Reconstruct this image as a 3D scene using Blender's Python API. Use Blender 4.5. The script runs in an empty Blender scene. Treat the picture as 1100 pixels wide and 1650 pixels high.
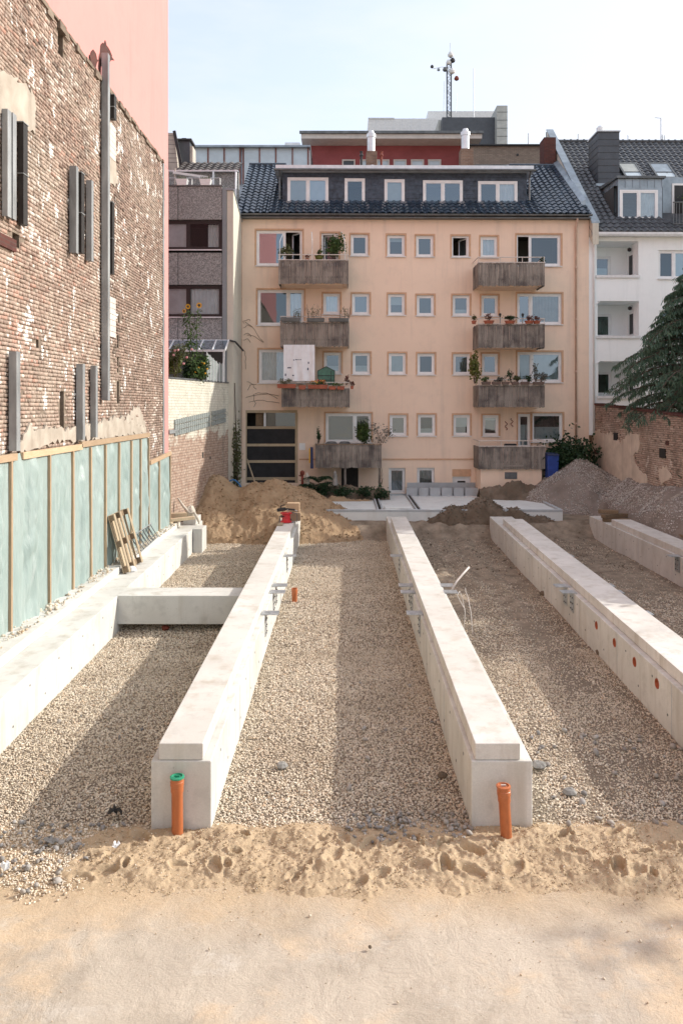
import bpy, math, random
import numpy as np
from mathutils import Vector, Matrix, Euler

# ------------------------------------------------------------------ camera, world, sun, exposure
scene = bpy.context.scene
FPX, HX, HY, CZ = 1250.0, 556.0, 655.0, 5.0          # focal length in photo pixels, vanishing point, eye height
cam_data = bpy.data.cameras.new('camera'); cam = bpy.data.objects.new('camera', cam_data)
scene.collection.objects.link(cam); scene.camera = cam
cam.location = (0, 0, CZ); cam.rotation_euler = (math.radians(90), 0, 0)
cam_data.sensor_fit = 'VERTICAL'; cam_data.sensor_height = 36.0; cam_data.sensor_width = 24.0
cam_data.lens = 36.0 * FPX / 1650.0
cam_data.shift_y = (HY - 825.0) / 1650.0
cam_data.shift_x = (550.0 - HX) / 1650.0
cam_data.clip_start = 0.1; cam_data.clip_end = 3000

SUN = Vector((1.75, 0.5, 1.0)).normalized()
world = bpy.data.worlds.new('World'); scene.world = world; world.use_nodes = True
wn, wl = world.node_tree.nodes, world.node_tree.links
bg = wn['Background']; bg.inputs['Strength'].default_value = 0.15
sky = wn.new('ShaderNodeTexSky'); sky.sky_type = 'NISHITA'; sky.sun_disc = False
sky.sun_elevation = math.asin(SUN.z); sky.sun_rotation = math.atan2(SUN.x, SUN.y)
sky.altitude = 50; sky.air_density = 1.0; sky.dust_density = 3.0; sky.ozone_density = 1.0
# thin high haze over the whole sky, with faint streaks
tc = wn.new('ShaderNodeTexCoord'); mp = wn.new('ShaderNodeMapping'); mp.inputs['Scale'].default_value = (1.2, 1.2, 4.0)
nz = wn.new('ShaderNodeTexNoise'); nz.inputs['Scale'].default_value = 2.2; nz.inputs['Detail'].default_value = 7; nz.inputs['Roughness'].default_value = 0.55
rp = wn.new('ShaderNodeMapRange'); rp.inputs['From Min'].default_value = 0.35; rp.inputs['From Max'].default_value = 0.68
rp.inputs['To Min'].default_value = 0.52; rp.inputs['To Max'].default_value = 0.97
mx = wn.new('ShaderNodeMixRGB'); mx.inputs['Color2'].default_value = (2.75, 2.82, 3.0, 1)
wl.new(tc.outputs['Generated'], mp.inputs['Vector']); wl.new(mp.outputs['Vector'], nz.inputs['Vector'])
wl.new(nz.outputs['Fac'], rp.inputs['Value']); wl.new(rp.outputs['Result'], mx.inputs['Fac'])
wl.new(sky.outputs['Color'], mx.inputs['Color1']); wl.new(mx.outputs['Color'], bg.inputs['Color'])

sun_data = bpy.data.lights.new('sun', 'SUN'); sun = bpy.data.objects.new('sun', sun_data)
scene.collection.objects.link(sun)
sun_data.energy = 2.05; sun_data.angle = math.radians(0.53); sun_data.color = (1.0, 0.945, 0.865)
sun.rotation_euler = (-SUN).to_track_quat('-Z', 'Y').to_euler(); sun.location = (30, 10, 25)

vs = scene.view_settings
vs.view_transform = 'Standard'; vs.look = 'None'; vs.exposure = 1.28; vs.gamma = 1.0; vs.use_curve_mapping = False
scene.cycles.max_bounces = 8; scene.cycles.diffuse_bounces = 4; scene.cycles.transparent_max_bounces = 12
scene.cycles.use_denoising = True
# ------------------------------------------------------------------ helpers
random.seed(7); RNG = np.random.default_rng(7)
COL = scene.collection
ABS = {}                                                # absolute origin of every object that may be a parent

def hit(px, py, Y):                                     # photo pixel at distance Y -> X, Z
    return ((px - HX) * Y / FPX, CZ - (py - HY) * Y / FPX)

def props(o, label=None, cat=None, group=None, kind=None):
    if label: o['label'] = label
    if cat: o['category'] = cat
    if group: o['group'] = group
    if kind: o['kind'] = kind
    return o

def thing(name, label, cat, loc=(0, 0, 0), group=None):
    o = bpy.data.objects.new(name, None); COL.objects.link(o)
    o.empty_display_size = 0.1; o.location = loc; ABS[o.name] = Vector(loc)
    return props(o, label, cat, group)

def link(name, mesh, parent=None, pos=None, rot=None):
    o = bpy.data.objects.new(name, mesh); COL.objects.link(o)
    base = ABS[parent.name] if parent else Vector((0, 0, 0))
    p = Vector(pos) if pos is not None else base
    if parent: o.parent = parent
    o.location = p - base; ABS[o.name] = p
    if rot is not None: o.rotation_euler = rot
    return o

ident = lambda a, b, c: (a, b, c)

class MB:
    def __init__(self, tf=ident): self.v = []; self.f = []; self.tf = tf; self.c = None
    def add(self, vs, fs):
        n = len(self.v); self.v += [self.tf(*p) for p in vs]; self.f += [tuple(i + n for i in f) for f in fs]; return self
    def raw(self, vs, fs):
        n = len(self.v); self.v += [tuple(p) for p in vs]; self.f += [tuple(i + n for i in f) for f in fs]; return self
    def box(self, x0, y0, z0, x1, y1, z1):
        return self.add([(x0, y0, z0), (x1, y0, z0), (x1, y1, z0), (x0, y1, z0), (x0, y0, z1), (x1, y0, z1), (x1, y1, z1), (x0, y1, z1)],
                        [(0, 3, 2, 1), (4, 5, 6, 7), (0, 1, 5, 4), (1, 2, 6, 5), (2, 3, 7, 6), (3, 0, 4, 7)])
    def quad(self, a, b, c, d): return self.add([a, b, c, d], [(0, 1, 2, 3)])
    def hexa(self, p): return self.add(p, [(0, 3, 2, 1), (4, 5, 6, 7), (0, 1, 5, 4), (1, 2, 6, 5), (2, 3, 7, 6), (3, 0, 4, 7)])
    def bar(self, a, b, w, h, up=(0, 0, 1)):            # rectangular bar between two points (local coordinates)
        a, b, up = Vector(a), Vector(b), Vector(up); d = (b - a).normalized()
        s = d.cross(up)
        if s.length < 1e-4: s = d.cross(Vector((1, 0, 0)))
        s.normalize(); t = s.cross(d).normalized()
        P = []
        for c in (a, b):
            for i, j in ((-1, -1), (1, -1), (1, 1), (-1, 1)): P.append(tuple(c + s * (i * w / 2) + t * (j * h / 2)))
        return self.add(P, [(0, 1, 2, 3), (7, 6, 5, 4), (0, 4, 5, 1), (1, 5, 6, 2), (2, 6, 7, 3), (3, 7, 4, 0)])
    def tube(self, pts, r, n=8, cap=True):              # tube along points, r number or list
        pts = [Vector(p) for p in pts]; k = len(pts); rs = r if isinstance(r, (list, tuple)) else [r] * k
        V = []; prev = None
        for i, p in enumerate(pts):
            d = (pts[min(i + 1, k - 1)] - pts[max(i - 1, 0)]).normalized()
            if prev is None:
                s = d.cross(Vector((0, 0, 1)))
                if s.length < 1e-3: s = d.cross(Vector((0, 1, 0)))
            else: s = prev - d * prev.dot(d)
            s.normalize(); prev = s; t = d.cross(s)
            for j in range(n):
                a = 2 * math.pi * j / n; V.append(tuple(p + (s * math.cos(a) + t * math.sin(a)) * rs[i]))
        Fs = []
        for i in range(k - 1):
            for j in range(n): Fs.append((i * n + j, i * n + (j + 1) % n, (i + 1) * n + (j + 1) % n, (i + 1) * n + j))
        if cap: Fs.append(tuple(range(n - 1, -1, -1))); Fs.append(tuple(range((k - 1) * n, k * n)))
        return self.add(V, Fs)
    def lathe(self, c, prof, n=20):                     # vertical lathe, prof = [(r, z)...]
        V = [(c[0] + r * math.cos(2 * math.pi * j / n), c[1] + r * math.sin(2 * math.pi * j / n), c[2] + z) for r, z in prof for j in range(n)]
        Fs = [(i * n + j, i * n + (j + 1) % n, (i + 1) * n + (j + 1) % n, (i + 1) * n + j) for i in range(len(prof) - 1) for j in range(n)]
        Fs.append(tuple(range((len(prof) - 1) * n, len(prof) * n)))
        return self.add(V, Fs)
    def mesh(self, name, mat, base=(0, 0, 0), smooth=False, bevel=0):
        me = bpy.data.meshes.new(name); b = Vector(base)
        me.from_pydata([(v[0] - b.x, v[1] - b.y, v[2] - b.z) for v in self.v], [], self.f)
        if mat: me.materials.append(mat)
        if smooth: me.polygons.foreach_set('use_smooth', [True] * len(me.polygons))
        me.update(); return me
    def build(self, name, mat, parent=None, smooth=False, bevel=0, origin=None, kind=None):
        base = Vector(origin) if origin is not None else (ABS[parent.name] if parent else self.base())
        o = link(name, self.mesh(name, mat, base, smooth), parent, base)
        if bevel:
            m = o.modifiers.new('bevel', 'BEVEL'); m.width = bevel; m.segments = 2; m.limit_method = 'ANGLE'; m.angle_limit = math.radians(40)
        if kind: o['kind'] = kind
        return o
    def base(self):
        a = np.array(self.v); return Vector(((a[:, 0].min() + a[:, 0].max()) / 2, (a[:, 1].min() + a[:, 1].max()) / 2, a[:, 2].min()))

def np_mesh(name, V, F, mat, smooth=False):
    me = bpy.data.meshes.new(name); V = np.asarray(V, np.float32); F = np.asarray(F, np.int32); k = F.shape[1]
    me.vertices.add(len(V)); me.vertices.foreach_set('co', V.ravel())
    me.loops.add(F.size); me.loops.foreach_set('vertex_index', F.ravel())
    me.polygons.add(len(F)); me.polygons.foreach_set('loop_start', np.arange(0, F.size, k, dtype=np.int32))
    if smooth: me.polygons.foreach_set('use_smooth', np.ones(len(F), bool))
    me.update(calc_edges=True)
    if mat: me.materials.append(mat)
    return me

def wall_open(tf, u0, u1, z0, z1, rects, depth):
    m = MB(tf); us = sorted({u0, u1} | {r[0] for r in rects} | {r[1] for r in rects}); zs = sorted({z0, z1} | {r[2] for r in rects} | {r[3] for r in rects})
    for a, b in zip(us[:-1], us[1:]):
        for c, d in zip(zs[:-1], zs[1:]):
            cu, cz = (a + b) / 2, (c + d) / 2
            if not any(r[0] < cu < r[1] and r[2] < cz < r[3] for r in rects): m.quad((a, 0, c), (b, 0, c), (b, 0, d), (a, 0, d))
    for r in rects:
        a, b, c, d = r[:4]; D = r[4] if len(r) > 4 else depth
        m.quad((a, 0, c), (a, 0, d), (a, D, d), (a, D, c)); m.quad((b, 0, d), (b, 0, c), (b, D, c), (b, D, d))
        m.quad((a, 0, d), (b, 0, d), (b, D, d), (a, D, d)); m.quad((b, 0, c), (a, 0, c), (a, D, c), (b, D, c))
    return m

# gradient noise
def _hash(ix, iy, s):
    h = (ix.astype(np.int64) * 374761393 + iy.astype(np.int64) * 668265263 + s * 1274126177) & 0xffffffff
    h = ((h ^ (h >> 13)) * 1274126177) & 0xffffffff
    return (h ^ (h >> 16)) & 0xffff
def pnoise(x, y, s=0):
    x = np.asarray(x, float); y = np.asarray(y, float)
    ix, iy = np.floor(x), np.floor(y); fx, fy = x - ix, y - iy
    u = fx * fx * fx * (fx * (fx * 6 - 15) + 10); v = fy * fy * fy * (fy * (fy * 6 - 15) + 10)
    def g(dx, dy):
        a = _hash(ix + dx, iy + dy, s) / 65536.0 * 2 * np.pi
        return np.cos(a) * (fx - dx) + np.sin(a) * (fy - dy)
    a = g(0, 0) * (1 - u) + g(1, 0) * u; b = g(0, 1) * (1 - u) + g(1, 1) * u
    return a * (1 - v) + b * v
def fbm(x, y, sc, oct=4, s=0, rough=0.5):
    r = 0; a = 1.0
    for o in range(oct): r = r + a * pnoise(np.asarray(x) * sc, np.asarray(y) * sc, s + o * 17); sc *= 2.03; a *= rough
    return r
def sstep(a, b, x):
    t = np.clip((np.asarray(x, float) - a) / (b - a), 0, 1); return t * t * (3 - 2 * t)

# ------------------------------------------------------------------ materials
MATS = {}
class NT:
    def __init__(self, name):
        self.m = bpy.data.materials.new(name); self.m.use_nodes = True
        self.n = self.m.node_tree.nodes; self.l = self.m.node_tree.links
        self.b = self.n['Principled BSDF']; self.out = self.n['Material Output']; self._pos = None
        MATS[name] = self.m
    def node(self, t, **kw):
        n = self.n.new(t)
        for k, v in kw.items(): setattr(n, k, v)
        return n
    def val(self, s, v):
        if hasattr(v, 'is_linked') or hasattr(v, 'links'): self.l.new(v, s)
        else: s.default_value = v
    def pos(self):
        if not self._pos: self._pos = self.node('ShaderNodeNewGeometry').outputs['Position']
        return self._pos
    def map(self, sc=(1, 1, 1), src=None):
        m = self.node('ShaderNodeMapping'); m.inputs['Scale'].default_value = sc; self.l.new(src or self.pos(), m.inputs['Vector']); return m.outputs['Vector']
    def noise(self, scale, detail=4, rough=0.55, vec=None, dist=0):
        n = self.node('ShaderNodeTexNoise'); n.inputs['Scale'].default_value = scale; n.inputs['Detail'].default_value = detail
        n.inputs['Roughness'].default_value = rough; n.inputs['Distortion'].default_value = dist
        self.l.new(vec or self.pos(), n.inputs['Vector']); return n.outputs['Fac']
    def voro(self, scale, vec=None, out='Distance', feature='F1'):
        n = self.node('ShaderNodeTexVoronoi', feature=feature); n.inputs['Scale'].default_value = scale; self.l.new(vec or self.pos(), n.inputs['Vector']); return n.outputs[out]
    def rng(self, v, a, b, c=0.0, d=1.0):
        n = self.node('ShaderNodeMapRange'); self.l.new(v, n.inputs['Value'])
        for k, x in zip(('From Min', 'From Max', 'To Min', 'To Max'), (a, b, c, d)): n.inputs[k].default_value = x
        return n.outputs['Result']
    def mix(self, fac, a, b, mode='MIX'):
        n = self.node('ShaderNodeMixRGB', blend_type=mode)
        for s, v in zip(n.inputs, (fac, a, b)):
            if isinstance(v, tuple): v = v + (1,) if len(v) == 3 else v
            self.val(s, v)
        return n.outputs['Color']
    def math(self, op, a, b=0.0):
        n = self.node('ShaderNodeMath', operation=op); self.val(n.inputs[0], a); self.val(n.inputs[1], b); return n.outputs[0]
    def bump(self, h, strength=0.3, dist=0.01, prev=None):
        n = self.node('ShaderNodeBump'); n.inputs['Strength'].default_value = strength; n.inputs['Distance'].default_value = dist
        self.l.new(h, n.inputs['Height'])
        if prev: self.l.new(prev, n.inputs['Normal'])
        return n.outputs['Normal']
    def done(self, color=None, rough=0.8, normal=None, metal=0.0, spec=0.4):
        if color is not None: self.val(self.b.inputs['Base Color'], color + (1,) if isinstance(color, tuple) and len(color) == 3 else color)
        self.val(self.b.inputs['Roughness'], rough); self.val(self.b.inputs['Metallic'], metal); self.b.inputs['Specular IOR Level'].default_value = spec
        if normal: self.l.new(normal, self.b.inputs['Normal'])
        return self.m

def simple(name, col, rough=0.7, var=0.18, vs=4.0, bump=0.15, bs=40.0, metal=0.0, spec=0.4, col2=None, stretch=(1, 1, 1)):
    t = NT(name); v = t.map(stretch)
    c2 = col2 or tuple(c * (1 - var * 1.6) for c in col)
    c1 = tuple(min(1, c * (1 + var * 0.5)) for c in col) if not col2 else col
    n1 = t.noise(vs, 5, 0.6, v)
    c = t.mix(t.rng(n1, 0.3, 0.7), c1, c2)
    return t.done(c, rough, t.bump(t.noise(bs, 3, 0.6, v), bump, 0.01) if bump else None, metal, spec)

def concrete(name, light, dark, sc=1.0, stain=0.5, pits=True):
    t = NT(name)
    big = t.noise(0.7 * sc, 6, 0.62, dist=0.4); mid = t.noise(4.5 * sc, 6, 0.65); fine = t.noise(60, 3, 0.6)
    c = t.mix(t.rng(big, 0.32, 0.68), light, dark)
    c = t.mix(t.math('MULTIPLY', t.rng(mid, 0.52, 0.8), stain * 0.55), c, tuple(x * 0.66 for x in dark))
    streak = t.noise(1.0, 5, 0.6, t.map((3.0, 3.0, 0.35)))
    c = t.mix(t.math('MULTIPLY', t.rng(streak, 0.52, 0.75), stain * 0.7), c, tuple(x * y for x, y in zip(dark, (0.72, 0.66, 0.56))))
    c = t.mix(t.rng(fine, 0.35, 0.65, 0.0, 0.22), c, tuple(x * 0.7 for x in dark))
    nrm = t.bump(fine, 0.25, 0.004)
    if pits:
        pv = t.voro(9.0, out='Distance'); pit = t.rng(pv, 0.03, 0.075)
        gate = t.rng(t.noise(2.3, 2), 0.42, 0.55); pit2 = t.math('SUBTRACT', 1.0, t.math('MULTIPLY', t.math('SUBTRACT', 1.0, pit), gate))
        c = t.mix(pit2, tuple(x * 0.35 for x in dark), c); nrm = t.bump(pit2, 0.5, 0.006, nrm)
    return t.done(c, 0.88, nrm, spec=0.25)

M = {}
M['concrete'] = concrete('concrete', (0.70, 0.69, 0.645), (0.54, 0.53, 0.49), stain=0.95)
M['concrete_cap'] = concrete('concrete_cap', (0.73, 0.71, 0.665), (0.57, 0.55, 0.505), stain=0.95)
M['concrete_slab'] = concrete('concrete_slab', (0.74, 0.77, 0.76), (0.62, 0.65, 0.64), 0.7, 0.5)
M['concrete_kerb'] = concrete('concrete_kerb', (0.52, 0.55, 0.57), (0.40, 0.43, 0.45), 1.5, 0.4)
M['steel'] = simple('galvanised_steel', (0.55, 0.57, 0.58), 0.45, 0.22, 14, 0.08, 60, 0.75, 0.5)
M['channel'] = simple('dull_zinc_channel', (0.34, 0.355, 0.36), 0.55, 0.3, 3, 0.1, 50, 0.35, 0.5, stretch=(1, 1, 0.3))
M['tar'] = simple('tarred_black', (0.025, 0.022, 0.02), 0.6, 0.3, 6, 0.3, 60)
M['dark'] = simple('dark_recess', (0.03, 0.028, 0.026), 0.9, 0.2, 6, 0.2, 40)  # near-black paint standing in for shade inside holes and gaps
M['pvc'] = simple('orange_pvc', (0.48, 0.15, 0.055), 0.38, 0.12, 7, 0.04, 60, spec=0.5)
M['pvc_in'] = simple('orange_pvc_inside', (0.42, 0.09, 0.03), 0.5, 0.2, 7, 0.05, 60)
M['pvc_green'] = simple('green_cap', (0.03, 0.30, 0.17), 0.4, 0.15, 9, 0.03, 60, spec=0.5)
M['white_plastic'] = simple('white_upvc', (0.80, 0.81, 0.81), 0.35, 0.06, 3, 0.02, 50, spec=0.5)
M['white_metal'] = simple('white_metal', (0.72, 0.73, 0.73), 0.45, 0.1, 5, 0.05, 50)
M['zinc'] = simple('zinc_sheet', (0.33, 0.385, 0.43), 0.42, 0.2, 2.2, 0.05, 20, 0.55, 0.5)
M['zinc_dark'] = simple('weathered_zinc', (0.16, 0.17, 0.175), 0.5, 0.25, 3, 0.08, 30, 0.5)
M['zinc_light'] = simple('bright_zinc', (0.72, 0.74, 0.76), 0.4, 0.12, 3, 0.05, 30, 0.35)
M['slate'] = simple('slate', (0.062, 0.083, 0.115), 0.55, 0.35, 5, 0.2, 40)
M['tile_blue'] = simple('glazed_blue_black_tile', (0.030, 0.050, 0.078), 0.22, 0.4, 4, 0.06, 40, spec=0.7)
M['tile_grey'] = simple('grey_roof_tile', (0.078, 0.084, 0.094), 0.42, 0.35, 4, 0.15, 40, spec=0.5)
M['tile_brown'] = simple('brown_roof_tile', (0.11, 0.095, 0.085), 0.5, 0.35, 5, 0.15, 40)
M['maroon'] = simple('maroon_render', (0.32, 0.085, 0.085), 0.85, 0.12, 1.2, 0.1, 60)
M['cream_trim'] = simple('cream_trim', (0.62, 0.57, 0.52), 0.7, 0.1, 3, 0.05, 40)
M['anthracite'] = simple('anthracite_panel', (0.075, 0.085, 0.10), 0.5, 0.15, 2, 0.05, 30)
M['grey_panel'] = simple('grey_panel', (0.42, 0.44, 0.42), 0.6, 0.12, 2, 0.05, 30)
M['siding'] = simple('beige_siding', (0.50, 0.45, 0.39), 0.7, 0.12, 3, 0.05, 30)
M['flat_blue'] = simple('pale_blue_panel', (0.52, 0.60, 0.65), 0.3, 0.1, 1.5, 0.02, 20, spec=0.6)
M['rust_mullion'] = simple('red_brown_mullion', (0.26, 0.10, 0.075), 0.6, 0.15, 3, 0.05, 30)
M['soot'] = simple('blackened_wood', (0.02, 0.02, 0.022), 0.75, 0.3, 3, 0.15, 30)
M['terracotta'] = simple('terracotta_plastic', (0.40, 0.12, 0.07), 0.6, 0.2, 8, 0.1, 40)
M['brown_pot'] = simple('brown_planter', (0.17, 0.12, 0.10), 0.6, 0.2, 8, 0.1, 40)
M['blue_bin'] = simple('blue_plastic_bin', (0.02, 0.06, 0.30), 0.45, 0.2, 5, 0.06, 40, spec=0.5)
M['red'] = simple('red_plastic', (0.62, 0.03, 0.04), 0.4, 0.12, 9, 0.03, 40, spec=0.5)
M['black'] = simple('black_plastic', (0.03, 0.03, 0.032), 0.5, 0.2, 9, 0.08, 40)
M['yellow'] = simple('yellow_plastic', (0.72, 0.40, 0.03), 0.5, 0.1, 9, 0.05, 40)
M['navy'] = simple('navy_plastic', (0.02, 0.03, 0.09), 0.5, 0.1, 9, 0.05, 40)
M['rust'] = simple('red_rusty_iron', (0.22, 0.05, 0.03), 0.7, 0.3, 12, 0.3, 50)
M['blue_hose'] = simple('blue_hose', (0.05, 0.20, 0.45), 0.5, 0.1, 9, 0.03, 40)
M['cloth_cream'] = simple('cream_sacking', (0.58, 0.53, 0.44), 0.9, 0.2, 10, 0.4, 60)
M['sheet_white'] = simple('white_cloth', (0.80, 0.81, 0.83), 0.85, 0.05, 4, 0.3, 14)
M['green_film'] = simple('green_film', (0.05, 0.16, 0.11), 0.3, 0.25, 6, 0.1, 12, spec=0.5)
M['curtain'] = simple('white_net_curtain', (0.84, 0.85, 0.87), 0.9, 0.1, 3, 0.1, 20)
M['curtain_grey'] = simple('grey_curtain', (0.30, 0.30, 0.29), 0.9, 0.15, 3, 0.1, 20)
M['blind'] = simple('pale_blind', (0.50, 0.56, 0.57), 0.8, 0.06, 3, 0.03, 20)
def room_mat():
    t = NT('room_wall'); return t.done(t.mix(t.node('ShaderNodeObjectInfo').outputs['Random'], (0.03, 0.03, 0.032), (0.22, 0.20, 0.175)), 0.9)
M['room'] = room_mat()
M['trim_orange'] = simple('ochre_window_border', (0.62, 0.39, 0.25), 0.85, 0.12, 5, 0.1, 60)
M['pipe_peach'] = simple('painted_downpipe', (0.60, 0.42, 0.32), 0.6, 0.12, 3, 0.05, 40)
M['bark'] = simple('bark', (0.10, 0.075, 0.055), 0.95, 0.3, 14, 0.6, 30, stretch=(1, 1, 0.3))
M['dry_twig'] = simple('dry_twig', (0.20, 0.15, 0.11), 0.9, 0.2, 14, 0.2, 30)
M['stone_grey'] = simple('grey_stone', (0.30, 0.29, 0.27), 0.9, 0.3, 7, 0.4, 40)

def wood(name, c1, c2, stretch, rough=0.75, grain=0.6):
    t = NT(name); v = t.map(stretch)
    g = t.noise(9, 6, 0.65, v, 0.6); big = t.noise(1.3, 3)
    c = t.mix(t.rng(g, 0.3, 0.7), c1, c2); c = t.mix(t.rng(big, 0.4, 0.7, 0, 0.35), c, tuple(x * 0.7 for x in c2))
    inf = t.node('ShaderNodeObjectInfo').outputs['Random']
    c = t.mix(1.0, c, t.mix(inf, (0.72, 0.72, 0.72), (1.15, 1.13, 1.1)), 'MULTIPLY')
    return t.done(c, rough, t.bump(g, grain, 0.004), spec=0.3)
M['wood_new'] = wood('fresh_pine', (0.55, 0.41, 0.28), (0.42, 0.29, 0.18), (6, 6, 0.6))
M['wood_new_y'] = wood('fresh_pine_lengthwise', (0.57, 0.42, 0.29), (0.44, 0.31, 0.19), (6, 0.6, 6))
M['wood_pallet'] = wood('pallet_wood', (0.56, 0.46, 0.33), (0.40, 0.31, 0.20), (5, 5, 1.0))
M['wood_old'] = wood('old_timber', (0.30, 0.22, 0.14), (0.16, 0.11, 0.07), (1.0, 6, 6))

def slat_mat():                                         # weathered grey balcony boards, bleached streaks and dark rot
    t = NT('weathered_board'); inf = t.node('ShaderNodeObjectInfo').outputs['Random']
    v = t.map((9, 9, 0.9)); g = t.noise(3.0, 6, 0.7, v); blot = t.noise(1.4, 4, 0.6)
    c = t.mix(t.rng(g, 0.3, 0.7), (0.090, 0.078, 0.072), (0.32, 0.285, 0.245))
    c = t.mix(t.rng(inf, 0.2, 1.0, 0.0, 0.6), c, (0.35, 0.315, 0.275))
    c = t.mix(t.rng(blot, 0.45, 0.68, 0, 0.75), c, (0.05, 0.044, 0.047))
    return t.done(c, 0.9, t.bump(g, 0.5, 0.004), spec=0.2)
M['slat'] = slat_mat()

def render_mat(name, c1, c2, grime, sc=0.35):
    t = NT(name); big = t.noise(sc, 5, 0.6, dist=0.3); fine = t.noise(90, 3, 0.7); mid = t.noise(2.5, 5, 0.65)
    c = t.mix(t.rng(big, 0.3, 0.7), c1, c2); c = t.mix(t.rng(mid, 0.5, 0.75, 0, 0.25), c, grime)
    drip = t.noise(1.0, 5, 0.65, t.map((2.2, 2.2, 0.16))); c = t.mix(t.rng(drip, 0.52, 0.76, 0, 0.6), c, grime)
    return t.done(c, 0.92, t.bump(t.math('ADD', fine, t.math('MULTIPLY', mid, 0.8)), 0.3, 0.01), spec=0.2)
M['orange'] = render_mat('peach_render', (0.86, 0.68, 0.535), (0.80, 0.625, 0.49), (0.58, 0.47, 0.385))
M['white_render'] = render_mat('white_render', (0.87, 0.90, 0.90), (0.84, 0.88, 0.88), (0.70, 0.74, 0.74))
M['pink'] = render_mat('pink_render', (0.68, 0.30, 0.275), (0.64, 0.275, 0.255), (0.54, 0.235, 0.22))
M['cream_wall'] = render_mat('cream_side_wall', (0.62, 0.58, 0.48), (0.55, 0.52, 0.45), (0.3, 0.3, 0.28))
M['grey_render'] = render_mat('grey_render', (0.26, 0.28, 0.29), (0.22, 0.24, 0.25), (0.13, 0.14, 0.14))
M['plaster_cream'] = render_mat('cream_plaster_remnant', (0.50, 0.45, 0.38), (0.36, 0.31, 0.255), (0.22, 0.18, 0.145), 2.4)
M['plaster_tan'] = render_mat('tan_plaster', (0.70, 0.59, 0.48), (0.52, 0.425, 0.34), (0.28, 0.215, 0.175), 1.6)

def aggregate():
    t = NT('exposed_aggregate'); c = t.mix(t.rng(t.noise(26, 2, 0.8), 0.42, 0.58), (0.16, 0.16, 0.158), (0.42, 0.415, 0.40))
    c = t.mix(t.rng(t.noise(0.8, 4), 0.35, 0.7, 0, 0.3), c, (0.20, 0.195, 0.19))
    return t.done(c, 0.9, t.bump(t.noise(26, 2, 0.8), 0.8, 0.02), spec=0.2)
M['aggregate'] = aggregate()

def brick_mat(name, ramp, mortar_dust, paint, p0, p1, sc=1.0):
    t = NT(name); a = t.node('ShaderNodeAttribute'); a.attribute_name = 'tone'
    cr = t.node('ShaderNodeValToRGB'); t.l.new(a.outputs['Fac'], cr.inputs['Fac']); e = cr.color_ramp.elements
    while len(e) < len(ramp): e.new(0.5)
    for i, (p, c) in enumerate(ramp): e[i].position = p; e[i].color = c + (1,)
    c = cr.outputs['Color']
    c = t.mix(t.rng(t.noise(9, 6, 0.7), 0.38, 0.7, 0, 0.6), c, mortar_dust)
    c = t.mix(t.rng(t.noise(0.45, 5, 0.65), 0.47, 0.64, 0, 0.5), c, mortar_dust); c = t.mix(t.rng(t.noise(0.8, 6, 0.72, t.map((1, 1, 0.6))), 0.52, 0.70, 0, 0.65), c, tuple(x * 0.28 for x in mortar_dust))
    if paint:
        z = t.noise(1.9 * sc, 5, 0.68, t.map((1, 1, 0.62)), 0.3); c = t.mix(t.rng(z, p0, p1), c, paint)
    return t.done(c, 0.93, t.bump(t.noise(45, 4, 0.7), 0.5, 0.01), spec=0.15)
M['brick'] = brick_mat('old_brick', [(0.0, (0.085, 0.055, 0.045)), (0.28, (0.22, 0.14, 0.112)), (0.55, (0.32, 0.215, 0.172)), (0.78, (0.43, 0.325, 0.265)), (0.9, (0.42, 0.22, 0.165)), (1.0, (0.68, 0.62, 0.55))],
                       (0.48, 0.41, 0.335), (0.82, 0.80, 0.76), 0.60, 0.625, 1.6)
M['brick_dark'] = brick_mat('garden_wall_brick', [(0.0, (0.19, 0.125, 0.10)), (0.4, (0.38, 0.25, 0.195)), (0.8, (0.50, 0.37, 0.295)), (1.0, (0.56, 0.45, 0.37))],
                            (0.56, 0.46, 0.38), (0.68, 0.61, 0.53), 0.62, 0.66)
def mortar():
    t = NT('crumbling_mortar'); c = t.mix(t.rng(t.noise(12, 6, 0.7), 0.3, 0.7), (0.27, 0.215, 0.17), (0.14, 0.11, 0.085))
    c = t.mix(t.rng(t.noise(1.2, 4), 0.5, 0.7), c, (0.36, 0.295, 0.235))
    return t.done(c, 0.95, t.bump(t.noise(60, 4, 0.7), 0.6, 0.01), spec=0.1)
M['mortar'] = mortar()
def brick_tex(name, c1, c2, mo, axis='XZ', sc=1.0):     # far brickwork, too small to tell the bricks apart
    t = NT(name); s = t.node('ShaderNodeSeparateXYZ'); t.l.new(t.pos(), s.inputs[0]); cb = t.node('ShaderNodeCombineXYZ')
    t.l.new(t.math('ADD', s.outputs['X'], s.outputs['Y']), cb.inputs[0]); t.l.new(s.outputs['Z'], cb.inputs[1])
    b = t.node('ShaderNodeTexBrick'); t.l.new(cb.outputs[0], b.inputs['Vector']); b.inputs['Scale'].default_value = 1.0 * sc
    b.inputs['Brick Width'].default_value = 0.25; b.inputs['Row Height'].default_value = 0.08; b.inputs['Mortar Size'].default_value = 0.008
    b.inputs['Color1'].default_value = c1 + (1,); b.inputs['Color2'].default_value = c2 + (1,); b.inputs['Mortar'].default_value = mo + (1,)
    c = t.mix(t.rng(t.noise(3, 5, 0.7), 0.4, 0.7, 0, 0.5), b.outputs['Color'], tuple(x * 0.7 for x in c2))
    return t.done(c, 0.92, t.bump(b.outputs['Fac'], -0.4, 0.01), spec=0.2)
M['brick_far'] = brick_tex('far_brown_brick', (0.30, 0.24, 0.19), (0.22, 0.175, 0.14), (0.16, 0.13, 0.11))
M['brick_chimney'] = brick_tex('chimney_brick', (0.26, 0.17, 0.12), (0.18, 0.11, 0.08), (0.26, 0.22, 0.18))
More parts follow.
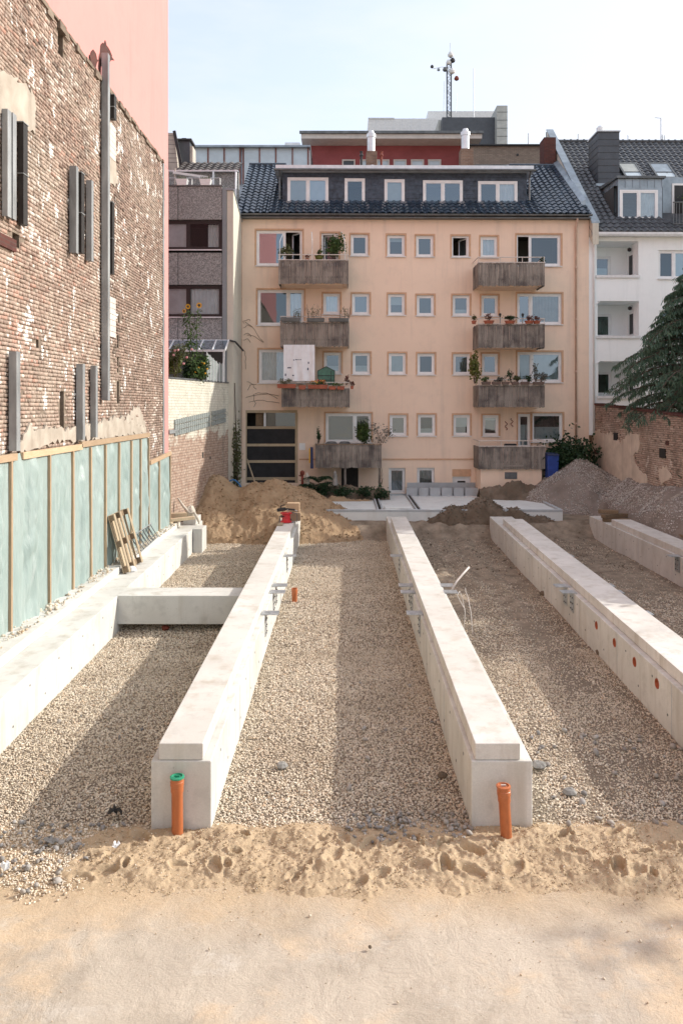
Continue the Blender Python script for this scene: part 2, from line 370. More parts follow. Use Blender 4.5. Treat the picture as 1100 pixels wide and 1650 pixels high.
M['brick_red'] = brick_tex('dark_red_brick', (0.13, 0.05, 0.04), (0.09, 0.04, 0.035), (0.10, 0.07, 0.06))
def whitewash():
    t = NT('peeling_whitewash'); n = t.noise(1.6, 6, 0.68, dist=0.6); crack = t.voro(2.6, t.map((1, 1, 1)), 'Distance', 'DISTANCE_TO_EDGE')
    c = t.mix(t.rng(t.noise(2.2, 5), 0.35, 0.7), (0.66, 0.64, 0.55), (0.56, 0.53, 0.44))
    c = t.mix(t.rng(crack, 0.0, 0.025, 0.7, 0.0), c, (0.16, 0.14, 0.11))
    s = t.node('ShaderNodeSeparateXYZ'); t.l.new(t.pos(), s.inputs[0])
    cb = t.node('ShaderNodeCombineXYZ'); t.l.new(t.math('ADD', s.outputs['X'], s.outputs['Y']), cb.inputs[0]); t.l.new(s.outputs['Z'], cb.inputs[1]); bk = t.node('ShaderNodeTexBrick'); t.l.new(cb.outputs[0], bk.inputs['Vector']); bk.inputs['Scale'].default_value = 1.0
    bk.inputs['Brick Width'].default_value = 0.27; bk.inputs['Row Height'].default_value = 0.1; bk.inputs['Mortar Size'].default_value = 0.012; jf = bk.outputs['Fac']
    low = t.rng(t.math('ADD', s.outputs['Z'], t.math('MULTIPLY', n, 3.4)), 5.75, 5.5); c = t.mix(t.math('MULTIPLY', jf, 0.45), c, (0.36, 0.33, 0.27))
    c = t.mix(low, c, t.mix(t.rng(t.noise(7, 5, 0.7), 0.35, 0.65), (0.30, 0.185, 0.135), (0.52, 0.42, 0.34))); c = t.mix(t.math('MULTIPLY', t.math('MULTIPLY', jf, low), 0.7), c, (0.20, 0.15, 0.12))
    drip = t.noise(1.0, 5, 0.65, t.map((3, 3, 0.2))); c = t.mix(t.rng(drip, 0.58, 0.72, 0, 0.6), c, (0.14, 0.15, 0.13))
    return t.done(c, 0.92, t.bump(t.math('SUBTRACT', t.math('ADD', t.noise(14, 5, 0.7), crack), jf), 0.6, 0.03), spec=0.15)
M['whitewash'] = whitewash()

def film():                                             # pale green polythene, slightly shiny
    t = NT('pale_green_polythene'); c = t.mix(t.rng(t.noise(0.9, 5), 0.3, 0.7), (0.28, 0.36, 0.34), (0.34, 0.415, 0.395))
    c = t.mix(t.rng(t.noise(4.0, 6, 0.72, t.map((1, 2.6, 0.3)), 0.8), 0.55, 0.72, 0, 0.7), c, (0.48, 0.53, 0.51))  # pale streaks paint highlights along the creases of the film
    return t.done(c, 0.33, t.bump(t.noise(5, 5, 0.65, t.map((1, 2.6, 0.5)), 0.5), 0.5, 0.05), spec=0.5)
M['film'] = film()

def glass(nm='window_glass', k1=0.07, k2=1.9):
    t = NT(nm); tr = t.node('ShaderNodeBsdfTransparent'); tr.inputs[0].default_value = (0.80, 0.86, 0.86, 1)
    gl = t.node('ShaderNodeBsdfGlossy'); gl.inputs['Roughness'].default_value = 0.0; gl.inputs['Color'].default_value = (0.74, 0.87, 1, 1)
    t.l.new(t.bump(t.noise(0.9, 2), 0.05, 0.02), gl.inputs['Normal'])
    fr = t.node('ShaderNodeFresnel'); fr.inputs['IOR'].default_value = 1.55
    f = t.math('MULTIPLY', t.math('ADD', fr.outputs[0], k1), t.rng(t.node('ShaderNodeObjectInfo').outputs['Random'], 0, 1, k2 * .6, k2 * 1.25))
    m = t.node('ShaderNodeMixShader'); t.l.new(f, m.inputs[0]); t.l.new(tr.outputs[0], m.inputs[1]); t.l.new(gl.outputs[0], m.inputs[2])
    t.l.new(m.outputs[0], t.out.inputs['Surface']); return t.m
M['glass'] = glass(); M['glass_clear'] = glass('clear_glass', 0.0, 1.1)
def frosted():
    t = NT('glass_block'); return t.done(t.mix(t.noise(6, 3), (0.34, 0.37, 0.36), (0.22, 0.25, 0.24)), 0.2, t.bump(t.noise(20, 3), 0.3, 0.01), spec=0.6)
M['block'] = frosted()

def leaf(name, c1, c2, trans=0.25):
    t = NT(name); geo = t.node('ShaderNodeNewGeometry'); r = geo.outputs['Random Per Island']
    c = t.mix(r, c1, c2); c = t.mix(t.rng(t.noise(1.6, 3), 0.35, 0.7, 0, 0.5), c, tuple(x * 0.55 for x in c1))
    t.done(c, 0.55, spec=0.35)
    tl = t.node('ShaderNodeBsdfTranslucent'); t.val(tl.inputs[0], c); ms = t.node('ShaderNodeMixShader'); ms.inputs[0].default_value = trans
    t.l.new(t.b.outputs[0], ms.inputs[1]); t.l.new(tl.outputs[0], ms.inputs[2]); t.l.new(ms.outputs[0], t.out.inputs['Surface']); return t.m
M['leaf'] = leaf('leaf_green', (0.045, 0.085, 0.025), (0.10, 0.16, 0.045))
M['leaf_dark'] = leaf('leaf_dark_green', (0.018, 0.05, 0.02), (0.045, 0.09, 0.035))
M['leaf_yellow'] = leaf('leaf_yellow_green', (0.11, 0.14, 0.03), (0.20, 0.20, 0.05))
M['leaf_olive'] = leaf('leaf_olive', (0.075, 0.09, 0.035), (0.14, 0.15, 0.07))
M['leaf_grey'] = leaf('leaf_grey', (0.11, 0.12, 0.10), (0.20, 0.20, 0.18))
M['leaf_red'] = leaf('leaf_reddish', (0.13, 0.04, 0.04), (0.19, 0.09, 0.06))
M['needle'] = leaf('cedar_needles', (0.072, 0.140, 0.095), (0.155, 0.235, 0.155), 0.3)
M['petal_yellow'] = leaf('sunflower_petal', (0.70, 0.36, 0.02), (0.80, 0.45, 0.04), 0.2)
M['petal_pink'] = leaf('pink_petal', (0.70, 0.30, 0.32), (0.75, 0.45, 0.42), 0.2)
M['petal_mix'] = leaf('mixed_petal', (0.70, 0.12, 0.10), (0.80, 0.55, 0.12), 0.2)

def sand(name, c1, c2, bump=0.6, wet=None):
    t = NT(name); c = t.mix(t.rng(t.noise(1.5, 5, 0.65), 0.3, 0.7), c1, c2)
    c = t.mix(t.rng(t.noise(40, 4, 0.75), 0.35, 0.65, 0, 0.35), c, tuple(x * 0.62 for x in c2))
    if wet: c = t.mix(t.rng(t.noise(0.8, 5, 0.65), 0.5, 0.66, 0, 0.7), c, wet)
    return t.done(c, 0.96, t.bump(t.math('ADD', t.noise(70, 4, 0.75), t.noise(18, 4, 0.6)), bump, 0.012), spec=0.1)
M['sand'] = sand('building_sand', (0.55, 0.425, 0.285), (0.47, 0.355, 0.23), 0.7)
M['sand_heap'] = sand('heaped_sand', (0.45, 0.325, 0.205), (0.33, 0.225, 0.135), 1.0, (0.27, 0.185, 0.11))
M['soil'] = sand('dark_soil', (0.21, 0.165, 0.12), (0.125, 0.095, 0.07), 1.0, (0.27, 0.215, 0.165))
M['spoil'] = sand('gravelly_spoil', (0.33, 0.285, 0.25), (0.21, 0.175, 0.15), 1.0)

def pebble_mat(name, ramp):
    t = NT(name); r = t.node('ShaderNodeObjectInfo').outputs['Random']
    cr = t.node('ShaderNodeValToRGB'); cr.color_ramp.interpolation = 'LINEAR'; t.l.new(r, cr.inputs[0]); e = cr.color_ramp.elements
    while len(e) < len(ramp): e.new(0.5)
    for i, (p, c) in enumerate(ramp): e[i].position = p; e[i].color = c + (1,)
    c = t.mix(t.rng(t.noise(0.6, 5, 0.65), 0.42, 0.66, 0, 0.5), cr.outputs[0], (0.46, 0.37, 0.27))
    return t.done(c, 0.8, None, spec=0.3)
M['pebble'] = pebble_mat('river_gravel', [(0.0, (0.30, 0.245, 0.185)), (0.15, (0.60, 0.51, 0.385)), (0.42, (0.78, 0.68, 0.535)), (0.62, (0.56, 0.485, 0.39)), (0.78, (0.88, 0.81, 0.69)), (0.9, (0.60, 0.43, 0.28)), (1.0, (0.28, 0.25, 0.22))])
M['pebble_grey'] = pebble_mat('grey_gravel', [(0.0, (0.30, 0.28, 0.265)), (0.3, (0.54, 0.515, 0.49)), (0.6, (0.70, 0.675, 0.64)), (0.85, (0.42, 0.395, 0.375)), (1.0, (0.78, 0.75, 0.71))])
M['pebble_coarse'] = pebble_mat('coarse_stone', [(0.0, (0.16, 0.155, 0.15)), (0.4, (0.30, 0.29, 0.28)), (0.8, (0.40, 0.385, 0.36)), (1.0, (0.24, 0.22, 0.20))])

def ground_mat():
    t = NT('site_ground'); s = t.node('ShaderNodeSeparateXYZ'); t.l.new(t.pos(), s.inputs[0])
    X, Y = s.outputs['X'], s.outputs['Y']
    n = t.noise(0.55, 6, 0.65, dist=0.4); n2 = t.noise(2.6, 6, 0.7, dist=0.3); fine = t.noise(55, 4, 0.8); vf = t.noise(150, 3, 0.8)
    base = t.mix(t.rng(n, 0.32, 0.68), (0.59, 0.52, 0.425), (0.46, 0.405, 0.335))
    base = t.mix(t.rng(t.math('ADD', t.math('MULTIPLY', t.noise(0.32, 3, 0.5, t.map((1, 1, 1))), 1.2), t.math('MULTIPLY', n2, 0.35)), 0.74, 0.84, 0, 0.85), base, (0.66, 0.505, 0.34))
    base = t.mix(t.rng(t.noise(1.1, 5, 0.7, t.map((1, 1.6, 1))), 0.57, 0.7, 0, 0.65), base, (0.64, 0.61, 0.55))
    base = t.mix(t.rng(t.noise(0.9, 5, 0.72), 0.50, 0.66, 0, 0.7), base, (0.36, 0.31, 0.25))
    base = t.mix(t.rng(fine, 0.4, 0.68, 0, 0.38), base, (0.33, 0.27, 0.205))
    base = t.mix(t.rng(vf, 0.5, 0.72, 0, 0.35), base, (0.70, 0.64, 0.55))
    grav = t.mix(t.rng(t.noise(30, 3, 0.8), 0.35, 0.65), (0.13, 0.10, 0.075), (0.30, 0.245, 0.185))  # bed under the pebbles darkened to paint shade in the gaps between stones
    soil = t.mix(t.rng(t.noise(2.2, 6, 0.7), 0.35, 0.65), (0.17, 0.135, 0.10), (0.33, 0.27, 0.205))
    wob = t.math('MULTIPLY', t.math('SUBTRACT', n, 0.5), 1.6)
    c = t.mix(t.rng(t.math('ADD', Y, wob), 8.5, 8.9), base, grav)
    c = t.mix(t.rng(t.math('ADD', t.math('ADD', Y, wob), t.math('MULTIPLY', wob, 1.5)), 24.6, 26.6), c, soil); c = t.mix(t.math('MULTIPLY', t.rng(X, 2.2, 2.4), t.rng(t.math('ADD', Y, t.math('MULTIPLY', wob, 3.5)), 13.5, 18.5)), c, soil); c = t.mix(t.math('MULTIPLY', t.rng(t.math('ADD', Y, t.math('MULTIPLY', wob, 0.7)), 7.25, 8.15), t.rng(Y, 9.4, 9.2)), c, t.mix(t.rng(t.noise(40, 4, 0.75), 0.35, 0.65), (0.55, 0.425, 0.285), (0.42, 0.315, 0.20)))
    bp = t.bump(t.math('ADD', fine, t.math('MULTIPLY', vf, 0.5)), 0.55, 0.012); bp = t.bump(n2, 0.5, 0.06, bp); bp = t.bump(t.noise(12, 5, 0.7, t.map((1, 0.8, 1)), 0.1), 0.10, 0.012, bp)
    wv = t.node('ShaderNodeTexWave'); wv.bands_direction = 'Y'; wv.inputs['Scale'].default_value = 5.5; wv.inputs['Distortion'].default_value = 5.0; wv.inputs['Detail'].default_value = 2; t.l.new(t.map((1, 1, 1)), wv.inputs['Vector'])
    xx = t.math('ADD', X, t.math('MULTIPLY', Y, -0.12)); m1 = t.math('MULTIPLY', t.rng(xx, 0.98, 1.03), t.rng(xx, 1.30, 1.25)); m2 = t.math('MULTIPLY', t.rng(xx, -0.55, -0.50), t.rng(xx, -0.22, -0.27)); gate = t.math('MULTIPLY', t.math('ADD', m1, m2), t.math('MULTIPLY', t.rng(Y, 8.3, 7.9), t.rng(t.noise(2.3, 4), 0.46, 0.64)))
    bp = t.bump(t.math('MULTIPLY', wv.outputs['Fac'], gate), 0.22, 0.02, bp); c = t.mix(t.math('MULTIPLY', gate, 0.2), c, (0.34, 0.28, 0.22))
    return t.done(c, 0.95, bp, spec=0.12)
M['ground'] = ground_mat()
# ------------------------------------------------------------------ ground, sand, gravel, heaps
def gh(x, y):
    x = np.asarray(x, float); y = np.asarray(y, float)
    near = 1 - sstep(40, 60, np.abs(y)) 
    h = 0.035 * fbm(x, y, 0.5, 4, 3) * near + 0.012 * fbm(x, y, 3.0, 3, 9) * near
    h = h + sstep(29.0, 30.1, y) * 0.60 + sstep(30.2, 36, y) * 0.25
    rut = sstep(2.4, 3.0, x) * (1 - sstep(4.6, 5.0, x)) * sstep(16, 20, y)
    h = h + rut * 0.04 * np.sin(x * 9 + 0.8 * fbm(x, y, 0.4, 2, 5))
    return h

xs = np.concatenate([-np.geomspace(600, 12, 22), np.arange(-11.9, 16, 0.11), np.geomspace(16.1, 600, 22)])
ys = np.concatenate([-np.geomspace(600, 3, 20), np.arange(-2.5, 4.9, 0.5), np.arange(5.0, 37, 0.11), np.geomspace(37.2, 900, 24)])
GX, GY = np.meshgrid(xs, ys); GZ = gh(GX, GY)
ii = np.arange(len(ys) - 1)[:, None] * len(xs) + np.arange(len(xs) - 1)[None, :]
GF = np.stack([ii, ii + 1, ii + 1 + len(xs), ii + len(xs)], -1).reshape(-1, 4)
g = link('ground', np_mesh('ground', np.stack([GX, GY, GZ], -1).reshape(-1, 3), GF, M['ground'], True)); g['kind'] = 'structure'

def height_obj(name, x0, x1, y0, y1, res, fn, mat, cut=-0.06, ref=gh):
    ax = np.arange(x0, x1, res); ay = np.arange(y0, y1, res); X, Y = np.meshgrid(ax, ay); Z = fn(X, Y); G = ref(X, Y)
    keep = (Z > G + cut); i = np.arange(len(ay) - 1)[:, None] * len(ax) + np.arange(len(ax) - 1)[None, :]
    F = np.stack([i, i + 1, i + 1 + len(ax), i + len(ax)], -1).reshape(-1, 4)
    F = F[keep.ravel()[F].any(1)]
    used = np.unique(F); remap = np.zeros(X.size, int); remap[used] = np.arange(len(used))
    V = np.stack([X, Y, Z], -1).reshape(-1, 3)[used]; base = Vector(((x0 + x1) / 2, (y0 + y1) / 2, float(G.mean())))
    V = V - np.array(base)
    return link(name, np_mesh(name, V, remap[F], mat, True), None, base)

# trodden sand in front of the beams
_r = np.random.default_rng(21)
feet = [(_r.uniform(-2.9, 5.6), 8.5 + 0.5 * _r.uniform(-1, 1), _r.uniform(0, 3.14), _r.uniform(0.025, 0.075), _r.uniform(0.02, 0.11)) for _ in range(62)]
def sand_h(x, y):
    edge0 = 7.96 + 0.26 * fbm(x, 0 * x + 1.7, 0.9, 5, 31, 0.65) + 0.10 * fbm(x, y, 3, 4, 33, 0.7); edge1 = 9.33 + 0.10 * fbm(x, 0 * x + 5.1, 1.3, 4, 37)
    e = sstep(edge0 - 0.2, edge0 + 0.42, y) * (1 - sstep(edge1 - 0.35, edge1 + 0.15, y))
    e = e * sstep(-3.15, -2.6, x + 0.25 * fbm(x, y, 1.5, 3, 41))
    h = e * (0.05 + 0.075 * fbm(x, y, 0.9, 3, 43) + 0.05 * fbm(x, y, 2.7, 5, 45, 0.6) - 0.03 * np.abs(fbm(x, y, 5.0, 5, 47, 0.7)) + 0.03)
    for fx, fy, a, rr, dp in feet:
        dx, dy = x - fx, y - fy; u = dx * math.cos(a) + dy * math.sin(a); v = -dx * math.sin(a) + dy * math.cos(a)
        q = np.sqrt((u / (rr * 1.9)) ** 2 + (v / rr) ** 2)
        h = h - e * dp * np.exp(-(q ** 6)) + e * 0.028 * np.exp(-((q - 1.35) / 0.32) ** 2)
    h = h + e * 0.006 * fbm(x, y, 30, 3, 53, 0.7)
    return gh(x, y) + h - 0.022 + 0.0 * e
s = height_obj('trodden_sand', -3.6, 6.4, 7.5, 9.7, 0.014, sand_h, M['sand'], -0.022)
props(s, 'strip of loose orange sand full of footprints in front of the concrete beams', 'sand', kind='stuff')

def heap_h(peaks, seed, rough=0.10):
    def f(x, y):
        h = None
        for px, py, pz, sl, ro in peaks:
            d = np.sqrt((x - px) ** 2 + (y - py) ** 2 + ro * ro) - ro
            c = pz - sl * d
            h = c if h is None else np.where(np.abs(h - c) < 0.25, np.maximum(h, c) + 0.04 * (1 - np.abs(h - c) / 0.25) ** 2, np.maximum(h, c))
        h = h + rough * fbm(x, y, 0.9, 4, seed) + rough * 0.55 * fbm(x, y, 3.4, 4, seed + 7, 0.6)
        a = np.arctan2(y - peaks[0][1], x - peaks[0][0])
        return h + 0.03 * fbm(x * 3.2, y * 0.8, 1.3, 3, seed + 3) + 0.028 * np.abs(fbm(x, y, 5.5, 4, seed + 11, 0.7)) + 0.02 * fbm(x, y, 17, 3, seed + 15, 0.75)
    return f
sand_heap = heap_h([(-5.25, 31.2, 2.25, 0.80, 0.25), (-2.75, 31.1, 2.08, 0.74, 0.35), (-3.6, 31.1, 1.95, 0.78, 0.3), (-1.75, 31.1, 1.72, 0.66, 0.4), (-0.4, 30.7, 0.98, 0.60, 0.4)], 61, 0.13)
o = height_obj('sand_heap', -8.2, 2.6, 27.2, 34.5, 0.035, sand_heap, M['sand_heap'])
props(o, 'tall twin-peaked heap of orange brown sand at the left end of the beams', 'sand heap')
_sh = heap_h([(5.35, 30.45, 1.42, 0.80, 0.3), (4.3, 30.3, 1.12, 0.75, 0.4), (6.6, 30.1, 1.06, 0.85, 0.3), (7.5, 29.9, 0.8, 0.8, 0.3), (3.5, 29.9, 0.72, 0.6, 0.3)], 71, 0.12)
soil_heap = lambda x, y: _sh(x, y) - 2.6 * np.maximum(0, 29.95 - y)
o = height_obj('soil_heap', 1.6, 9.2, 27.0, 31.6, 0.05, soil_heap, M['soil'])
props(o, 'low mound of dark brown soil against the edge of the pale slab', 'soil heap')
def spoil_h(x, y):
    crest = 2.12 + 0.25 * fbm(x * 0 + 1, y, 0.35, 3, 81)
    a = crest - 0.86 * np.maximum(0, 11.42 - x) - 2.2 * np.maximum(0, 10.35 - x) - 1.2 * (1 - sstep(15, 22, y))
    b = 2.66 - 0.76 * (np.sqrt((x - 10.35) ** 2 + (y - 34.2) ** 2 + 0.2) - 0.45) - 1.5 * (1 - sstep(28.5, 30.5, y)) * sstep(10.5, 10.0, x)
    c = 2.25 - 0.85 * (np.sqrt((x - 11.3) ** 2 * 1.6 + ((y - 25.2) * 0.75) ** 2 + 0.2) - 0.45) - 2.0 * np.maximum(0, 10.4 - x)
    h = np.maximum(np.maximum(a, b), c)
    return h + 0.16 * fbm(x, y, 0.7, 4, 83) + 0.05 * fbm(x, y, 3.5, 4, 87, 0.6) + 0.012 * fbm(x, y, 15, 2, 89)
o = height_obj('gravel_heap', 7.4, 11.9, 15.0, 36.5, 0.07, spoil_h, M['spoil'])
props(o, 'long heap of grey brown gravelly spoil banked against the right hand brick wall', 'gravel heap')

# pebbles: points carrying size, turn and kind, instanced on by geometry nodes
def pebble_sources(tag, mat, n=6):
    c = bpy.data.collections.new(tag)
    for k in range(n):
        r = np.random.default_rng(100 + k); V = []; 
        ph = (1 + 5 ** .5) / 2
        base = [(-1, ph, 0), (1, ph, 0), (-1, -ph, 0), (1, -ph, 0), (0, -1, ph), (0, 1, ph), (0, -1, -ph), (0, 1, -ph), (ph, 0, -1), (ph, 0, 1), (-ph, 0, -1), (-ph, 0, 1)]
        fs = [(0, 11, 5), (0, 5, 1), (0, 1, 7), (0, 7, 10), (0, 10, 11), (1, 5, 9), (5, 11, 4), (11, 10, 2), (10, 7, 6), (7, 1, 8), (3, 9, 4), (3, 4, 2), (3, 2, 6), (3, 6, 8), (3, 8, 9), (4, 9, 5), (2, 4, 11), (6, 2, 10), (8, 6, 7), (9, 8, 1)]
        sx, sy, sz = r.uniform(0.75, 1.1), r.uniform(0.6, 0.9), r.uniform(0.42, 0.62)
        for b in base:
            v = np.array(b) / math.sqrt(1 + ph * ph) * 0.5 * r.uniform(0.82, 1.12); V.append((v[0] * sx, v[1] * sy, v[2] * sz))
        me = bpy.data.meshes.new('pebble'); me.from_pydata(V, [], fs); me.materials.append(mat)
        me.polygons.foreach_set('use_smooth', [True] * 20)
        c.objects.link(bpy.data.objects.new('pebble', me))
    return c
PEB = pebble_sources('pebble_kinds', M['pebble']); PEBG = pebble_sources('grey_pebble_kinds', M['pebble_grey'])
_groups = {}
def pebble_group(coll):
    if coll.name in _groups: return _groups[coll.name]
    ng = bpy.data.node_groups.new('scatter_' + coll.name, 'GeometryNodeTree')
    ng.interface.new_socket('Geometry', in_out='INPUT', socket_type='NodeSocketGeometry'); ng.interface.new_socket('Geometry', in_out='OUTPUT', socket_type='NodeSocketGeometry')
    N, L = ng.nodes, ng.links; gi = N.new('NodeGroupInput'); go = N.new('NodeGroupOutput')
    mp_ = N.new('GeometryNodeMeshToPoints'); ip = N.new('GeometryNodeInstanceOnPoints'); ci = N.new('GeometryNodeCollectionInfo')
    ci.inputs['Collection'].default_value = coll; ci.inputs['Separate Children'].default_value = True; ci.inputs['Reset Children'].default_value = True
    ip.inputs['Pick Instance'].default_value = True
    def attr(nm, ty):
        a = N.new('GeometryNodeInputNamedAttribute'); a.data_type = ty; a.inputs['Name'].default_value = nm; return a.outputs['Attribute']
    L.new(gi.outputs[0], mp_.inputs['Mesh']); L.new(mp_.outputs[0], ip.inputs['Points']); L.new(ci.outputs[0], ip.inputs['Instance'])
    L.new(attr('kind_index', 'INT'), ip.inputs['Instance Index']); L.new(attr('turn', 'FLOAT_VECTOR'), ip.inputs['Rotation']); L.new(attr('size', 'FLOAT'), ip.inputs['Scale'])
    L.new(ip.outputs[0], go.inputs[0]); _groups[coll.name] = ng; return ng
def pebbles(name, P, size, coll, label, cat='gravel', tilt=0.5):
    P = np.asarray(P, np.float32); me = bpy.data.meshes.new(name); me.vertices.add(len(P)); me.vertices.foreach_set('co', P.ravel())
    r = np.random.default_rng(len(P))
    a = me.attributes.new('size', 'FLOAT', 'POINT'); a.data.foreach_set('value', np.asarray(size, np.float32))
    a = me.attributes.new('kind_index', 'INT', 'POINT'); a.data.foreach_set('value', r.integers(0, 6, len(P)).astype(np.int32))
    t = np.stack([r.normal(0, tilt, len(P)), r.normal(0, tilt, len(P)), r.uniform(0, 6.28, len(P))], -1).astype(np.float32)
    a = me.attributes.new('turn', 'FLOAT_VECTOR', 'POINT'); a.data.foreach_set('vector', t.ravel())
    o = link(name, me); m = o.modifiers.new('pebbles', 'NODES'); m.node_group = pebble_group(coll)
    return props(o, label, cat, kind='stuff')
def strew(x0, x1, y0, y1, dens, smin, smax, keep=None, lift=0.3, seed=1, hf=gh):
    r = np.random.default_rng(seed); n = int((x1 - x0) * (y1 - y0) * dens)
    x = r.uniform(x0, x1, n); y = r.uniform(y0, y1, n); s_ = smin + (smax - smin) * r.beta(1.6, 3.5, n)
    if keep is not None:
        k = r.uniform(0, 1, n) < keep(x, y); x, y, s_ = x[k], y[k], s_[k]
    z = hf(x, y) + s_ * (lift - 0.25 + 0.4 * r.uniform(0, 1, len(x)))
    return np.stack([x, y, z], -1), s_
def cat_(*a): return np.concatenate([q[0] for q in a]), np.concatenate([q[1] for q in a])
front = lambda x, y: np.clip((y - 9.12 - 0.16 * fbm(x, y, 1.4, 3, 5)) / 0.12, 0, 1)
left_front = lambda x, y: np.maximum(front(x, y), np.clip((-2.75 - x + 0.5 * fbm(x, y, 1.2, 3, 8)) / 0.3, 0, 1) * np.clip((y - 8.0 - 0.30 * fbm(x, y, 1.1, 3, 6)) / 0.3, 0, 1))
soilf = lambda x, y: np.clip((23.0 - y + 4.0 * fbm(x, y, 0.5, 3, 15)) / 6, 0.10, 0.8) * np.clip(0.7 + 1.4 * fbm(x, y * 0.3, 1.2, 3, 19), 0.1, 1)
rutf = lambda x, y: np.clip((22.0 - y + 4.0 * fbm(x, y, 0.5, 3, 16)) / 5.5, 0.10, 1) * np.clip(0.75 + 1.2 * fbm(x, y * 0.25, 1.3, 3, 18), 0.15, 1)
a = cat_(strew(-5.3, -2.2, 7.6, 16, 2100, 0.016, 0.052, left_front, seed=1), strew(-5.4, -2.2, 16, 29, 1050, 0.022, 0.058, None, seed=2))
pebbles('gravel_bed', *a, PEB, 'pale rounded gravel filling the bay left of the second beam')
a = cat_(strew(-1.72, 1.62, 8.9, 16, 2100, 0.016, 0.052, front, seed=3), strew(-1.72, 1.66, 16, 29, 1050, 0.022, 0.058, lambda x, y: np.clip((28.9 - y + fbm(x, y, 1, 2, 3)) / 0.6, 0.05, 1), seed=4))
pebbles('gravel_bed', *a, PEB, 'pale rounded gravel filling the middle bay between the two capped beams')
a = cat_(strew(2.15, 5.25, 8.8, 16, 1800, 0.016, 0.05, lambda x, y: front(x, y) * np.clip(0.85 + 1.1 * fbm(x, y * 0.3, 1.3, 3, 18) - .25 * sstep(11.5, 15, y), 0.2, 1), seed=5), strew(2.15, 5.6, 16, 29, 900, 0.022, 0.056, lambda x, y: rutf(x, y) * .75, seed=6))
pebbles('gravel_bed', *a, PEB, 'rutted grey gravel filling the bay with the bent white conduit')
a = strew(5.7, 9.5, 12, 29, 560, 0.025, 0.06, soilf, seed=7)
pebbles('gravel_bed', *a, PEB, 'shaded grey gravel filling the far right bay')
a = strew(7.6, 11.4, 17, 36, 620, 0.03, 0.085, lambda x, y: np.clip(0.5 + 2.2 * fbm(x * 1.2, y * 0.55, 0.8, 3, 25), 0.03, 1) * (spoil_h(x, y) > gh(x, y)), seed=8, hf=spoil_h)
pebbles('heap_gravel', *a, PEBG, 'loose grey stones covering the long heap by the garden wall')
a = cat_(strew(-4.6, -2.6, 7.6, 9.3, 55, 0.05, 0.12, left_front, lift=0.4, seed=9), strew(0.0, 1.5, 8.85, 9.5, 160, 0.05, 0.11, None, lift=0.5, seed=10), strew(2.2, 5.5, 9, 12, 7, 0.07, 0.17, None, lift=0.4, seed=12), strew(-5, 1.5, 9.5, 14, 0.8, 0.08, 0.14, None, lift=0.4, seed=13))
pebbles('coarse_stones', *a, pebble_sources('coarse_stone_kinds', M['pebble_coarse']), 'coarser grey stones strewn at the edge of the sand', 'stones')
r_ = np.random.default_rng(4)
a = cat_(strew(-4, 4, 6, 8.3, 70, 0.004, 0.02, None, lift=0.35, seed=14), strew(-4, 4, 6, 8.1, 1.0, 0.02, 0.05, None, lift=0.4, seed=15), strew(-3, 6, 7.95, 9.2, 260, 0.006, 0.028, None, lift=0.5, seed=16, hf=lambda x, y: np.maximum(sand_h(x, y), gh(x, y))))
pebbles('grit', *a, PEB, 'scattered grit and small stones on the sandy foreground', 'grit')

CLOD = pebble_sources('sand_clod_kinds', M['sand'])
sh_ = lambda x, y: np.maximum(sand_h(x, y), gh(x, y))
a = cat_(strew(-3.0, 4.6, 7.75, 9.35, 420, 0.008, 0.045, lambda x, y: np.clip(0.45 + 1.4 * fbm(x, y, 2.0, 3, 57), 0.03, 1) * (sand_h(x, y) > gh(x, y) - 0.004), lift=0.5, seed=41, hf=sh_), strew(-3.2, 4.4, 7.1, 8.2, 90, 0.006, 0.03, lambda x, y: np.clip(0.2 + 1.6 * fbm(x, y, 1.6, 3, 59), 0.0, 1) * np.clip((y - 7.1) / 0.9, 0, 1), lift=0.4, seed=42))
pebbles('sand_clods', *a, CLOD, 'crumbs and clods of damp sand along the trodden strip', 'sand')
HC = pebble_sources('heap_clod_kinds', M['sand_heap'])
a = strew(-6.0, 1.2, 27.8, 33, 130, 0.03, 0.13, lambda x, y: np.clip(0.4 + 1.4 * fbm(x, y, 1.2, 3, 63), 0.05, 1) * (sand_heap(x, y) > gh(x, y)), lift=0.4, seed=43, hf=sand_heap)
pebbles('sand_clods', *a, HC, 'crumbly clods on the flanks of the tall sand heap', 'sand')
SC = pebble_sources('soil_clod_kinds', M['soil'])
a = cat_(strew(2.4, 9.0, 28.4, 31.3, 160, 0.03, 0.12, lambda x, y: (soil_heap(x, y) > gh(x, y)) * 1.0, lift=0.4, seed=44, hf=soil_heap), strew(2.3, 9.2, 23, 29.5, 40, 0.02, 0.10, lambda x, y: np.clip(0.3 + 1.5 * fbm(x, y, 0.8, 3, 65), 0, 1), lift=0.4, seed=45))
pebbles('soil_clods', *a, SC, 'dark clods of soil on and before the low mound', 'soil')

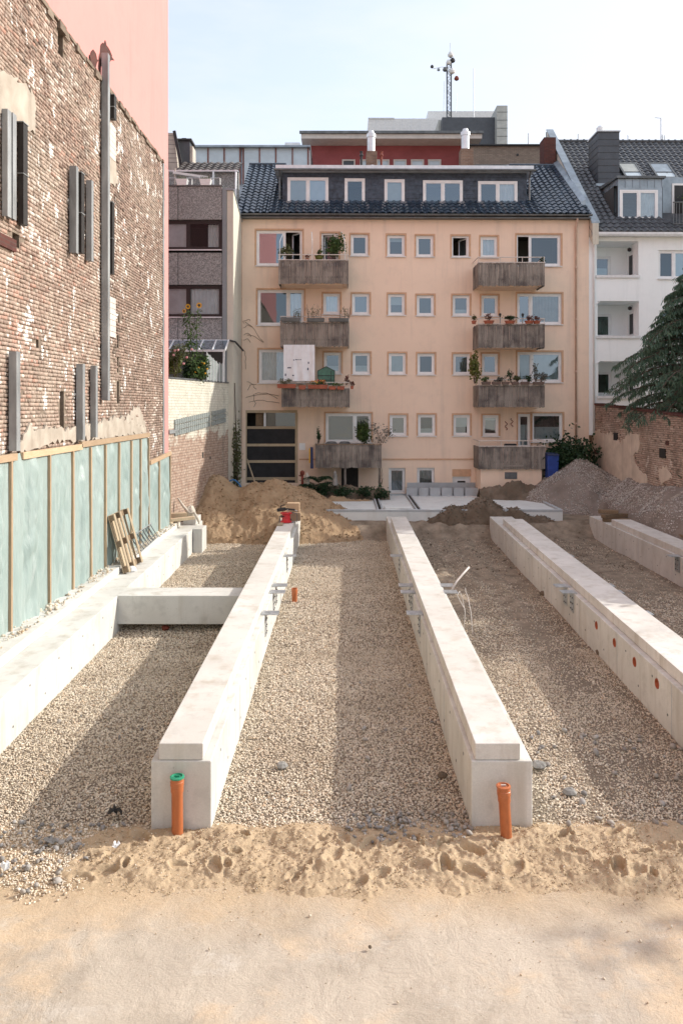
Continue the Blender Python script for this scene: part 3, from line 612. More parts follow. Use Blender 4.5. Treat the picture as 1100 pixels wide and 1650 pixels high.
# ------------------------------------------------------------------ concrete beams
def taper(x0a, x1a, x0b, x1b, ya, yb, z0, z1, n=1):
    m = MB(); V = []; F = []
    for i in range(n + 1):
        t = i / n; y = ya + (yb - ya) * t; l = x0a + (x0b - x0a) * t; r = x1a + (x1b - x1a) * t
        V += [(l, y, z0), (r, y, z0), (r, y, z1), (l, y, z1)]
    F.append((0, 1, 2, 3)); k = 4 * n; F.append((k + 3, k + 2, k + 1, k))
    for i in range(n):
        b = 4 * i
        for j in range(4): F.append((b + j, b + 4 + j, b + 4 + (j + 1) % 4, b + (j + 1) % 4))
    return m.add(V, F)
def beam(label, body, cap, ya, yb, yc, holes=None):
    x0a, x1a, x0b, x1b = body
    t = thing('foundation_beam', label, 'beam', ((x0a + x1a) / 2, (ya + yb) / 2, 0), 'parallel concrete foundation beams')
    bo = taper(x0a, x1a, x0b, x1b, ya, yb, -0.25, 0.80).build('beam_body', M['concrete'], t, bevel=0.014)
    c = cap; taper(c[0], c[1], c[2], c[3], ya + 0.02, yc, 0.803, 1.0).build('beam_cap', M['concrete_cap'], t, bevel=0.01)
    for k in range(1, int((yb - ya) / 2.6)):                # formwork seams standing a few millimetres proud
        y = ya + 2.6 * k; q = (y - ya) / (yb - ya); l = x0a + (x0b - x0a) * q; r = x1a + (x1b - x1a) * q; m = MB()
        m.box(l - 0.004, y - 0.006, -0.1, l + 0.01, y + 0.006, 0.775); m.box(r - 0.01, y - 0.006, -0.1, r + 0.004, y + 0.006, 0.775); m.build('formwork_seam', M['concrete_kerb'], t)
    return t, bo
tie_mesh = None
def ties(parent, fx, side, ys):                          # plugged formwork tie holes, dark discs painting the shade of a recess
    global tie_mesh
    if tie_mesh is None:
        m = MB(); m.tube([(-.003, 0, 0), (.0015, 0, 0)], .02, 10); tie_mesh = m.mesh('tie_hole', M['zinc_dark'])
    for i, y in enumerate(ys): link('tie_hole', tie_mesh, parent, (fx(y) + side * .0015, y, (.62, .24)[i % 2] + .01 * math.sin(y * 7)))
beamA, _ = beam('capped concrete beam with the green-lidded pipe at its near end', (-2.30, -1.585, -2.40, -1.675), (-2.21, -1.685, -2.29, -1.765), 9.19, 29.5, 27.9)
beamB, _ = beam('capped concrete beam with the all-orange pipe at its near end', (1.49, 2.215, 1.56, 2.33), (1.54, 2.075, 1.64, 2.20), 9.19, 29.6, 27.9)
cx = lambda y, a, b: a + (b - a) * (y - 8.0) / 21.6
beamC, bodyC = beam('concrete beam with four round orange holes through its side', (4.876, 5.736, 5.50, 6.36), (4.967, 5.677, 5.61, 6.30), 9.19, 29.6, 27.6)
beamD, _ = beam('far right concrete beam with stacked timbers at its far end', (9.30, 10.12, 9.36, 10.18), (9.40, 10.08, 9.42, 10.10), 9.19, 29.8, 27.5)
# round pipe sleeves through beam C
cut = MB(); sl = []
for y in (12.4, 13.45, 14.55, 15.7):
    x = cx(y, 4.84, 5.50); cut.tube([(x - 0.3, y, 0.57), (x + 0.40, y, 0.57)], 0.083, 24); sl.append((x, y))
co = cut.build('cutter', M['concrete'], None)
bm_ = bodyC.modifiers.new('holes', 'BOOLEAN'); bm_.operation = 'DIFFERENCE'; bm_.object = co; bm_.solver = 'EXACT'
bodyC.modifiers.move(1, 0)
bpy.context.view_layer.update(); dg = bpy.context.evaluated_depsgraph_get()
bm_only = bodyC.modifiers['bevel']; bm_only.show_viewport = False
bpy.context.view_layer.update(); dg.update()
nm = bpy.data.meshes.new_from_object(bodyC.evaluated_get(dg)); bodyC.modifiers.remove(bm_); bodyC.data = nm
bm_only.show_viewport = True; bpy.data.objects.remove(co)
for x, y in sl:
    m = MB(); n = 24; V = []; F = []
    for r, d in ((0.081, -0.004), (0.081, 0.385), (0.070, 0.385), (0.070, -0.004)):
        for j in range(n):
            an = 2 * math.pi * j / n; V.append((x + d, y + r * math.cos(an), 0.57 + r * math.sin(an)))
    for i in range(4):
        for j in range(n): F.append((i * n + j, i * n + (j + 1) % n, ((i + 1) % 4) * n + (j + 1) % n, ((i + 1) % 4) * n + j))
    m.add(V, F); m.build('pipe_sleeve', M['pvc_in'], beamC, smooth=True)
# stepped strip footing along the covered wall, and the cross beam
ft = thing('strip_footing', 'stepped concrete strip footing along the foot of the green sheeting', 'footing', (-5.6, 16, 0))
taper(-6.5, -4.80, -6.5, -5.25, 4.0, 28.6, -0.25, 0.80).build('footing_body', M['concrete'], ft, bevel=0.012)
taper(-6.3, -5.36, -6.3, -5.79, 4.0, 27.3, 0.803, 0.985).build('footing_step', M['concrete_cap'], ft, bevel=0.01)
m = MB(); m.box(-5.2, 26.5, -0.2, -4.88, 27.35, 0.815); m.build('end_block', M['concrete'], ft, bevel=0.012)
m = MB(); m.box(-5.75, 27.55, 0.8, -5.3, 28.55, 1.03); m.build('end_upstand', M['concrete_cap'], ft, bevel=0.012)
m = MB(); m.box(-5.07, 17.2, 0.17, -2.33, 17.98, 0.805)
o = m.build('cross_beam', M['concrete'], None, bevel=0.012); props(o, 'short concrete cross beam bridging from the footing to the second beam', 'beam')

# steel angle brackets
def bracket(x, y, side, label):                         # x = beam side face, side = +1 right / -1 left
    t = thing('steel_bracket', label, 'bracket', (x, y, 0.4), 'steel angle brackets bolted to the beams')
    m = MB(); m.box(min(x - side * 0.07, x + side * 0.27), y - 0.15, 0.803, max(x - side * 0.07, x + side * 0.27), y + 0.15, 0.818); m.build('shelf_plate', M['steel'], t, bevel=0.002)
    m = MB(); m.box(min(x + side * 0.002, x + side * 0.016), y - 0.14, 0.36, max(x + side * 0.002, x + side * 0.016), y + 0.14, 0.801); m.build('wall_plate', M['steel'], t)
    for dy in (-0.08, 0.06):
        for z in (0.43, 0.56, 0.69):
            m = MB(); m.tube([(x + side * 0.014, y + dy, z), (x + side * 0.035, y + dy, z)], 0.014, 6); m.build('bolt', M['zinc_dark'], t)
fA = lambda y: -1.585 + (-1.675 + 1.585) * (y - 9.19) / 20.3
fBl = lambda y: 1.49 + 0.07 * (y - 9.19) / 20.4; fBr = lambda y: 2.215 + 0.115 * (y - 9.19) / 20.4
fCl = lambda y: cx(y, 4.84, 5.50); fCr = lambda y: cx(y, 5.70, 6.36)
ties(beamA, fA, 1, np.arange(9.9, 29, .65)); ties(beamB, fBl, -1, np.arange(9.8, 29, .65)); ties(beamC, fCl, -1, [y for y in np.arange(10.0, 29, .65) if min(abs(y - q) for q in (12.4, 13.45, 14.55, 15.7)) > .12]); ties(beamD, lambda y: 9.30 + .06 * (y - 9.19) / 20.6, -1, np.arange(20, 29.5, .65)); ties(ft, lambda y: -4.80 - .45 * (y - 4) / 24.6, 1, np.arange(9.6, 26.3, .65))
for fn, sd, who in ((fA, 1, 'right side of the green-lidded beam'), (fBl, -1, 'left side of the middle beam')):
    for y, w in ((15.75, 'nearest of four steel brackets on the '), (17.55, 'second nearest of four steel brackets on the '), (18.2, 'third nearest of four steel brackets on the '), (21.8, 'farthest of four steel brackets on the ')):
        bracket(fn(y), y, sd, w + who)
for y, w in ((17.55, 'nearer'), (18.2, 'farther')): bracket(fBr(y), y, 1, w + ' steel bracket beside the bent white conduit')
for y, w in ((17.55, 'nearer'), (18.15, 'farther')): bracket(fCl(y), y, -1, w + ' steel bracket of the pair behind the round holes')
for y, w in ((15.75, 'nearest'), (17.55, 'second nearest'), (18.2, 'third nearest'), (21.8, 'farthest')): bracket(fCr(y), y, 1, w + ' steel bracket on the far side of the holed beam')
bracket(9.32, 21.8, -1, 'single steel bracket on the far right beam')
# ------------------------------------------------------------------ left: pink building with the bare brick party wall
WX = -6.12
def W(px, py): Y = -WX * FPX / (HX - px); return Y, CZ - (py - HY) * Y / FPX
pk = thing('pink_building', 'tall pink rendered building with a bare brick party wall', 'building', (-9, 14, 0))
BT, BY1 = 13.22, 26.05                                   # top of old brickwork, its far end
m = MB()
m.box(-14, -8, 13.25, WX - 0.03, 27.0, 24.0); m.build('pink_upper_wall', M['pink'], pk, bevel=0.02)
m = MB(); m.box(-14, 26.28, 0, WX - 0.03, 27.02, 13.245); m.build('pink_corner_strip', M['pink'], pk)
HOLES = []
for px, py, w_, h_ in ((98, 690, 0.25, 0.8), (190, 560, 0.14, 0.35), (190, 600, 0.14, 0.4), (190, 650, 0.18, 0.6), (95, 85, 0.3, 0.5), (192, 520, 0.12, 0.25), (22, 395, 0.3, 0.25), (130, 640, 0.2, 0.16), (60, 560, 0.13, 0.16)):
    Y_, Z_ = W(px, py); HOLES.append((Y_, Y_ + w_, Z_, Z_ + h_))
def WF(u, d, z): return (WX - 0.019 - d, u, z)
m = wall_open(WF, -8, 26.05, 0, 13.24, HOLES, 0.22)
for h_ in HOLES: m.quad((h_[0], .22, h_[2]), (h_[1], .22, h_[2]), (h_[1], .22, h_[3]), (h_[0], .22, h_[3]))
m.box(-8, .3, 0, 26.05, 7.8, 13.24); pw = m.build('party_wall', M['mortar'], pk)
m = MB(); m.box(WX - 0.08, 26.055, 1.0, WX + 0.02, 26.275, 13.2)
for k in range(9): m.box(WX + 0.0205, 26.05, 1.6 + k * 1.3, WX + 0.026, 26.28, 1.62 + k * 1.3)
m.build('edge_flashing', M['channel'], pk)
# a thin ragged top course of mortar along the old roof line
m = MB(); r = np.random.default_rng(5); y = 6.0
while y < 26.0:
    w = r.uniform(0.15, 0.5); m.box(WX - 0.08, y, BT - r.uniform(0.02, 0.16), WX + r.uniform(0.02, 0.07), min(y + w, 26.04), BT + 0.03); y += w
m.build('roof_line_scar', M['mortar'], pk)
# bricks
def brick_course(y0, y1, z0, z1, rng, bl=0.25, bh=0.078, gap=0.013):
    out = []; z = z0; row = 0
    while z < z1:
        y = y0 - rng.uniform(0, 0.25); hdr = row % 2
        while y < y1:
            L = (bl if not hdr else bl / 2 + 0.002) * rng.uniform(0.94, 1.05)
            out.append((max(y, y0), min(y + L - gap, y1), z + rng.normal(0, 0.003), z + bh - gap + rng.normal(0, 0.003))); y += L
        z += bh; row += 1
    return out
r = np.random.default_rng(11)
BR = [b for b in brick_course(9.5, BY1, 0.95, BT - 0.03, r) if not any(b[1] > h_[0] and b[0] < h_[1] and b[3] > h_[2] and b[2] < h_[3] for h_ in HOLES)]
def brick_quads(lst, x, side, rng, dark=None):
    V = []; F = []; T = []
    for k, (a, b, c, d) in enumerate(lst):
        if b - a < 0.03: continue
        q = rng.uniform(); miss = q < 0.018
        pr = -0.020 if miss else rng.normal(0, 0.0055) + (0.018 if q > 0.965 else 0)
        t = float(np.clip(rng.normal(0.55, 0.2), 0, 0.93)) if not dark else dark(a, c, rng)
        n = len(V); x1 = x + side * pr; x0 = x - side * 0.03; j = rng.normal(0, 0.003, 8)
        V += [(x0, a, c), (x0, b, c), (x0, b, d), (x0, a, d), (x1 + j[0], a + j[4] + .004, c + j[5] + .004), (x1 + j[1], b + j[6] - .004, c + j[7] + .004), (x1 + j[2], b + j[5] - .004, d + j[4] - .004), (x1 + j[3], a + j[7] + .004, d + j[6] - .004)]
        F += [(n + 4, n + 5, n + 6, n + 7), (n, n + 1, n + 5, n + 4), (n + 1, n + 2, n + 6, n + 5), (n + 2, n + 3, n + 7, n + 6), (n + 3, n, n + 4, n + 7)]
        T += [t] * 8
    return V, F, T
def tone_mesh(name, V, F, T, mat, base=(0, 0, 0)):
    me = np_mesh(name, np.array(V) - np.array(base), F, mat); a = me.attributes.new('tone', 'FLOAT', 'POINT'); a.data.foreach_set('value', np.array(T, np.float32)); return me
def tone_of(y, z, rng):
    t = rng.normal(0.60, 0.17); 
    if y > 19.9: t -= 0.22
    if y < 14.6 and 4.5 < z < 9: t += 0.45 if rng.uniform() < 0.65 else 0
    if 14.5 < y < 18.5 and z > 9.5 and rng.uniform() < 0.4: t -= 0.3
    if rng.uniform() < np.clip(.03 + 1.1 * (float(pnoise(y * .9, z * .8, 5)) - .12), .02, .5): return float(rng.uniform(.95, 1.0))
    return float(np.clip(t, 0, .9))
vis = [b for b in BR if b[1] > 13.5 and b[2] > 3.9]; vis.sort(key=lambda b: b[0] + abs(b[2] - 7) * 0.05)
near = [b for b in vis if b[0] > 13.62 and 4.2 < b[2] < 11.5][:300]; ns = set(near); rest = [b for b in BR if b not in ns]
V, F, T = brick_quads(rest, WX, 1, r, tone_of)
o = link('brickwork', tone_mesh('brickwork', V, F, T, M['brick'], ABS[pk.name]), pk, ABS[pk.name]); o['kind'] = 'stuff'
protos = []
for k in range(12):
    for half in (0, 1):
        V, F, T = brick_quads([(-0.118, 0.118, -0.032, 0.033)] if not half else [(-0.056, 0.056, -0.032, 0.033)], 0, 1, r, lambda a, c, g: float(np.clip(g.normal(0.72, 0.2), 0.2, 1)))
        protos.append(tone_mesh('brick', V, F, T, M['brick']))
for b in near:
    half = (b[1] - b[0]) < 0.17; me = protos[2 * int(r.integers(0, 12)) + int(half)]
    link('brick', me, pw, (WX, (b[0] + b[1]) / 2, (b[2] + b[3]) / 2))
# plaster remnants and tiled patch on the wall
def patch(name, pts, mat, thick, parent, x=WX, seed=1, n=40):
    rg = np.random.default_rng(seed); P = []
    for i in range(len(pts)):
        a, b = np.array(pts[i]), np.array(pts[(i + 1) % len(pts)])
        for t in np.linspace(0, 1, max(3, int(np.linalg.norm(b - a) / 0.12)), endpoint=False): P.append(a + (b - a) * t + rg.normal(0, 0.05, 2))
    m = MB(); k = len(P); m.add([(x + 0.0, p[0], p[1]) for p in P] + [(x + thick, p[0], p[1]) for p in P], [tuple(range(k, 2 * k))] + [(i, (i + 1) % k, k + (i + 1) % k, k + i) for i in range(k)])
    return m.build(name, mat, parent)
patch('plaster_remnant', [W(-30, 110), W(10, 118), W(40, 135), W(57, 165), W(55, 215), W(40, 205), W(20, 190), W(-30, 180)], M['plaster_cream'], 0.028, pk)
patch('plaster_remnant', [W(30, 700), W(60, 690), W(120, 690), W(180, 672), W(233, 688), W(235, 700), W(100, 712), W(30, 728)], M['plaster_cream'], 0.04, pk, seed=3)
patch('plaster_remnant', [W(172, 255), W(187, 252), W(188, 290), W(180, 300), W(173, 290)], M['plaster_cream'], 0.02, pk, seed=4)
patch('plaster_remnant', [W(195, 690), W(222, 650), W(236, 690), W(230, 706), W(200, 706)], M['plaster_cream'], 0.02, pk, seed=9)
tile_m = MB(); tile_m.box(-0.0, -0.07, -0.07, 0.012, 0.07, 0.07); tile_me = tile_m.mesh('wall_tile', M['cream_trim'])
for (xa, xb, ya, yb) in ((174, 186, 195, 250), (174, 186, 478, 542)):
    Y0, Zt = W(xa, ya); Y1, _ = W(xb, ya); _, Zb = W(xa, yb)
    y = Y0 + 0.08
    while y < Y1:
        z = Zb + 0.08
        while z < Zt: link('wall_tile', tile_me, pw, (WX + 0.018, y, z)); z += 0.15
        y += 0.15
# torn hole in the render around the head of the long channel
m = patch('render_scar', [W(161, 100), W(165, 70), W(173, 66), W(180, 84), W(186, 98), W(178, 96), W(170, 98), W(168, 112), W(160, 112)], M['brick_red'], 0.012, pk, WX - 0.03, 7)
m = patch('render_scar', [W(147, 90), W(153, 84), W(160, 100), W(156, 113), W(149, 108)], M['brick_red'], 0.012, pk, WX - 0.03, 8)
# steel channels and black strips on the wall
def channel(px0, py0, py1, wid, prot, label, mat='channel', name='steel_channel', grp='grey steel channels on the brick wall', pieces=None):
    Y, Zt = W(px0, py0); _, Zb = W(px0, py1)
    t = thing(name, label, 'steel channel' if mat == 'channel' else 'black strip', (WX, Y, Zb), grp)
    x0, x1 = WX + 0.03, WX + 0.03 + prot
    zs = pieces or [Zb, Zt]
    for a, b in zip(zs[:-1], zs[1:]):
        m = MB()
        if mat == 'channel':
            m.box(x0, Y, a, x1, Y + 0.012, b); m.box(x0, Y + wid - 0.012, a, x1 * 1.0, Y + wid, b); m.box(x1 - 0.013, Y + 0.012, a, x1 - 0.001, Y + wid - 0.012, b)
            m.build('channel_section', M[mat], t)
        else:
            m.box(x0, Y, a + 0.015, x1, Y + wid, b - 0.015); m.build('strip_section', M[mat], t)
            m = MB(); m.box(x0 - 0.02, Y - 0.03, b - 0.014, x1 + 0.012, Y + wid + 0.02, b + 0.004); m.build('clip', M['channel'], t)
    return t
channel(1, 175, 348, 0.16, 0.10, 'grey steel channel cut by the left edge of the photo, high on the wall')
channel(10.5, 181, 352, 0.16, 0.09, 'second grey steel channel from the left edge, high on the wall')
channel(110, 267, 407, 0.15, 0.15, 'short grey steel channel hugging a black strip at its right')
channel(137, 290, 420, 0.15, 0.13, 'short grey steel channel left of the longest one')
Y, a_ = W(162, 85); _, b_ = W(162, 645); zz = [b_, 7.4, 9.3, 11.2, a_]
channel(162, 85, 645, 0.17, 0.16, 'longest grey steel channel, rising into a torn patch of pink render', pieces=zz)
channel(12, 566, 727, 0.17, 0.14, 'grey steel channel standing at the left end of the green sheeting')
channel(121, 586, 709, 0.16, 0.15, 'left one of two grey steel channels just above the sheeting')
channel(144, 589, 705, 0.15, 0.13, 'right one of two grey steel channels just above the sheeting')
for px, a, b, w_, p_, lab in ((27, 196, 362, 0.20, 0.10, 'leftmost black tarred strip on the brick wall'), (121, 277, 408, 0.2, 0.12, 'black tarred strip beside the short grey channel'), (172, 325, 442, 0.18, 0.12, 'black tarred strip low beside the longest channel'), (175, 152, 191, 0.2, 0.12, 'small black tarred strip right under the roof line')):
    Y, zt = W(px, a); _, zb = W(px, b); channel(px, a, b, w_, p_, lab, 'tar', 'black_strip', 'black strips on the brick wall', [zb, (zb + zt) / 2, zt])
m = MB(); Y, Z = W(0, 385); m.box(WX - 0.02, 12.0, Z - 0.12, WX + 0.05, 14.35, Z + 0.10); o = m.build('lintel', M['brick_red'], pk)
# ------------------------------------------------------------------ green sheeting on battens
def sheeting(label, ysegs, ztop, zbot, rails, x=-6.0, loc=None):
    t = thing('sheeting', label, 'plastic sheeting', (x, ysegs[0], zbot))
    for a, b in zip(ysegs[:-1], ysegs[1:]):
        n = max(14, int((b - a) / 0.045)); k = 60; yy = np.linspace(a - 0.02, b + 0.02, n); zz = np.linspace(zbot - 0.05, ztop(a), k)
        Y, Z = np.meshgrid(yy, zz); u = (Y - a) / (b - a); v = (Z - zbot) / (ztop(a) - zbot)
        belly = 0.03 * np.clip((1 - v) * 9, 0, 1) * np.sin(np.pi * np.clip(u, 0, 1)) * (1.2 - 0.7 * v)
        sag = fbm(Y * 3.4 + 0.5 * np.sin(Z), Z * 0.28, 1.0, 4, int(a * 10)) * 0.15 + fbm(Y * 6 + Z * 1.1, Z * 1.1 - Y, 1.0, 3, int(a * 7)) * 0.028
        diag = 0.038 * np.abs(np.sin((Z * 2.1 + np.abs(u - 0.5) * 5.0) * 2.0 + 2 * fbm(Y, Z, 0.8, 2, 3))) * np.sin(np.pi * np.clip(u, 0, 1))
        ZZ = zbot - 0.05 + v * (np.vectorize(ztop)(Y) - zbot + 0.05)
        X = x + belly + (sag + diag) * np.sin(np.pi * np.clip(u, 0.0, 1.0)) * np.clip((1 - v) * 9, 0, 1)
        i = np.arange(k - 1)[:, None] * n + np.arange(n - 1)[None, :]; F = np.stack([i, i + 1, i + 1 + n, i + n], -1).reshape(-1, 4)
        base = np.array(ABS[t.name]); link('sheet', np_mesh('sheet', np.stack([X, Y, ZZ], -1).reshape(-1, 3) - base, F, M['film'], True), t, ABS[t.name])
    for y in ysegs[1:]:
        j_ = random.gauss(0, .025); m = MB(lambda a, b, c, j_=j_: (a, b + j_ * (c - zbot) / 3 + .008 * math.sin(c * 1.7 + y), c)); m.box(x - 0.01, y - 0.033, zbot - 0.06, x + 0.055, y + 0.033, ztop(y) - 0.10); m.build('batten', M['wood_new'], t, bevel=0.003)
    for a, b, dz in rails:
        m = MB(); za, zb_ = ztop(a) + dz, ztop(b) + dz
        m.hexa([(x - 0.02, a, za - .10), (x + .06, a, za - .10), (x + .06, b, zb_ - .10), (x - 0.02, b, zb_ - .10), (x - 0.02, a, za + .03), (x + .06, a, za + .03), (x + .06, b, zb_ + .03), (x - 0.02, b, zb_ + .03)]); m.build('top_rail', M['wood_new_y'], t, bevel=0.004)
    return t
sheeting('long run of pale green plastic sheeting nailed on battens below the brick wall', [11.2, 12.55, 13.86, 15.7, 17.05, 18.25, 19.35, 20.5, 21.7, 22.66, 23.6], lambda y: 4.14, 1.0, [(11.2, 14.1, -0.02), (14.35, 17.6, -0.02), (17.55, 23.65, 0.03)])
sheeting('lower end run of pale green sheeting beyond the step in its top rail', [23.75, 24.95, 26.5], lambda y: 3.32 + 0.045 * (y - 24), 1.0, [(23.75, 26.6, 0)])
a = strew(-5.98, -5.68, 11, 27, 190, 0.02, 0.13, lambda x, y: np.clip(0.6 + 1.5 * fbm(x, y, 1.2, 3, 92), 0.1, 1), seed=31, lift=0.45, hf=lambda x, y: 0.985 + 0 * x)
pebbles('mortar_rubble', *a, PEB, 'pale mortar rubble along the foot of the green sheeting', 'rubble')

# ------------------------------------------------------------------ pallet leaning on the sheeting
P0 = Vector((-5.53, 20.1, 0.81)); pal = thing('pallet', 'wooden pallet leaning against the green sheeting', 'pallet', P0)
ang = math.atan2(1.46, 0.40); up = Vector((-math.cos(ang), 0, math.sin(ang))); nrm = Vector((math.sin(ang), 0, math.cos(ang))); along = Vector((0, 1, 0))
def pf(a, b, c): return tuple(P0 + along * a + up * b + nrm * c)       # a along wall, b up the slope, c out of it
L_, W_ = 1.5, 1.34
def pbox(nm, a0, b0, c0, a1, b1, c1, mt='wood_pallet'): m = MB(pf); m.box(a0, b0, c0, a1, b1, c1); return m.build(nm, M[mt], pal, bevel=0.004)
for a in (-0.67, -0.16, 0.53): pbox('runner', a, 0, 0.115, a + 0.14, L_, 0.14)
for a in (-0.67, -0.16, 0.53):
    for b in (0.0, 0.66, 1.34): pbox('block', a - 0.003, b + 0.01, 0.028, a + 0.143, b + 0.15, 0.113, 'wood_old')
for b in (0.0, 0.66, 1.34): pbox('cross_board', -0.67, b + 0.005, 0.004, 0.67, b + 0.155, 0.026, 'wood_old')
for a in (-0.67, -0.47, -0.33, -0.12, 0.03, 0.54): pbox('deck_board', a, 0, -0.02, a + 0.13, L_, 0.002)
# lattice steel spacer lying behind the pallet
lt = thing('steel_lattice', 'small steel lattice spacer lying on the footing behind the pallet', 'steel lattice', (-5.8, 22.3, 1.0))
q0, q1, r0, r1 = Vector((-5.56, 21.1, 1.03)), Vector((-5.70, 23.8, 1.03)), Vector((-5.86, 21.1, 1.42)), Vector((-5.93, 23.8, 1.42))
m = MB(); m.tube([q0, q1], 0.016, 6); m.build('lower_bar', M['steel'], lt); m = MB(); m.tube([r0, r1], 0.016, 6); m.build('upper_bar', M['steel'], lt)
for k in range(8):
    t_ = (k + 0.4) / 8; m = MB(); m.tube([q0.lerp(q1, t_), r0.lerp(r1, t_)], 0.013, 6); m.build('rung', M['zinc_dark'], lt)
    if k < 7: m = MB(); m.tube([q0.lerp(q1, t_ + 0.06) + Vector((-.1, 0, 0)), r0.lerp(r1, t_)], 0.009, 6); m.build('brace', M['zinc_dark'], lt)
m = MB(); c = Vector((-5.42, 19.75, 0.81)); m.lathe(c, [(0.10, 0), (0.115, 0.03), (0.10, 0.09), (0.05, 0.125), (0.0, 0.13)], 9)
o = m.build('plastic_tub', M['white_plastic'], None); props(o, 'small white plastic tub at the foot of the pallet', 'tub')
# timber offcuts and sacking at the end of the footing
t = thing('board_pile', 'pile of pale boards lying across the far end of the footing', 'boards', (-5.8, 27.1, 1.0))
for a, b, w, h in (((-6.15, 26.5, 1.10), (-5.25, 27.0, 1.13), .22, .10), ((-6.1, 26.95, 1.22), (-5.55, 27.15, 1.22), .3, .14), ((-5.95, 26.3, 1.03), (-5.85, 27.6, 1.03), .1, .06)):
    m = MB(); m.bar(a, b, w, h); m.build('board', M['wood_pallet'], t, bevel=0.006)
def sack(name, c, s, seed, mat, label, cat):
    rg = np.random.default_rng(seed); V = []; F = []; n, k = 16, 9
    for i in range(k):
        th = math.pi * i / (k - 1)
        for j in range(n):
            ph = 2 * math.pi * j / n; q = 1 + 0.16 * math.sin(3 * ph + seed) * math.sin(th) + rg.normal(0, 0.05)
            V.append((c[0] + s[0] * math.sin(th) * math.cos(ph) * q, c[1] + s[1] * math.sin(th) * math.sin(ph) * q, c[2] + s[2] * (1 + math.cos(th) * 1.0) * 0.5 + rg.normal(0, 0.015)))
    for i in range(k - 1):
        for j in range(n): F.append((i * n + j, (i + 1) * n + j, (i + 1) * n + (j + 1) % n, i * n + (j + 1) % n))
    m = MB(); m.add(V, F); o = m.build(name, M[mat], None, smooth=True); return props(o, label, cat)
sack('sacking', (-5.52, 27.75, 1.03), (0.16, 0.3, 0.42), 3, 'cloth_cream', 'crumpled cream sacking slumped over the board pile', 'sacking')
m = MB(); m.tube([(-5.95, 27.6, 1.75), (-5.75, 27.6, 1.45), (-5.5, 27.5, 1.2), (-5.35, 27.5, 1.25), (-5.2, 27.55, 0.95), (-5.15, 27.4, 0.85)], [.03, .05, .06, .05, .05, .02], 7)
o = m.build('cloth_strip', M['cloth_cream'], None, smooth=True); props(o, 'twisted strip of cream cloth hanging over the footing end', 'cloth')

# ------------------------------------------------------------------ whitewashed yard wall beyond the sheeting
yw = thing('yard_wall', 'peeling whitewashed wall with glass blocks below the plant terrace', 'wall', (-5.5, 30, 0))
A, B = Vector((-6.2, 26.9)), Vector((-4.93, 33.2)); dv = (B - A).normalized(); nv = Vector((dv.y, -dv.x))
def YW(a, b, c): p = A + dv * a + nv * b; return (p.x, p.y, c)
LW = (B - A).length
m = MB(YW); n = 60
m.box(0, -0.4, 0, LW, 0, 5.98); m.build('wall_face', M['whitewash'], yw)
m = MB(YW); m.box(0, -0.45, 5.983, LW, 0.03, 6.04); m.build('coping', M['zinc_dark'], yw)
m = MB(YW); m.box(0.2, 0.003, 4.05, 1.0, 0.05, 4.18); m.build('metal_ledge', M['channel'], yw)
bm2 = MB(YW); me_b = None
mb = MB(); mb.box(-0.085, -0.05, -0.085, 0.085, 0.02, 0.085); me_b = mb.mesh('glass_block', M['block']); ra = math.atan2(dv.y, dv.x)
for k in range(26):
    if 17 == k: continue
    for j in range(3):
        if k > 17 and j == 2: pass
        a = 0.75 + k * 0.2
        if a > LW - 0.2: continue
        z = 4.05 + j * 0.2 + 0.015 * k
        link('glass_block', me_b, yw, YW(a, 0.0, z), (0, 0, ra))
for k, (a, c, w, h) in enumerate(((3.3, 3.0, 0.14, 0.22), (4.1, 2.9, 0.12, 0.1))):
    m = MB(YW); m.box(a, -0.1, c, a + w, 0.004, c + h); m.build('socket_hole', M['dark'], yw)  # solid boxes, not openings; the dark colour paints the shade of a hole
# ------------------------------------------------------------------ peach coloured apartment house at the end of the site
AL = math.radians(0.6); CA, SA = math.cos(AL), math.sin(AL)
FY0 = 35.7; FX0 = (385 - HX) * FY0 / FPX
def FR(u, d, z): return (FX0 + u * CA - d * SA, FY0 + u * SA + d * CA, z)
def fpx(px, py, d=0.0):                                  # photo pixel -> u, z on the facade plane pushed back by d
    rx = (px - HX) / FPX; t = (d + (-FX0 * SA * -1) * -1 + 0) if False else None
    # point = (rx t, t); (point - origin) . ed = d, with ed = (-SA, CA)
    t = (d + (-SA) * FX0 + CA * FY0) / (-SA * rx + CA)
    x, y = rx * t, t; return ((x - FX0) * CA + (y - FY0) * SA, CZ - (py - HY) * t / FPX)

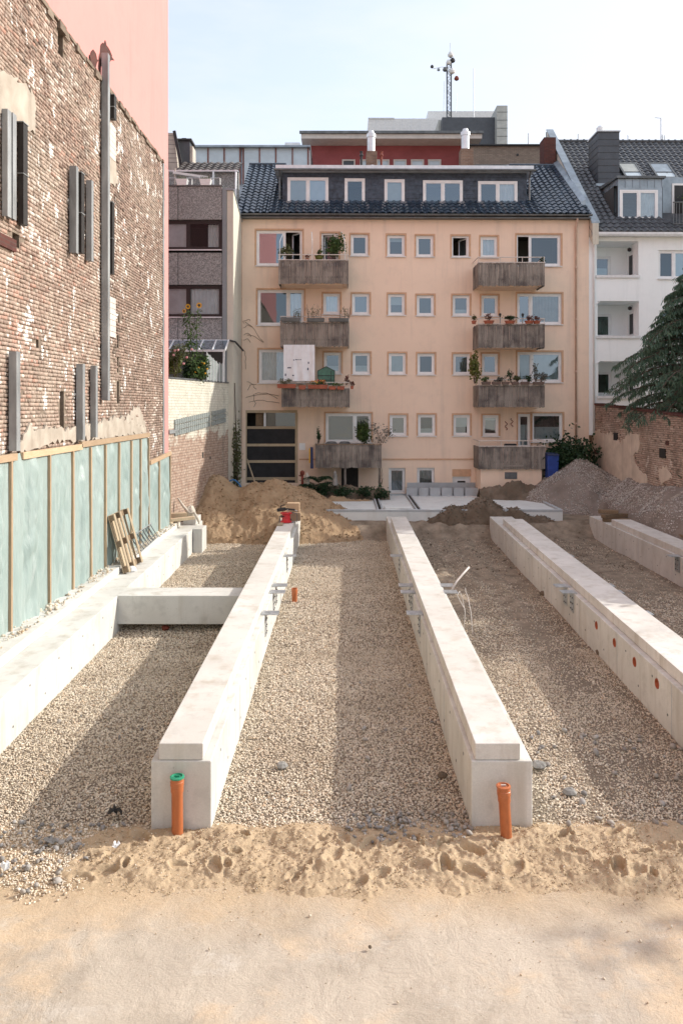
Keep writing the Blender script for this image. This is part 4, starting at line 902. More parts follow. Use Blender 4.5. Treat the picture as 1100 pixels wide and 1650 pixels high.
def window(bld, tf, rect, mull=(), fill=None, sill=True, border=True, name='window', set_in=0.10, room=2.2, fw=0.075, frame='white_plastic', open_sash=None, pane_off=(), pane='glass'):
    u0, u1, z0, z1 = rect[:4]; s = set_in; m = MB(tf); e = 0.002
    m.box(u0 + e, s, z0 + e, u0 + fw, s + .07, z1 - e); m.box(u1 - fw, s, z0 + e, u1 - e, s + .07, z1 - e)
    m.box(u0 + fw, s, z0 + e, u1 - fw, s + .07, z0 + fw); m.box(u0 + fw, s, z1 - fw, u1 - fw, s + .07, z1 - e)
    xs_ = [u0 + fw] + [u0 + (u1 - u0) * q for q in mull] + [u1 - fw]
    cells = []
    for i in range(len(xs_) - 1):
        a = xs_[i] + (0.035 if i else 0); b = xs_[i + 1] - (0.035 if i < len(xs_) - 2 else 0)
        if i < len(xs_) - 2: m.box(b, s - .004, z0 + fw, b + 0.07, s + .066, z1 - fw)
        cells.append((a, b))
    sw = 0.055
    for i, (a, b) in enumerate(cells):                   # sash bars
        if i in pane_off: continue
        c, d = z0 + fw, z1 - fw
        m.box(a, s + .012, c, a + sw, s + .06, d); m.box(b - sw, s + .012, c, b, s + .06, d); m.box(a + sw, s + .012, c, b - sw, s + .06, c + sw); m.box(a + sw, s + .012, d - sw, b - sw, s + .06, d)
    w = m.build(name, M[frame], bld)
    for i, (a, b) in enumerate(cells):
        if i in pane_off: continue
        m = MB(tf); m.quad((a + sw, s + .035, z0 + fw + sw), (b - sw, s + .035, z0 + fw + sw), (b - sw, s + .035, z1 - fw - sw), (a + sw, s + .035, z1 - fw - sw)); m.build('pane', M[pane], w)
        f = fill[i] if isinstance(fill, (list, tuple)) else fill
        if f:
            kind, part = f.split(':') if ':' in f else (f, '1')
            part = float(part); zt = z1 - fw; zb = z1 - fw - (z1 - z0 - 2 * fw) * part if kind != 'half' else z0 + fw
            if kind == 'half': zt = z0 + fw + (z1 - z0 - 2 * fw) * part
            m = MB(tf); n = 26 if kind.startswith('curtain') else 1; V = []
            for k in range(n + 1):
                q = k / n; uu = a + (b - a) * q; dd = s + .12 + (0.03 * math.sin(q * (b - a) * 42) if n > 1 else 0); V += [(uu, dd, zb), (uu, dd, zt)]
            m.add(V, [(2 * k, 2 * k + 2, 2 * k + 3, 2 * k + 1) for k in range(n)])
            m.build('curtain' if n > 1 else 'blind', M[{'curtain': 'curtain', 'curtaing': 'curtain_grey', 'blind': 'blind', 'half': 'blind', 'drape': 'curtain'}[kind]], w, smooth=n > 1)
            if kind == 'curtain' and part < 1: pass
    if open_sash is not None:
        a, b, an = open_sash; c, d = z0 + fw, z1 - fw; L = b - a
        def tf2(p, q, z): return tf(b - p * math.cos(an) - q * math.sin(an), s + 0.04 + p * math.sin(an) - q * math.cos(an), z)
        m = MB(tf2); m.box(0, -.02, c, sw, .02, d); m.box(L - sw, -.02, c, L, .02, d); m.box(sw, -.02, c, L - sw, .02, c + sw); m.box(sw, -.02, d - sw, L - sw, .02, d); m.build('open_sash', M[frame], w)
        m = MB(tf2); m.quad((sw, 0, c + sw), (L - sw, 0, c + sw), (L - sw, 0, d - sw), (sw, 0, d - sw)); m.build('pane', M['glass'], w)
    if sill:
        m = MB(tf); m.box(u0 - .05, -.07, z0 - .045, u1 + .05, s - .003, z0 - .003); m.build('sill', M['white_metal'], w)
    if border:
        m = MB(tf); k = 0.075; m.box(u0 - k, -.012, z1 + .002, u1 + k, -.001, z1 + k); m.box(u0 - k, -.012, z0 - .02, u0 - .002, -.001, z1 + .002); m.box(u1 + .002, -.012, z0 - .02, u1 + k, -.001, z1 + .002); m.build('painted_border', M['trim_orange'], w)
    if room:
        m = MB(tf); a, b, c, d, D0, D1 = u0 - .25, u1 + .25, z0 - .3, z1 + .2, s + .075, s + room
        m.quad((a, D1, c), (b, D1, c), (b, D1, d), (a, D1, d)); m.quad((a, D0, c), (a, D0, d), (a, D1, d), (a, D1, c)); m.quad((b, D0, c), (b, D0, d), (b, D1, d), (b, D1, c)); m.quad((a, D0, d), (b, D0, d), (b, D1, d), (a, D1, d)); m.quad((a, D0, c), (b, D0, c), (b, D1, c), (a, D1, c))
        m.build('interior', M['room'], w)
    return w
def R(x0, y0, x1, y1, d=0.0):
    a, zt = fpx(x0, y0, d); b, zt2 = fpx(x1, y0, d); _, zb = fpx((x0 + x1) / 2, y1, d); _, zt = fpx((x0 + x1) / 2, y0, d); return (a, b, zb, zt)

UW = fpx(948, 500)[0]; ZE = fpx(650, 352)[1]             # facade width, eaves
ob = thing('apartment_house', 'peach rendered apartment house with grey board balconies and dark glazed roof', 'building', FR(UW / 2, 4, 0))
small = []
for row in ([(565, 377.6, 593, 412), (623.5, 378.5, 652, 413), (670, 379.5, 698, 413.6), (727.4, 380, 755.5, 414), (773.7, 381, 801, 415)],
            [(520.5, 472.8, 547.7, 506), (567, 473, 595, 507), (625, 473.6, 652, 507.5), (671, 475.5, 699, 508.5), (728.7, 475.5, 756.3, 509), (775, 475.8, 802, 509)],
            [(521.8, 568, 549.6, 602), (568, 568.5, 596, 603), (626, 569, 653.5, 603), (672, 569.5, 700, 603.6), (729.5, 570, 757, 603.6), (776, 570, 802, 603.6)],
            [(627.6, 668.5, 655, 702), (673, 668, 701, 702), (730, 668.5, 757, 702), (777, 669, 803, 702.6)]):
    small.append([R(*r) for r in row])
fills = [[None, 'blind:.25', None, None, 'curtain'], ['curtain', None, 'blind:.5', None, 'half:.3', None], ['half:.35', 'half:.4', 'blind:1', None, 'curtaing', None], [None, 'half:.3', 'blind:.6', 'blind:.2']]
big = {'L1': R(413, 371, 487, 428), 'D1': R(517.7, 375.5, 545.5, 428), 'R1': R(831.8, 378, 903, 428.6), 'L2': R(415, 466.8, 489.6, 524), 'R2': R(832.6, 472.8, 904.6, 522.7), 'L3': R(417, 563, 491, 617), 'R3': R(833, 567, 904.6, 616),
       'L4': R(524.5, 666, 598, 713), 'R4d': R(834, 667, 854.5, 722), 'R4': R(856, 666, 906, 712), 'B1': R(626, 754, 652.7, 795), 'B2': R(671.5, 753.6, 700, 792), 'B3': R(728.7, 768, 758, 787), 'G': R(396, 662, 479, 778)}
rects = [r for row in small for r in row] + [big[k] for k in big if k not in ('G',)] + [tuple(big['G']) + (0.35,)]
niche = R(728, 756, 758.5, 768)
m = wall_open(FR, 0, UW, 0.2, ZE, rects, 0.18)
m.quad((0, 0, 0.2), (0, 0, ZE), (0, 10, ZE), (0, 10, .2)); m.quad((UW, 0, .2), (UW, 10, .2), (UW, 10, ZE), (UW, 0, ZE)); m.quad((0, 10, .2), (0, 10, ZE), (UW, 10, ZE), (UW, 10, .2))
m.build('facade_wall', M['orange'], ob)
m = MB(FR); m.quad((0, 3.0, .2), (UW, 3.0, .2), (UW, 3.0, ZE), (0, 3.0, ZE)); m.build('inner_wall', M['room'], ob)
m = MB(FR); a_, z_ = fpx(616, 740); b_, _ = fpx(765, 740); m.box(a_, -.03, z_ - .03, b_, -.002, z_ + .03); c_, z2 = fpx(393, 740); d_, _ = fpx(510, 740); m.box(fpx(482, 740)[0], -.03, z_ - .03, d_, -.002, z_ + .03); m.build('plinth_moulding', M['trim_orange'], ob)
m = MB(FR); a_, z0_ = fpx(652, 795); b_, z1_ = fpx(765, 781); m.box(a_ + .1, -.02, .6, b_, -.002, z1_ + .1); m.build('grey_plinth', M['concrete_kerb'], ob)
for ri, row in enumerate(small):
    for ci, r in enumerate(row):
        if (ri, ci) == (0, 3): window(ob, FR, r, pane_off=(0,), open_sash=(r[0] + .08, r[1] - .08, math.radians(62)))
        else: window(ob, FR, r, fill=fills[ri][ci])
r = big['L1']; w = r[1] - r[0]; window(ob, FR, r, mull=(0.62,), pane_off=(1,), open_sash=(r[0] + .66 * w, r[1] - .08, math.radians(50)), sill=True)
r = big['D1']; window(ob, FR, r, pane_off=(0,), open_sash=(r[0] + .08, r[1] - .08, math.radians(20)), sill=False)
r = big['R1']; window(ob, FR, r, mull=(0.30,), pane_off=(0,))
window(ob, FR, big['L2'], mull=(0.66,), fill=[None, 'curtain'])
window(ob, FR, big['R2'], mull=(0.31,), fill=[None, 'curtaing'])
window(ob, FR, big['L3'], mull=(0.62,), fill=['curtain', None])
window(ob, FR, big['R3'], mull=(0.33,), fill=['blind', 'blind'])
window(ob, FR, big['L4'], mull=(0.64,), fill=None)
window(ob, FR, big['R4d'], fill='half:.7', sill=False); window(ob, FR, big['R4'], fill='half:.52')
window(ob, FR, big['B1'], fill='curtaing', sill=False, border=False, frame='white_metal'); window(ob, FR, big['B2'], fill='curtaing', sill=False, border=False, frame='white_metal')
r = big['B3']; window(ob, FR, r, fill=None, sill=False, border=False, fw=0.11); m = MB(FR); n_ = R(728, 756, 758.5, 767.5); m.box(n_[0], -.012, n_[2], n_[1], -.002, n_[3]); m.build('niche_panel', M['trim_orange'], ob)
m = MB(FR); r = big['B3']; q = (r[1] - r[0]); m.box(r[0] + .1, .10, r[2] + .1, r[0] + .28 * q, .14, r[3] - .1); m.box(r[1] - .28 * q, .10, r[2] + .1, r[1] - .1, .14, r[3] - .1); m.box(r[0] + .28 * q, .10, r[2] + .34, r[1] - .28 * q, .14, r[3] - .1); m.build('hatch_board', M['white_plastic'], ob)
# boarded gateway
G = big['G']; gt = MB(FR); e = .07
gt.box(G[0], -.02, G[3] - .09, G[1], .12, G[3] + .03); gt.box(G[1] - .10, -.02, G[2], G[1] + .02, .12, G[3] - .09); gt.box(G[0], .0, G[2], G[0] + .05, .12, G[3] - .09)
gate = gt.build('gateway', M['wood_pallet'], ob)
zr = [fpx(437, y)[1] for y in (688, 690.5, 716, 718.5, 742.5, 745, 770, 773)]
for i in range(0, 8, 2): m = MB(FR); m.box(G[0] + .05, -.01, zr[i + 1] - .02, G[1] - .10, .07, zr[i] + .03); m.build('gate_rail', M['wood_pallet'], gate, bevel=.004)
for i in (1, 3, 5): m = MB(FR); m.box(G[0] + .05, .02, zr[i + 1] + .03, G[1] - .10, .05, zr[i] - .02); m.build('gate_board', M['soot'], gate)
m = MB(FR); m.box(G[0] + .05, .02, G[2] - .1, G[1] - .1, .06, zr[7] - .02); m.build('gate_board', M['soot'], gate)
u1_, _ = fpx(425, 680); u2_, _ = fpx(427.5, 680)
m = MB(FR); m.quad((u2_, .06, zr[0] + .03), (G[1] - .1, .06, zr[0] + .03), (G[1] - .1, .06, G[3] - .09), (u2_, .06, G[3] - .09)); m.build('gate_pane', M['glass'], gate)
m = MB(FR); m.box(u1_ - .0, .02, zr[0] + .03, u2_ + .02, .09, G[3] - .09); m.build('gate_post', M['white_metal'], gate)
m = MB(FR); u3_, _ = fpx(411, 680); m.box(u3_, .3, zr[0] + .03, u1_ - .05, .33, G[3] - .09); m.build('gate_inner_board', M['wood_old'], gate)
m = MB(FR); m.quad((G[0] - .2, 2.2, G[2] - .2), (G[1] + .2, 2.2, G[2] - .2), (G[1] + .2, 2.2, G[3] + .1), (G[0] - .2, 2.2, G[3] + .1)); m.build('passage_wall', M['room'], gate)
# enamel sign beside the gateway
m = MB(FR); a_, z_ = fpx(482, 725); b_, z2 = fpx(491.5, 714); m.box(a_, -.02, z_, b_, -.003, z2); o = m.build('wall_sign', M['white_plastic'], None); props(o, 'small white sign on the peach wall right of the boarded gateway', 'sign')

# balconies
slat_mesh = []
for k in range(6):
    rg = np.random.default_rng(300 + k); m = MB(); m.box(-.046, -.011, 0, .046, .011, 1.0); m.v = [(x + rg.normal(0, .002), y + rg.normal(0, .0015), z) for x, y, z in m.v]; slat_mesh.append(m.mesh('slat', M['slat']))
def balcony(x0, x1, yt, yb, ob=ob, dep=1.40, rail=0.24, legs=False, rseed=0, lab=None):
    rg = np.random.default_rng(int(x0 * 7 + yt)); u0, zt = fpx(x0, yt, -dep); u1, zb = fpx(x1, yb, -dep); _, zt = fpx((x0 + x1) / 2, yt, -dep); _, zb = fpx((x0 + x1) / 2, yb, -dep)
    m = MB(FR); m.box(u0 + .06, -dep + .05, zb + .0, u1 - .06, -.002, zb + .14); m.box(u0 + .25, -dep + .25, zb - .05, u1 - .25, -.004, zb - .001)
    b = m.build('balcony', M['orange'] if not legs else M['wood_old'], ob)
    n = int(round((u1 - u0) / 0.098)); st = (u1 - u0) / n
    def put(u, d, turn):
        s_ = bpy.data.objects.new('slat', slat_mesh[int(rg.integers(0, 6))]); COL.objects.link(s_); s_.parent = b
        p = Vector(FR(u, d, zb - .05 + rg.normal(0, .012))); s_.location = p - ABS[b.name]; s_.rotation_euler = (rg.normal(0, .003), rg.normal(0, .005), AL + turn); s_.scale = (st / 0.098, 1, zt - zb + .03 + rg.normal(0, .006))
    for i in range(n): put(u0 + (i + .5) * st, -dep + rg.normal(0, .004), 0)
    k = int(dep / 0.098)
    for i in range(k):
        put(u0 + .008, -dep + .07 + i * .096, math.pi / 2); put(u1 - .008, -dep + .07 + i * .096, math.pi / 2)
    m = MB(FR); 
    for z in (zb + .22, zt - .10): m.box(u0 + .02, -dep + .014, z, u1 - .02, -dep + .05, z + .07)
    m.build('slat_rail', M['wood_old'], b)
    m = MB(FR); z = zt + rail
    if rail:
        m.tube([(u0, -.01, z), (u0, -dep + .02, z), (u1, -dep + .02, z), (u1, -.01, z)], .022, 6)
        for q in np.linspace(0, 1, 4): m.tube([(u0 + .02 + (u1 - u0 - .04) * q, -dep + .03, zt - .2), (u0 + .02 + (u1 - u0 - .04) * q, -dep + .03, z)], .016, 6)
    m.box(u0 - .02, -dep - .03, zt - .012, u1 + .02, -dep + .04, zt + .02)
    m.build('handrail', M['cream_trim'] if rail else M['wood_old'], b)
    if legs:
        for q in (.45, .97):
            m = MB(FR); u = u0 + (u1 - u0) * q; m.box(u - .05, -dep + .06, .7, u + .05, -dep + .16, zb); m.build('balcony_post', M['slat'], b)
    return dict(u0=u0, u1=u1, zt=zt, zb=zb, dep=dep, obj=b)
BL = [balcony(448.7, 561, 419, 455.5), balcony(451.5, 562, 518.6, 556.5), balcony(453.6, 563, 625, 654), balcony(508, 614.5, 716, 752, rail=0, legs=True)]
BRt = [balcony(770, 877, 423, 459), balcony(770, 877, 522, 558.5), balcony(770.5, 877, 620.5, 654.5), balcony(771, 877.6, 719, 754)]
m = MB(FR); b = BRt[3]; m.box(b['u0'] + .1, -b['dep'] + .12, .3, b['u1'] - .12, -.01, b['zb'] - .06); m.build('balcony_base_wall', M['orange'], ob)
m = MB(FR); um = (b['u0'] + b['u1']) / 2; m.box(um - .3, -b['dep'] + .10, b['zb'] - .5, um + .25, -b['dep'] + .117, b['zb'] - .2); m.build('air_grille', M['zinc_dark'], ob)
m = MB(FR); m.box(um - .4, -b['dep'] - .05, b['zb'] + .06, um + .5, -b['dep'] - .012, b['zb'] + .13); m.build('nailed_board', M['slat'], ob)
# downpipes, gutter
for px, lo in ((388.5, 770), (926.5, 720)):
    u, zt = fpx(px, 355); _, zb = fpx(px, lo); m = MB(FR); m.tube([(u, -.30, ZE - .02), (u, -.22, ZE - .25), (u, -.08, ZE - .45), (u, -.08, zb)], .05, 8)
    for z in np.arange(zb + 1, ZE - 1, 2.4): m.tube([(u, -.08, z), (u, -.08, z + .12)], .058, 8)
    m.build('downpipe', M['pipe_peach'], ob, smooth=True)
m = MB(FR); V = []; n = 7; F = []
for i, u in enumerate((-.1, UW + .02)):
    for j in range(n):
        a = math.pi * j / (n - 1); V.append((u, -.42 - .075 * math.cos(a), ZE + .10 - .08 * math.sin(a)))
for j in range(n - 1): F.append((j, j + 1, n + j + 1, n + j))
m.add(V, F); m.box(-.1, -.34, ZE - .06, UW, 0.05, ZE + .0); m.build('gutter', M['zinc_dark'], ob)

# roofs -------------------------------------------------------------
def tiles(tf, u0, u1, d0, z0, d1, z1, tw, th, mask=None, amp=.035):
    L = math.hypot(d1 - d0, z1 - z0); nr = int(L / th); nc = int((u1 - u0) / tw); th = L / nr; tw = (u1 - u0) / nc
    ud, uz = (d1 - d0) / L, (z1 - z0) / L; nd, nz_ = -uz, ud; V = []; F = []; k = 6; prof = [amp * math.sin(2 * math.pi * j / (k - 1)) for j in range(k)]
    rg = np.random.default_rng(5)
    for r_ in range(nr):
        for c in range(nc):
            uc = u0 + (c + .5) * tw; s0 = r_ * th
            if mask and mask(uc, s0 + th / 2): continue
            n = len(V); jt = rg.normal(0, .003)
            for (s, lift) in ((s0, -.0), (s0, .045 + jt), (s0 + th * 1.04, .012)):
                for j in range(k):
                    h = lift + (prof[j] if lift > -.0 or s > s0 else prof[j]) ; V.append((u0 + c * tw + tw * 1.02 * j / (k - 1), d0 + ud * s + nd * h, z0 + uz * s + nz_ * h))
            for q in range(2):
                for j in range(k - 1): F.append((n + q * k + j, n + q * k + j + 1, n + (q + 1) * k + j + 1, n + (q + 1) * k + j))
    m = MB(tf); m.add(V, F); return m
D0, ZR0 = -.36, ZE + .16; RD, RZ = 5.1, fpx(650, 263, 5.1)[1] - .1
slope = (RZ - ZR0) / (RD - D0)
roof_z = lambda d: ZR0 + slope * (d - D0)
m = MB(FR); m.quad((-.12, D0, ZR0 - .05), (UW, D0, ZR0 - .05), (UW, RD, RZ - .05), (-.12, RD, RZ - .05)); m.quad((-.12, RD, RZ - .05), (UW, RD, RZ - .05), (UW, 10.4, ZR0), (-.12, 10.4, ZR0)); m.quad((-.12, D0, ZR0 - .05), (-.12, RD, RZ - .05), (-.12, 10.4, ZR0), (-.12, 10.4, ZR0 - .1)); m.quad((UW, D0, ZR0 - .05), (UW, RD, RZ - .05), (UW, 10.4, ZR0), (UW, 10.4, ZR0 - .1))
rf = m.build('roof', M['tile_blue'], ob)
dA, _ = fpx(455, 300, .9); dB, _ = fpx(848, 300, .9); DD = .92
Ls = math.hypot(RD - D0, RZ - ZR0)
t_ = tiles(FR, -.1, UW, D0, ZR0, RD, RZ, .30, .36, lambda u, s: dA < u < dB and s > (DD - D0) / (RD - D0) * Ls)
o = t_.build('roof_tiles', M['tile_blue'], rf, smooth=False); o['kind'] = 'stuff'
m = MB(FR); m.tube([(-.1, RD, RZ + .0), (dA - .1, RD, RZ + .0)], .10, 8); m.tube([(dB + .1, RD, RZ), (UW, RD, RZ)], .10, 8); m.build('ridge_tiles', M['tile_blue'], rf)
# long dormer
zd0 = roof_z(DD) - .1; zd1 = fpx(650, 279, DD)[1]
dw = [R(463, 286, 529, 329, DD), R(555, 287.5, 587.7, 330.7, DD), R(619, 289, 651.5, 331.8, DD), R(681, 290.6, 745, 334, DD), R(769.6, 292, 833, 334.4, DD)]
FD = lambda u, d, z: FR(u, d + DD, z)
m = wall_open(FD, dA, dB, zd0, zd1, dw, .12)
for u in (dA, dB): m.quad((u, 0, zd0), (u, 0, zd1), (u, RD - DD - .3, zd1 + .35), (u, RD - DD - .3, zd0))
dor = m.build('dormer', M['slate'], ob)
m = MB(FD); rg = np.random.default_rng(8); z = zd0; row = 0
while z < zd1 - .05:
    u = dA - (row % 2) * .15
    while u < dB:
        a, b = max(u, dA), min(u + .29, dB); c = z; d = min(z + .23, zd1)
        if not any(r[0] - .02 < b and a < r[1] + .02 and r[2] - .02 < d and c < r[3] + .02 for r in dw) and b - a > .05:
            j = rg.normal(0, .003); m.hexa([(a, -.022 - j, c), (b, -.022 - j, c), (b, -.002, c), (a, -.002, c), (a, -.008, d), (b, -.008, d), (b, -.002, d), (a, -.002, d)])
        u += .30
    z += .20; row += 1
o = m.build('slate_cladding', M['slate'], dor); o['kind'] = 'stuff'
for i, r in enumerate(dw): window(ob, FD, r, mull=(.5,) if i in (0, 3, 4) else (), fill=['blind', None, 'blind', None, [None, 'curtain']][i], sill=False, border=False, set_in=-.02, room=1.6, name='dormer_window', fw=.09)
m = MB(FD); oh = .35
m.hexa([(dA - .35, -oh, zd1 + .0), (dB + .3, -oh, zd1), (dB + .3, RD - DD, zd1 + .1), (dA - .35, RD - DD, zd1 + .1), (dA - .35, -oh, zd1 + .10), (dB + .3, -oh, zd1 + .10), (dB + .1, RD - DD, zd1 + .75), (dA - .15, RD - DD, zd1 + .75)])
m.build('dormer_roof', M['zinc_light'], ob)
m = MB(FD); m.box(dA - .3, -oh - .02, zd1 + .1, dB + .25, -oh + .02, zd1 + .26); m.build('dormer_fascia', M['zinc_light'], ob)
m = MB(FD); m.tube([(dA - .38, -oh - .08, zd1 + .03), (dB + .33, -oh - .08, zd1 + .03)], .06, 8); m.build('dormer_gutter', M['zinc_dark'], ob)
for u in (dA - .12, dB + .10): m = MB(FD); m.tube([(u, -oh - .05, zd1), (u, -.12, zd1 - .25), (u, -.12, zd0 + .1)], .045, 8); m.build('dormer_downpipe', M['zinc_dark'], ob)
# chimneys with steel flues, vent pipes
def pbox(tf, x0, y0, x1, y1, d, dep, nm, mt, parent, extra=0):
    r = R(x0, y0, x1, y1, d); m = MB(tf); m.box(r[0], d, r[2] - extra, r[1], d + dep, r[3]); return m.build(nm, M[mt], parent, bevel=.01), r
for (bx, fx) in (((590, 243, 607, 274), (592, 207, 604.5, 243)), ((742, 239, 762, 274), (744.5, 204, 757.5, 239))):
    _, r = pbox(FR, *bx, 4.6, .7, 'chimney', 'brick_chimney', ob, .6); q = R(*fx, 4.6); uc = (q[0] + q[1]) / 2; rr = (q[1] - q[0]) / 2
    m = MB(FR); m.tube([(uc, 4.95, q[2] - .1), (uc, 4.95, q[3] - .35)], rr, 12); m.tube([(uc, 4.95, q[3] - .36), (uc, 4.95, q[3] - .18)], [rr * 1.2, rr * 1.2], 12); m.tube([(uc, 4.95, q[3] - .18), (uc, 4.95, q[3])], [rr * .9, rr * .6], 12); m.build('steel_flue', M['zinc_light'], ob, smooth=False)
for bx, mt in (((579.5, 244, 584.5, 270), 'black'), ((611.5, 244, 616.5, 270), 'rust')):
    q = R(*bx, 4.4); uc = (q[0] + q[1]) / 2; m = MB(FR); m.tube([(uc, 4.4, q[2] - .3), (uc, 4.4, q[3] - .25)], .06, 8); m.tube([(uc, 4.4, q[3] - .25), (uc, 4.4, q[3] - .2), (uc, 4.4, q[3] - .1), (uc, 4.4, q[3])], [.09, .11, .06, .09], 8); m.build('vent_pipe', M[mt], ob)
for bx in ((597, 266, 602, 275), (754, 268, 759, 277)): q = R(*bx, 3.5); m = MB(FR); m.tube([((q[0] + q[1]) / 2, 3.5, q[2] - .2), ((q[0] + q[1]) / 2, 3.5, q[3])], .07, 8); m.build('vent_stub', M['zinc_light'], ob)
pbox(FR, 876, 221, 895, 274, 5.2, .9, 'chimney', 'brick_red', ob, .8)
m = MB(FR); q = R(880, 213, 882, 222, 5.6); m.tube([(q[0], 5.6, q[2]), (q[0], 5.6, q[3])], .04, 6); m.build('vent_stub', M['zinc_dark'], ob)
# dark soffit box between roof and wall
# ------------------------------------------------------------------ white house on the right
UE = 27.0
wz = fpx(1020, 382)[1]; wb = fpx(948, 649)[1] - 1.5
wh = thing('white_house', 'white rendered house with recessed loggias and a grey tiled roof', 'building', FR(UW + 4, 4, 0))
log = [R(960.7, 388.5, 1027.7, 443.6), R(962, 485, 1028.6, 541), R(963, 582, 1028.6, 638)]
rw = [R(1060, 403, 1112, 449), R(1061, 500, 1113, 545), R(1062, 596, 1114, 640)]
LD = 1.45
m = wall_open(FR, UW + .003, UE, wb, wz, [l + (LD,) for l in log] + rw, .15); m.quad((UW + .01, 10, wb), (UW + .01, 10, wz), (UE, 10, wz), (UE, 10, wb)); m.quad((UE, 0, wb), (UE, 10, wb), (UE, 10, wz), (UE, 0, wz)); m.build('facade_wall', M['white_render'], wh)
FL = lambda u, d, z: FR(u, d + LD, z)
for i, l in enumerate(log):
    a = l[0] + .12; b = l[0] + (l[1] - l[0]) * .60; zt = l[3] - .42; zb = l[2] - .5
    rr = (a, b, max(l[2] + .05, zb), zt); m = wall_open(FL, l[0] + .002, l[1] - .002, l[2] + .002, l[3] - .002, [rr], .1); m.build('loggia_back_wall', M['white_render'], wh)
    window(wh, FL, rr, fill=[['half:.5'], ['curtaing'], [None]][i], sill=False, border=False, set_in=.03, room=1.5, name='loggia_window')
    FS = lambda u, d, z, l=l: FR(l[1] - d, u, z)        # right hand side wall of the loggia, with a glazed door
    dr = (.45, 1.15, l[2] + .05, l[3] - .38); 
    m = MB(FS); m.box(dr[0], .004, dr[2], dr[1], .05, dr[3]); d_ = m.build('loggia_door', M['white_plastic'], wh)
    m = MB(FS); m.box(dr[0] + .13, .0505, dr[2] + .1, dr[1] - .13, .056, dr[3] - .13); m.build('pane', M['black'], d_)
    m = MB(FR); m.box(l[0] - .05, -.08, l[2] - .12, l[1] + .05, .10, l[2] - .0); m.build('loggia_sill', M['white_metal'], wh)
    m = MB(FR); lz = l[3] - .22; lu = l[1] - .12; 
    m.lathe(FR(0, 0, 0) if False else (lu, .8, lz - .1), [(.04, 0), (.09, .04), (.09, .14), (.03, .18)], 10); m.build('wall_lamp', M['black'] if i < 2 else M['white_plastic'], wh)
for r in rw: window(wh, FR, r, mull=(.5,), fill=[None, 'blind'], border=False)
u, _ = fpx(955.5, 400); m = MB(FR); m.tube([(u, -.30, wz), (u, -.12, wz - .3), (u, -.07, wz - .45), (u, -.07, wb)], .05, 8); m.build('downpipe', M['white_plastic'], wh, smooth=True)
for py in (492, 588): q = fpx(957, py)[1]; m = MB(FR); m.tube([(u, -.07, q), (u + .25, -.1, q + .16)], .03, 6); m.build('pipe_branch', M['white_plastic'], wh)
m = MB(FR); m.box(UW + .02, -.42, wz - .02, UE, .0, wz + .03); m.box(UW + .02, -.45, wz + .031, UE, -.28, wz + .14); m.build('eaves', M['white_metal'], wh)
# its roof
E0, EZ = -.42, wz + .16; RD2 = 6.9; RZ2 = fpx(1010, 229, RD2)[1]
m = MB(FR); m.quad((UW, E0, EZ - .06), (UE, E0, EZ - .06), (UE, RD2, RZ2 - .06), (UW, RD2, RZ2 - .06)); m.quad((UW, RD2, RZ2 - .06), (UE, RD2, RZ2 - .06), (UE, 14, EZ), (UW, 14, EZ)); m.quad((UE, E0, EZ - .06), (UE, 14, EZ), (UE, 14, EZ - .1), (UE, RD2, RZ2 - .06)); rf2 = m.build('roof', M['tile_grey'], wh)
sl2 = (RZ2 - EZ) / (RD2 - E0); L2 = math.hypot(RD2 - E0, RZ2 - EZ); rz2 = lambda d: EZ + sl2 * (d - E0)
# zinc dormer front plane where its foot meets the roof
DZ = .55; zdA = R(995, 288, 1066, 367, DZ)
o = tiles(FR, UW + .35, UE - 2, E0, EZ, RD2, RZ2, .30, .36, lambda u, s: (zdA[0] + .05 < u < zdA[1] - .05 and (DZ + .1 - E0) / (RD2 - E0) * L2 < s < L2 * .62) or (u > zdA[1] and L2 * .12 < s < L2 * .55)).build('roof_tiles', M['tile_grey'], rf2); o['kind'] = 'stuff'
m = MB(FR); m.tube([(UW + .3, RD2, RZ2 + .02), (UE, RD2, RZ2 + .02)], .11, 8); 
for k in range(28): m.tube([(UW + .5 + k * .36, RD2, RZ2 + .02), (UW + .56 + k * .36, RD2, RZ2 + .03)], .135, 8)
m.build('ridge_tiles', M['tile_grey'], rf2)
FZ = lambda u, d, z: FR(u, d + DZ, z)
zw = R(997.5, 306, 1059, 354.5, DZ); m = wall_open(FZ, zdA[0], zdA[1], zdA[2] - .1, zdA[3], [zw], .1)
dt = (zdA[3] - rz2(DZ)) / sl2
for u in (zdA[0], zdA[1]): m.add([(u, 0, zdA[2] - .2), (u, 0, zdA[3]), (u, dt + .2, zdA[3] + .12)], [(0, 1, 2)])
zd = m.build('zinc_dormer', M['zinc'], wh)
m = MB(FZ); m.hexa([(zdA[0] - .12, -.15, zdA[3]), (zdA[1] + .12, -.15, zdA[3]), (zdA[1] + .12, dt + .4, zdA[3] + .1), (zdA[0] - .12, dt + .4, zdA[3] + .1), (zdA[0] - .12, -.15, zdA[3] + .1), (zdA[1] + .12, -.15, zdA[3] + .1), (zdA[1] + .12, dt + .4, zdA[3] + .25), (zdA[0] - .12, dt + .4, zdA[3] + .25)]); m.build('dormer_roof', M['zinc_dark'], zd)
m = MB(FZ)
for k in range(7):
    u = zdA[0] + (zdA[1] - zdA[0]) * k / 6; u = min(max(u, zdA[0] + .01), zdA[1] - .01)
    m.box(u - .012, -.03, zw[3] + .12, u + .012, -.001, zdA[3]); m.box(u - .012, -.03, zdA[2] - .05, u + .012, -.001, zw[2] - .1)
for k in range(1, 5): d = dt * k / 5.5; z0_ = rz2(DZ + d); m.box(zdA[0] - .025, d, z0_, zdA[0] - .001, d + .02, zdA[3])
m.build('standing_seams', M['zinc'], zd)
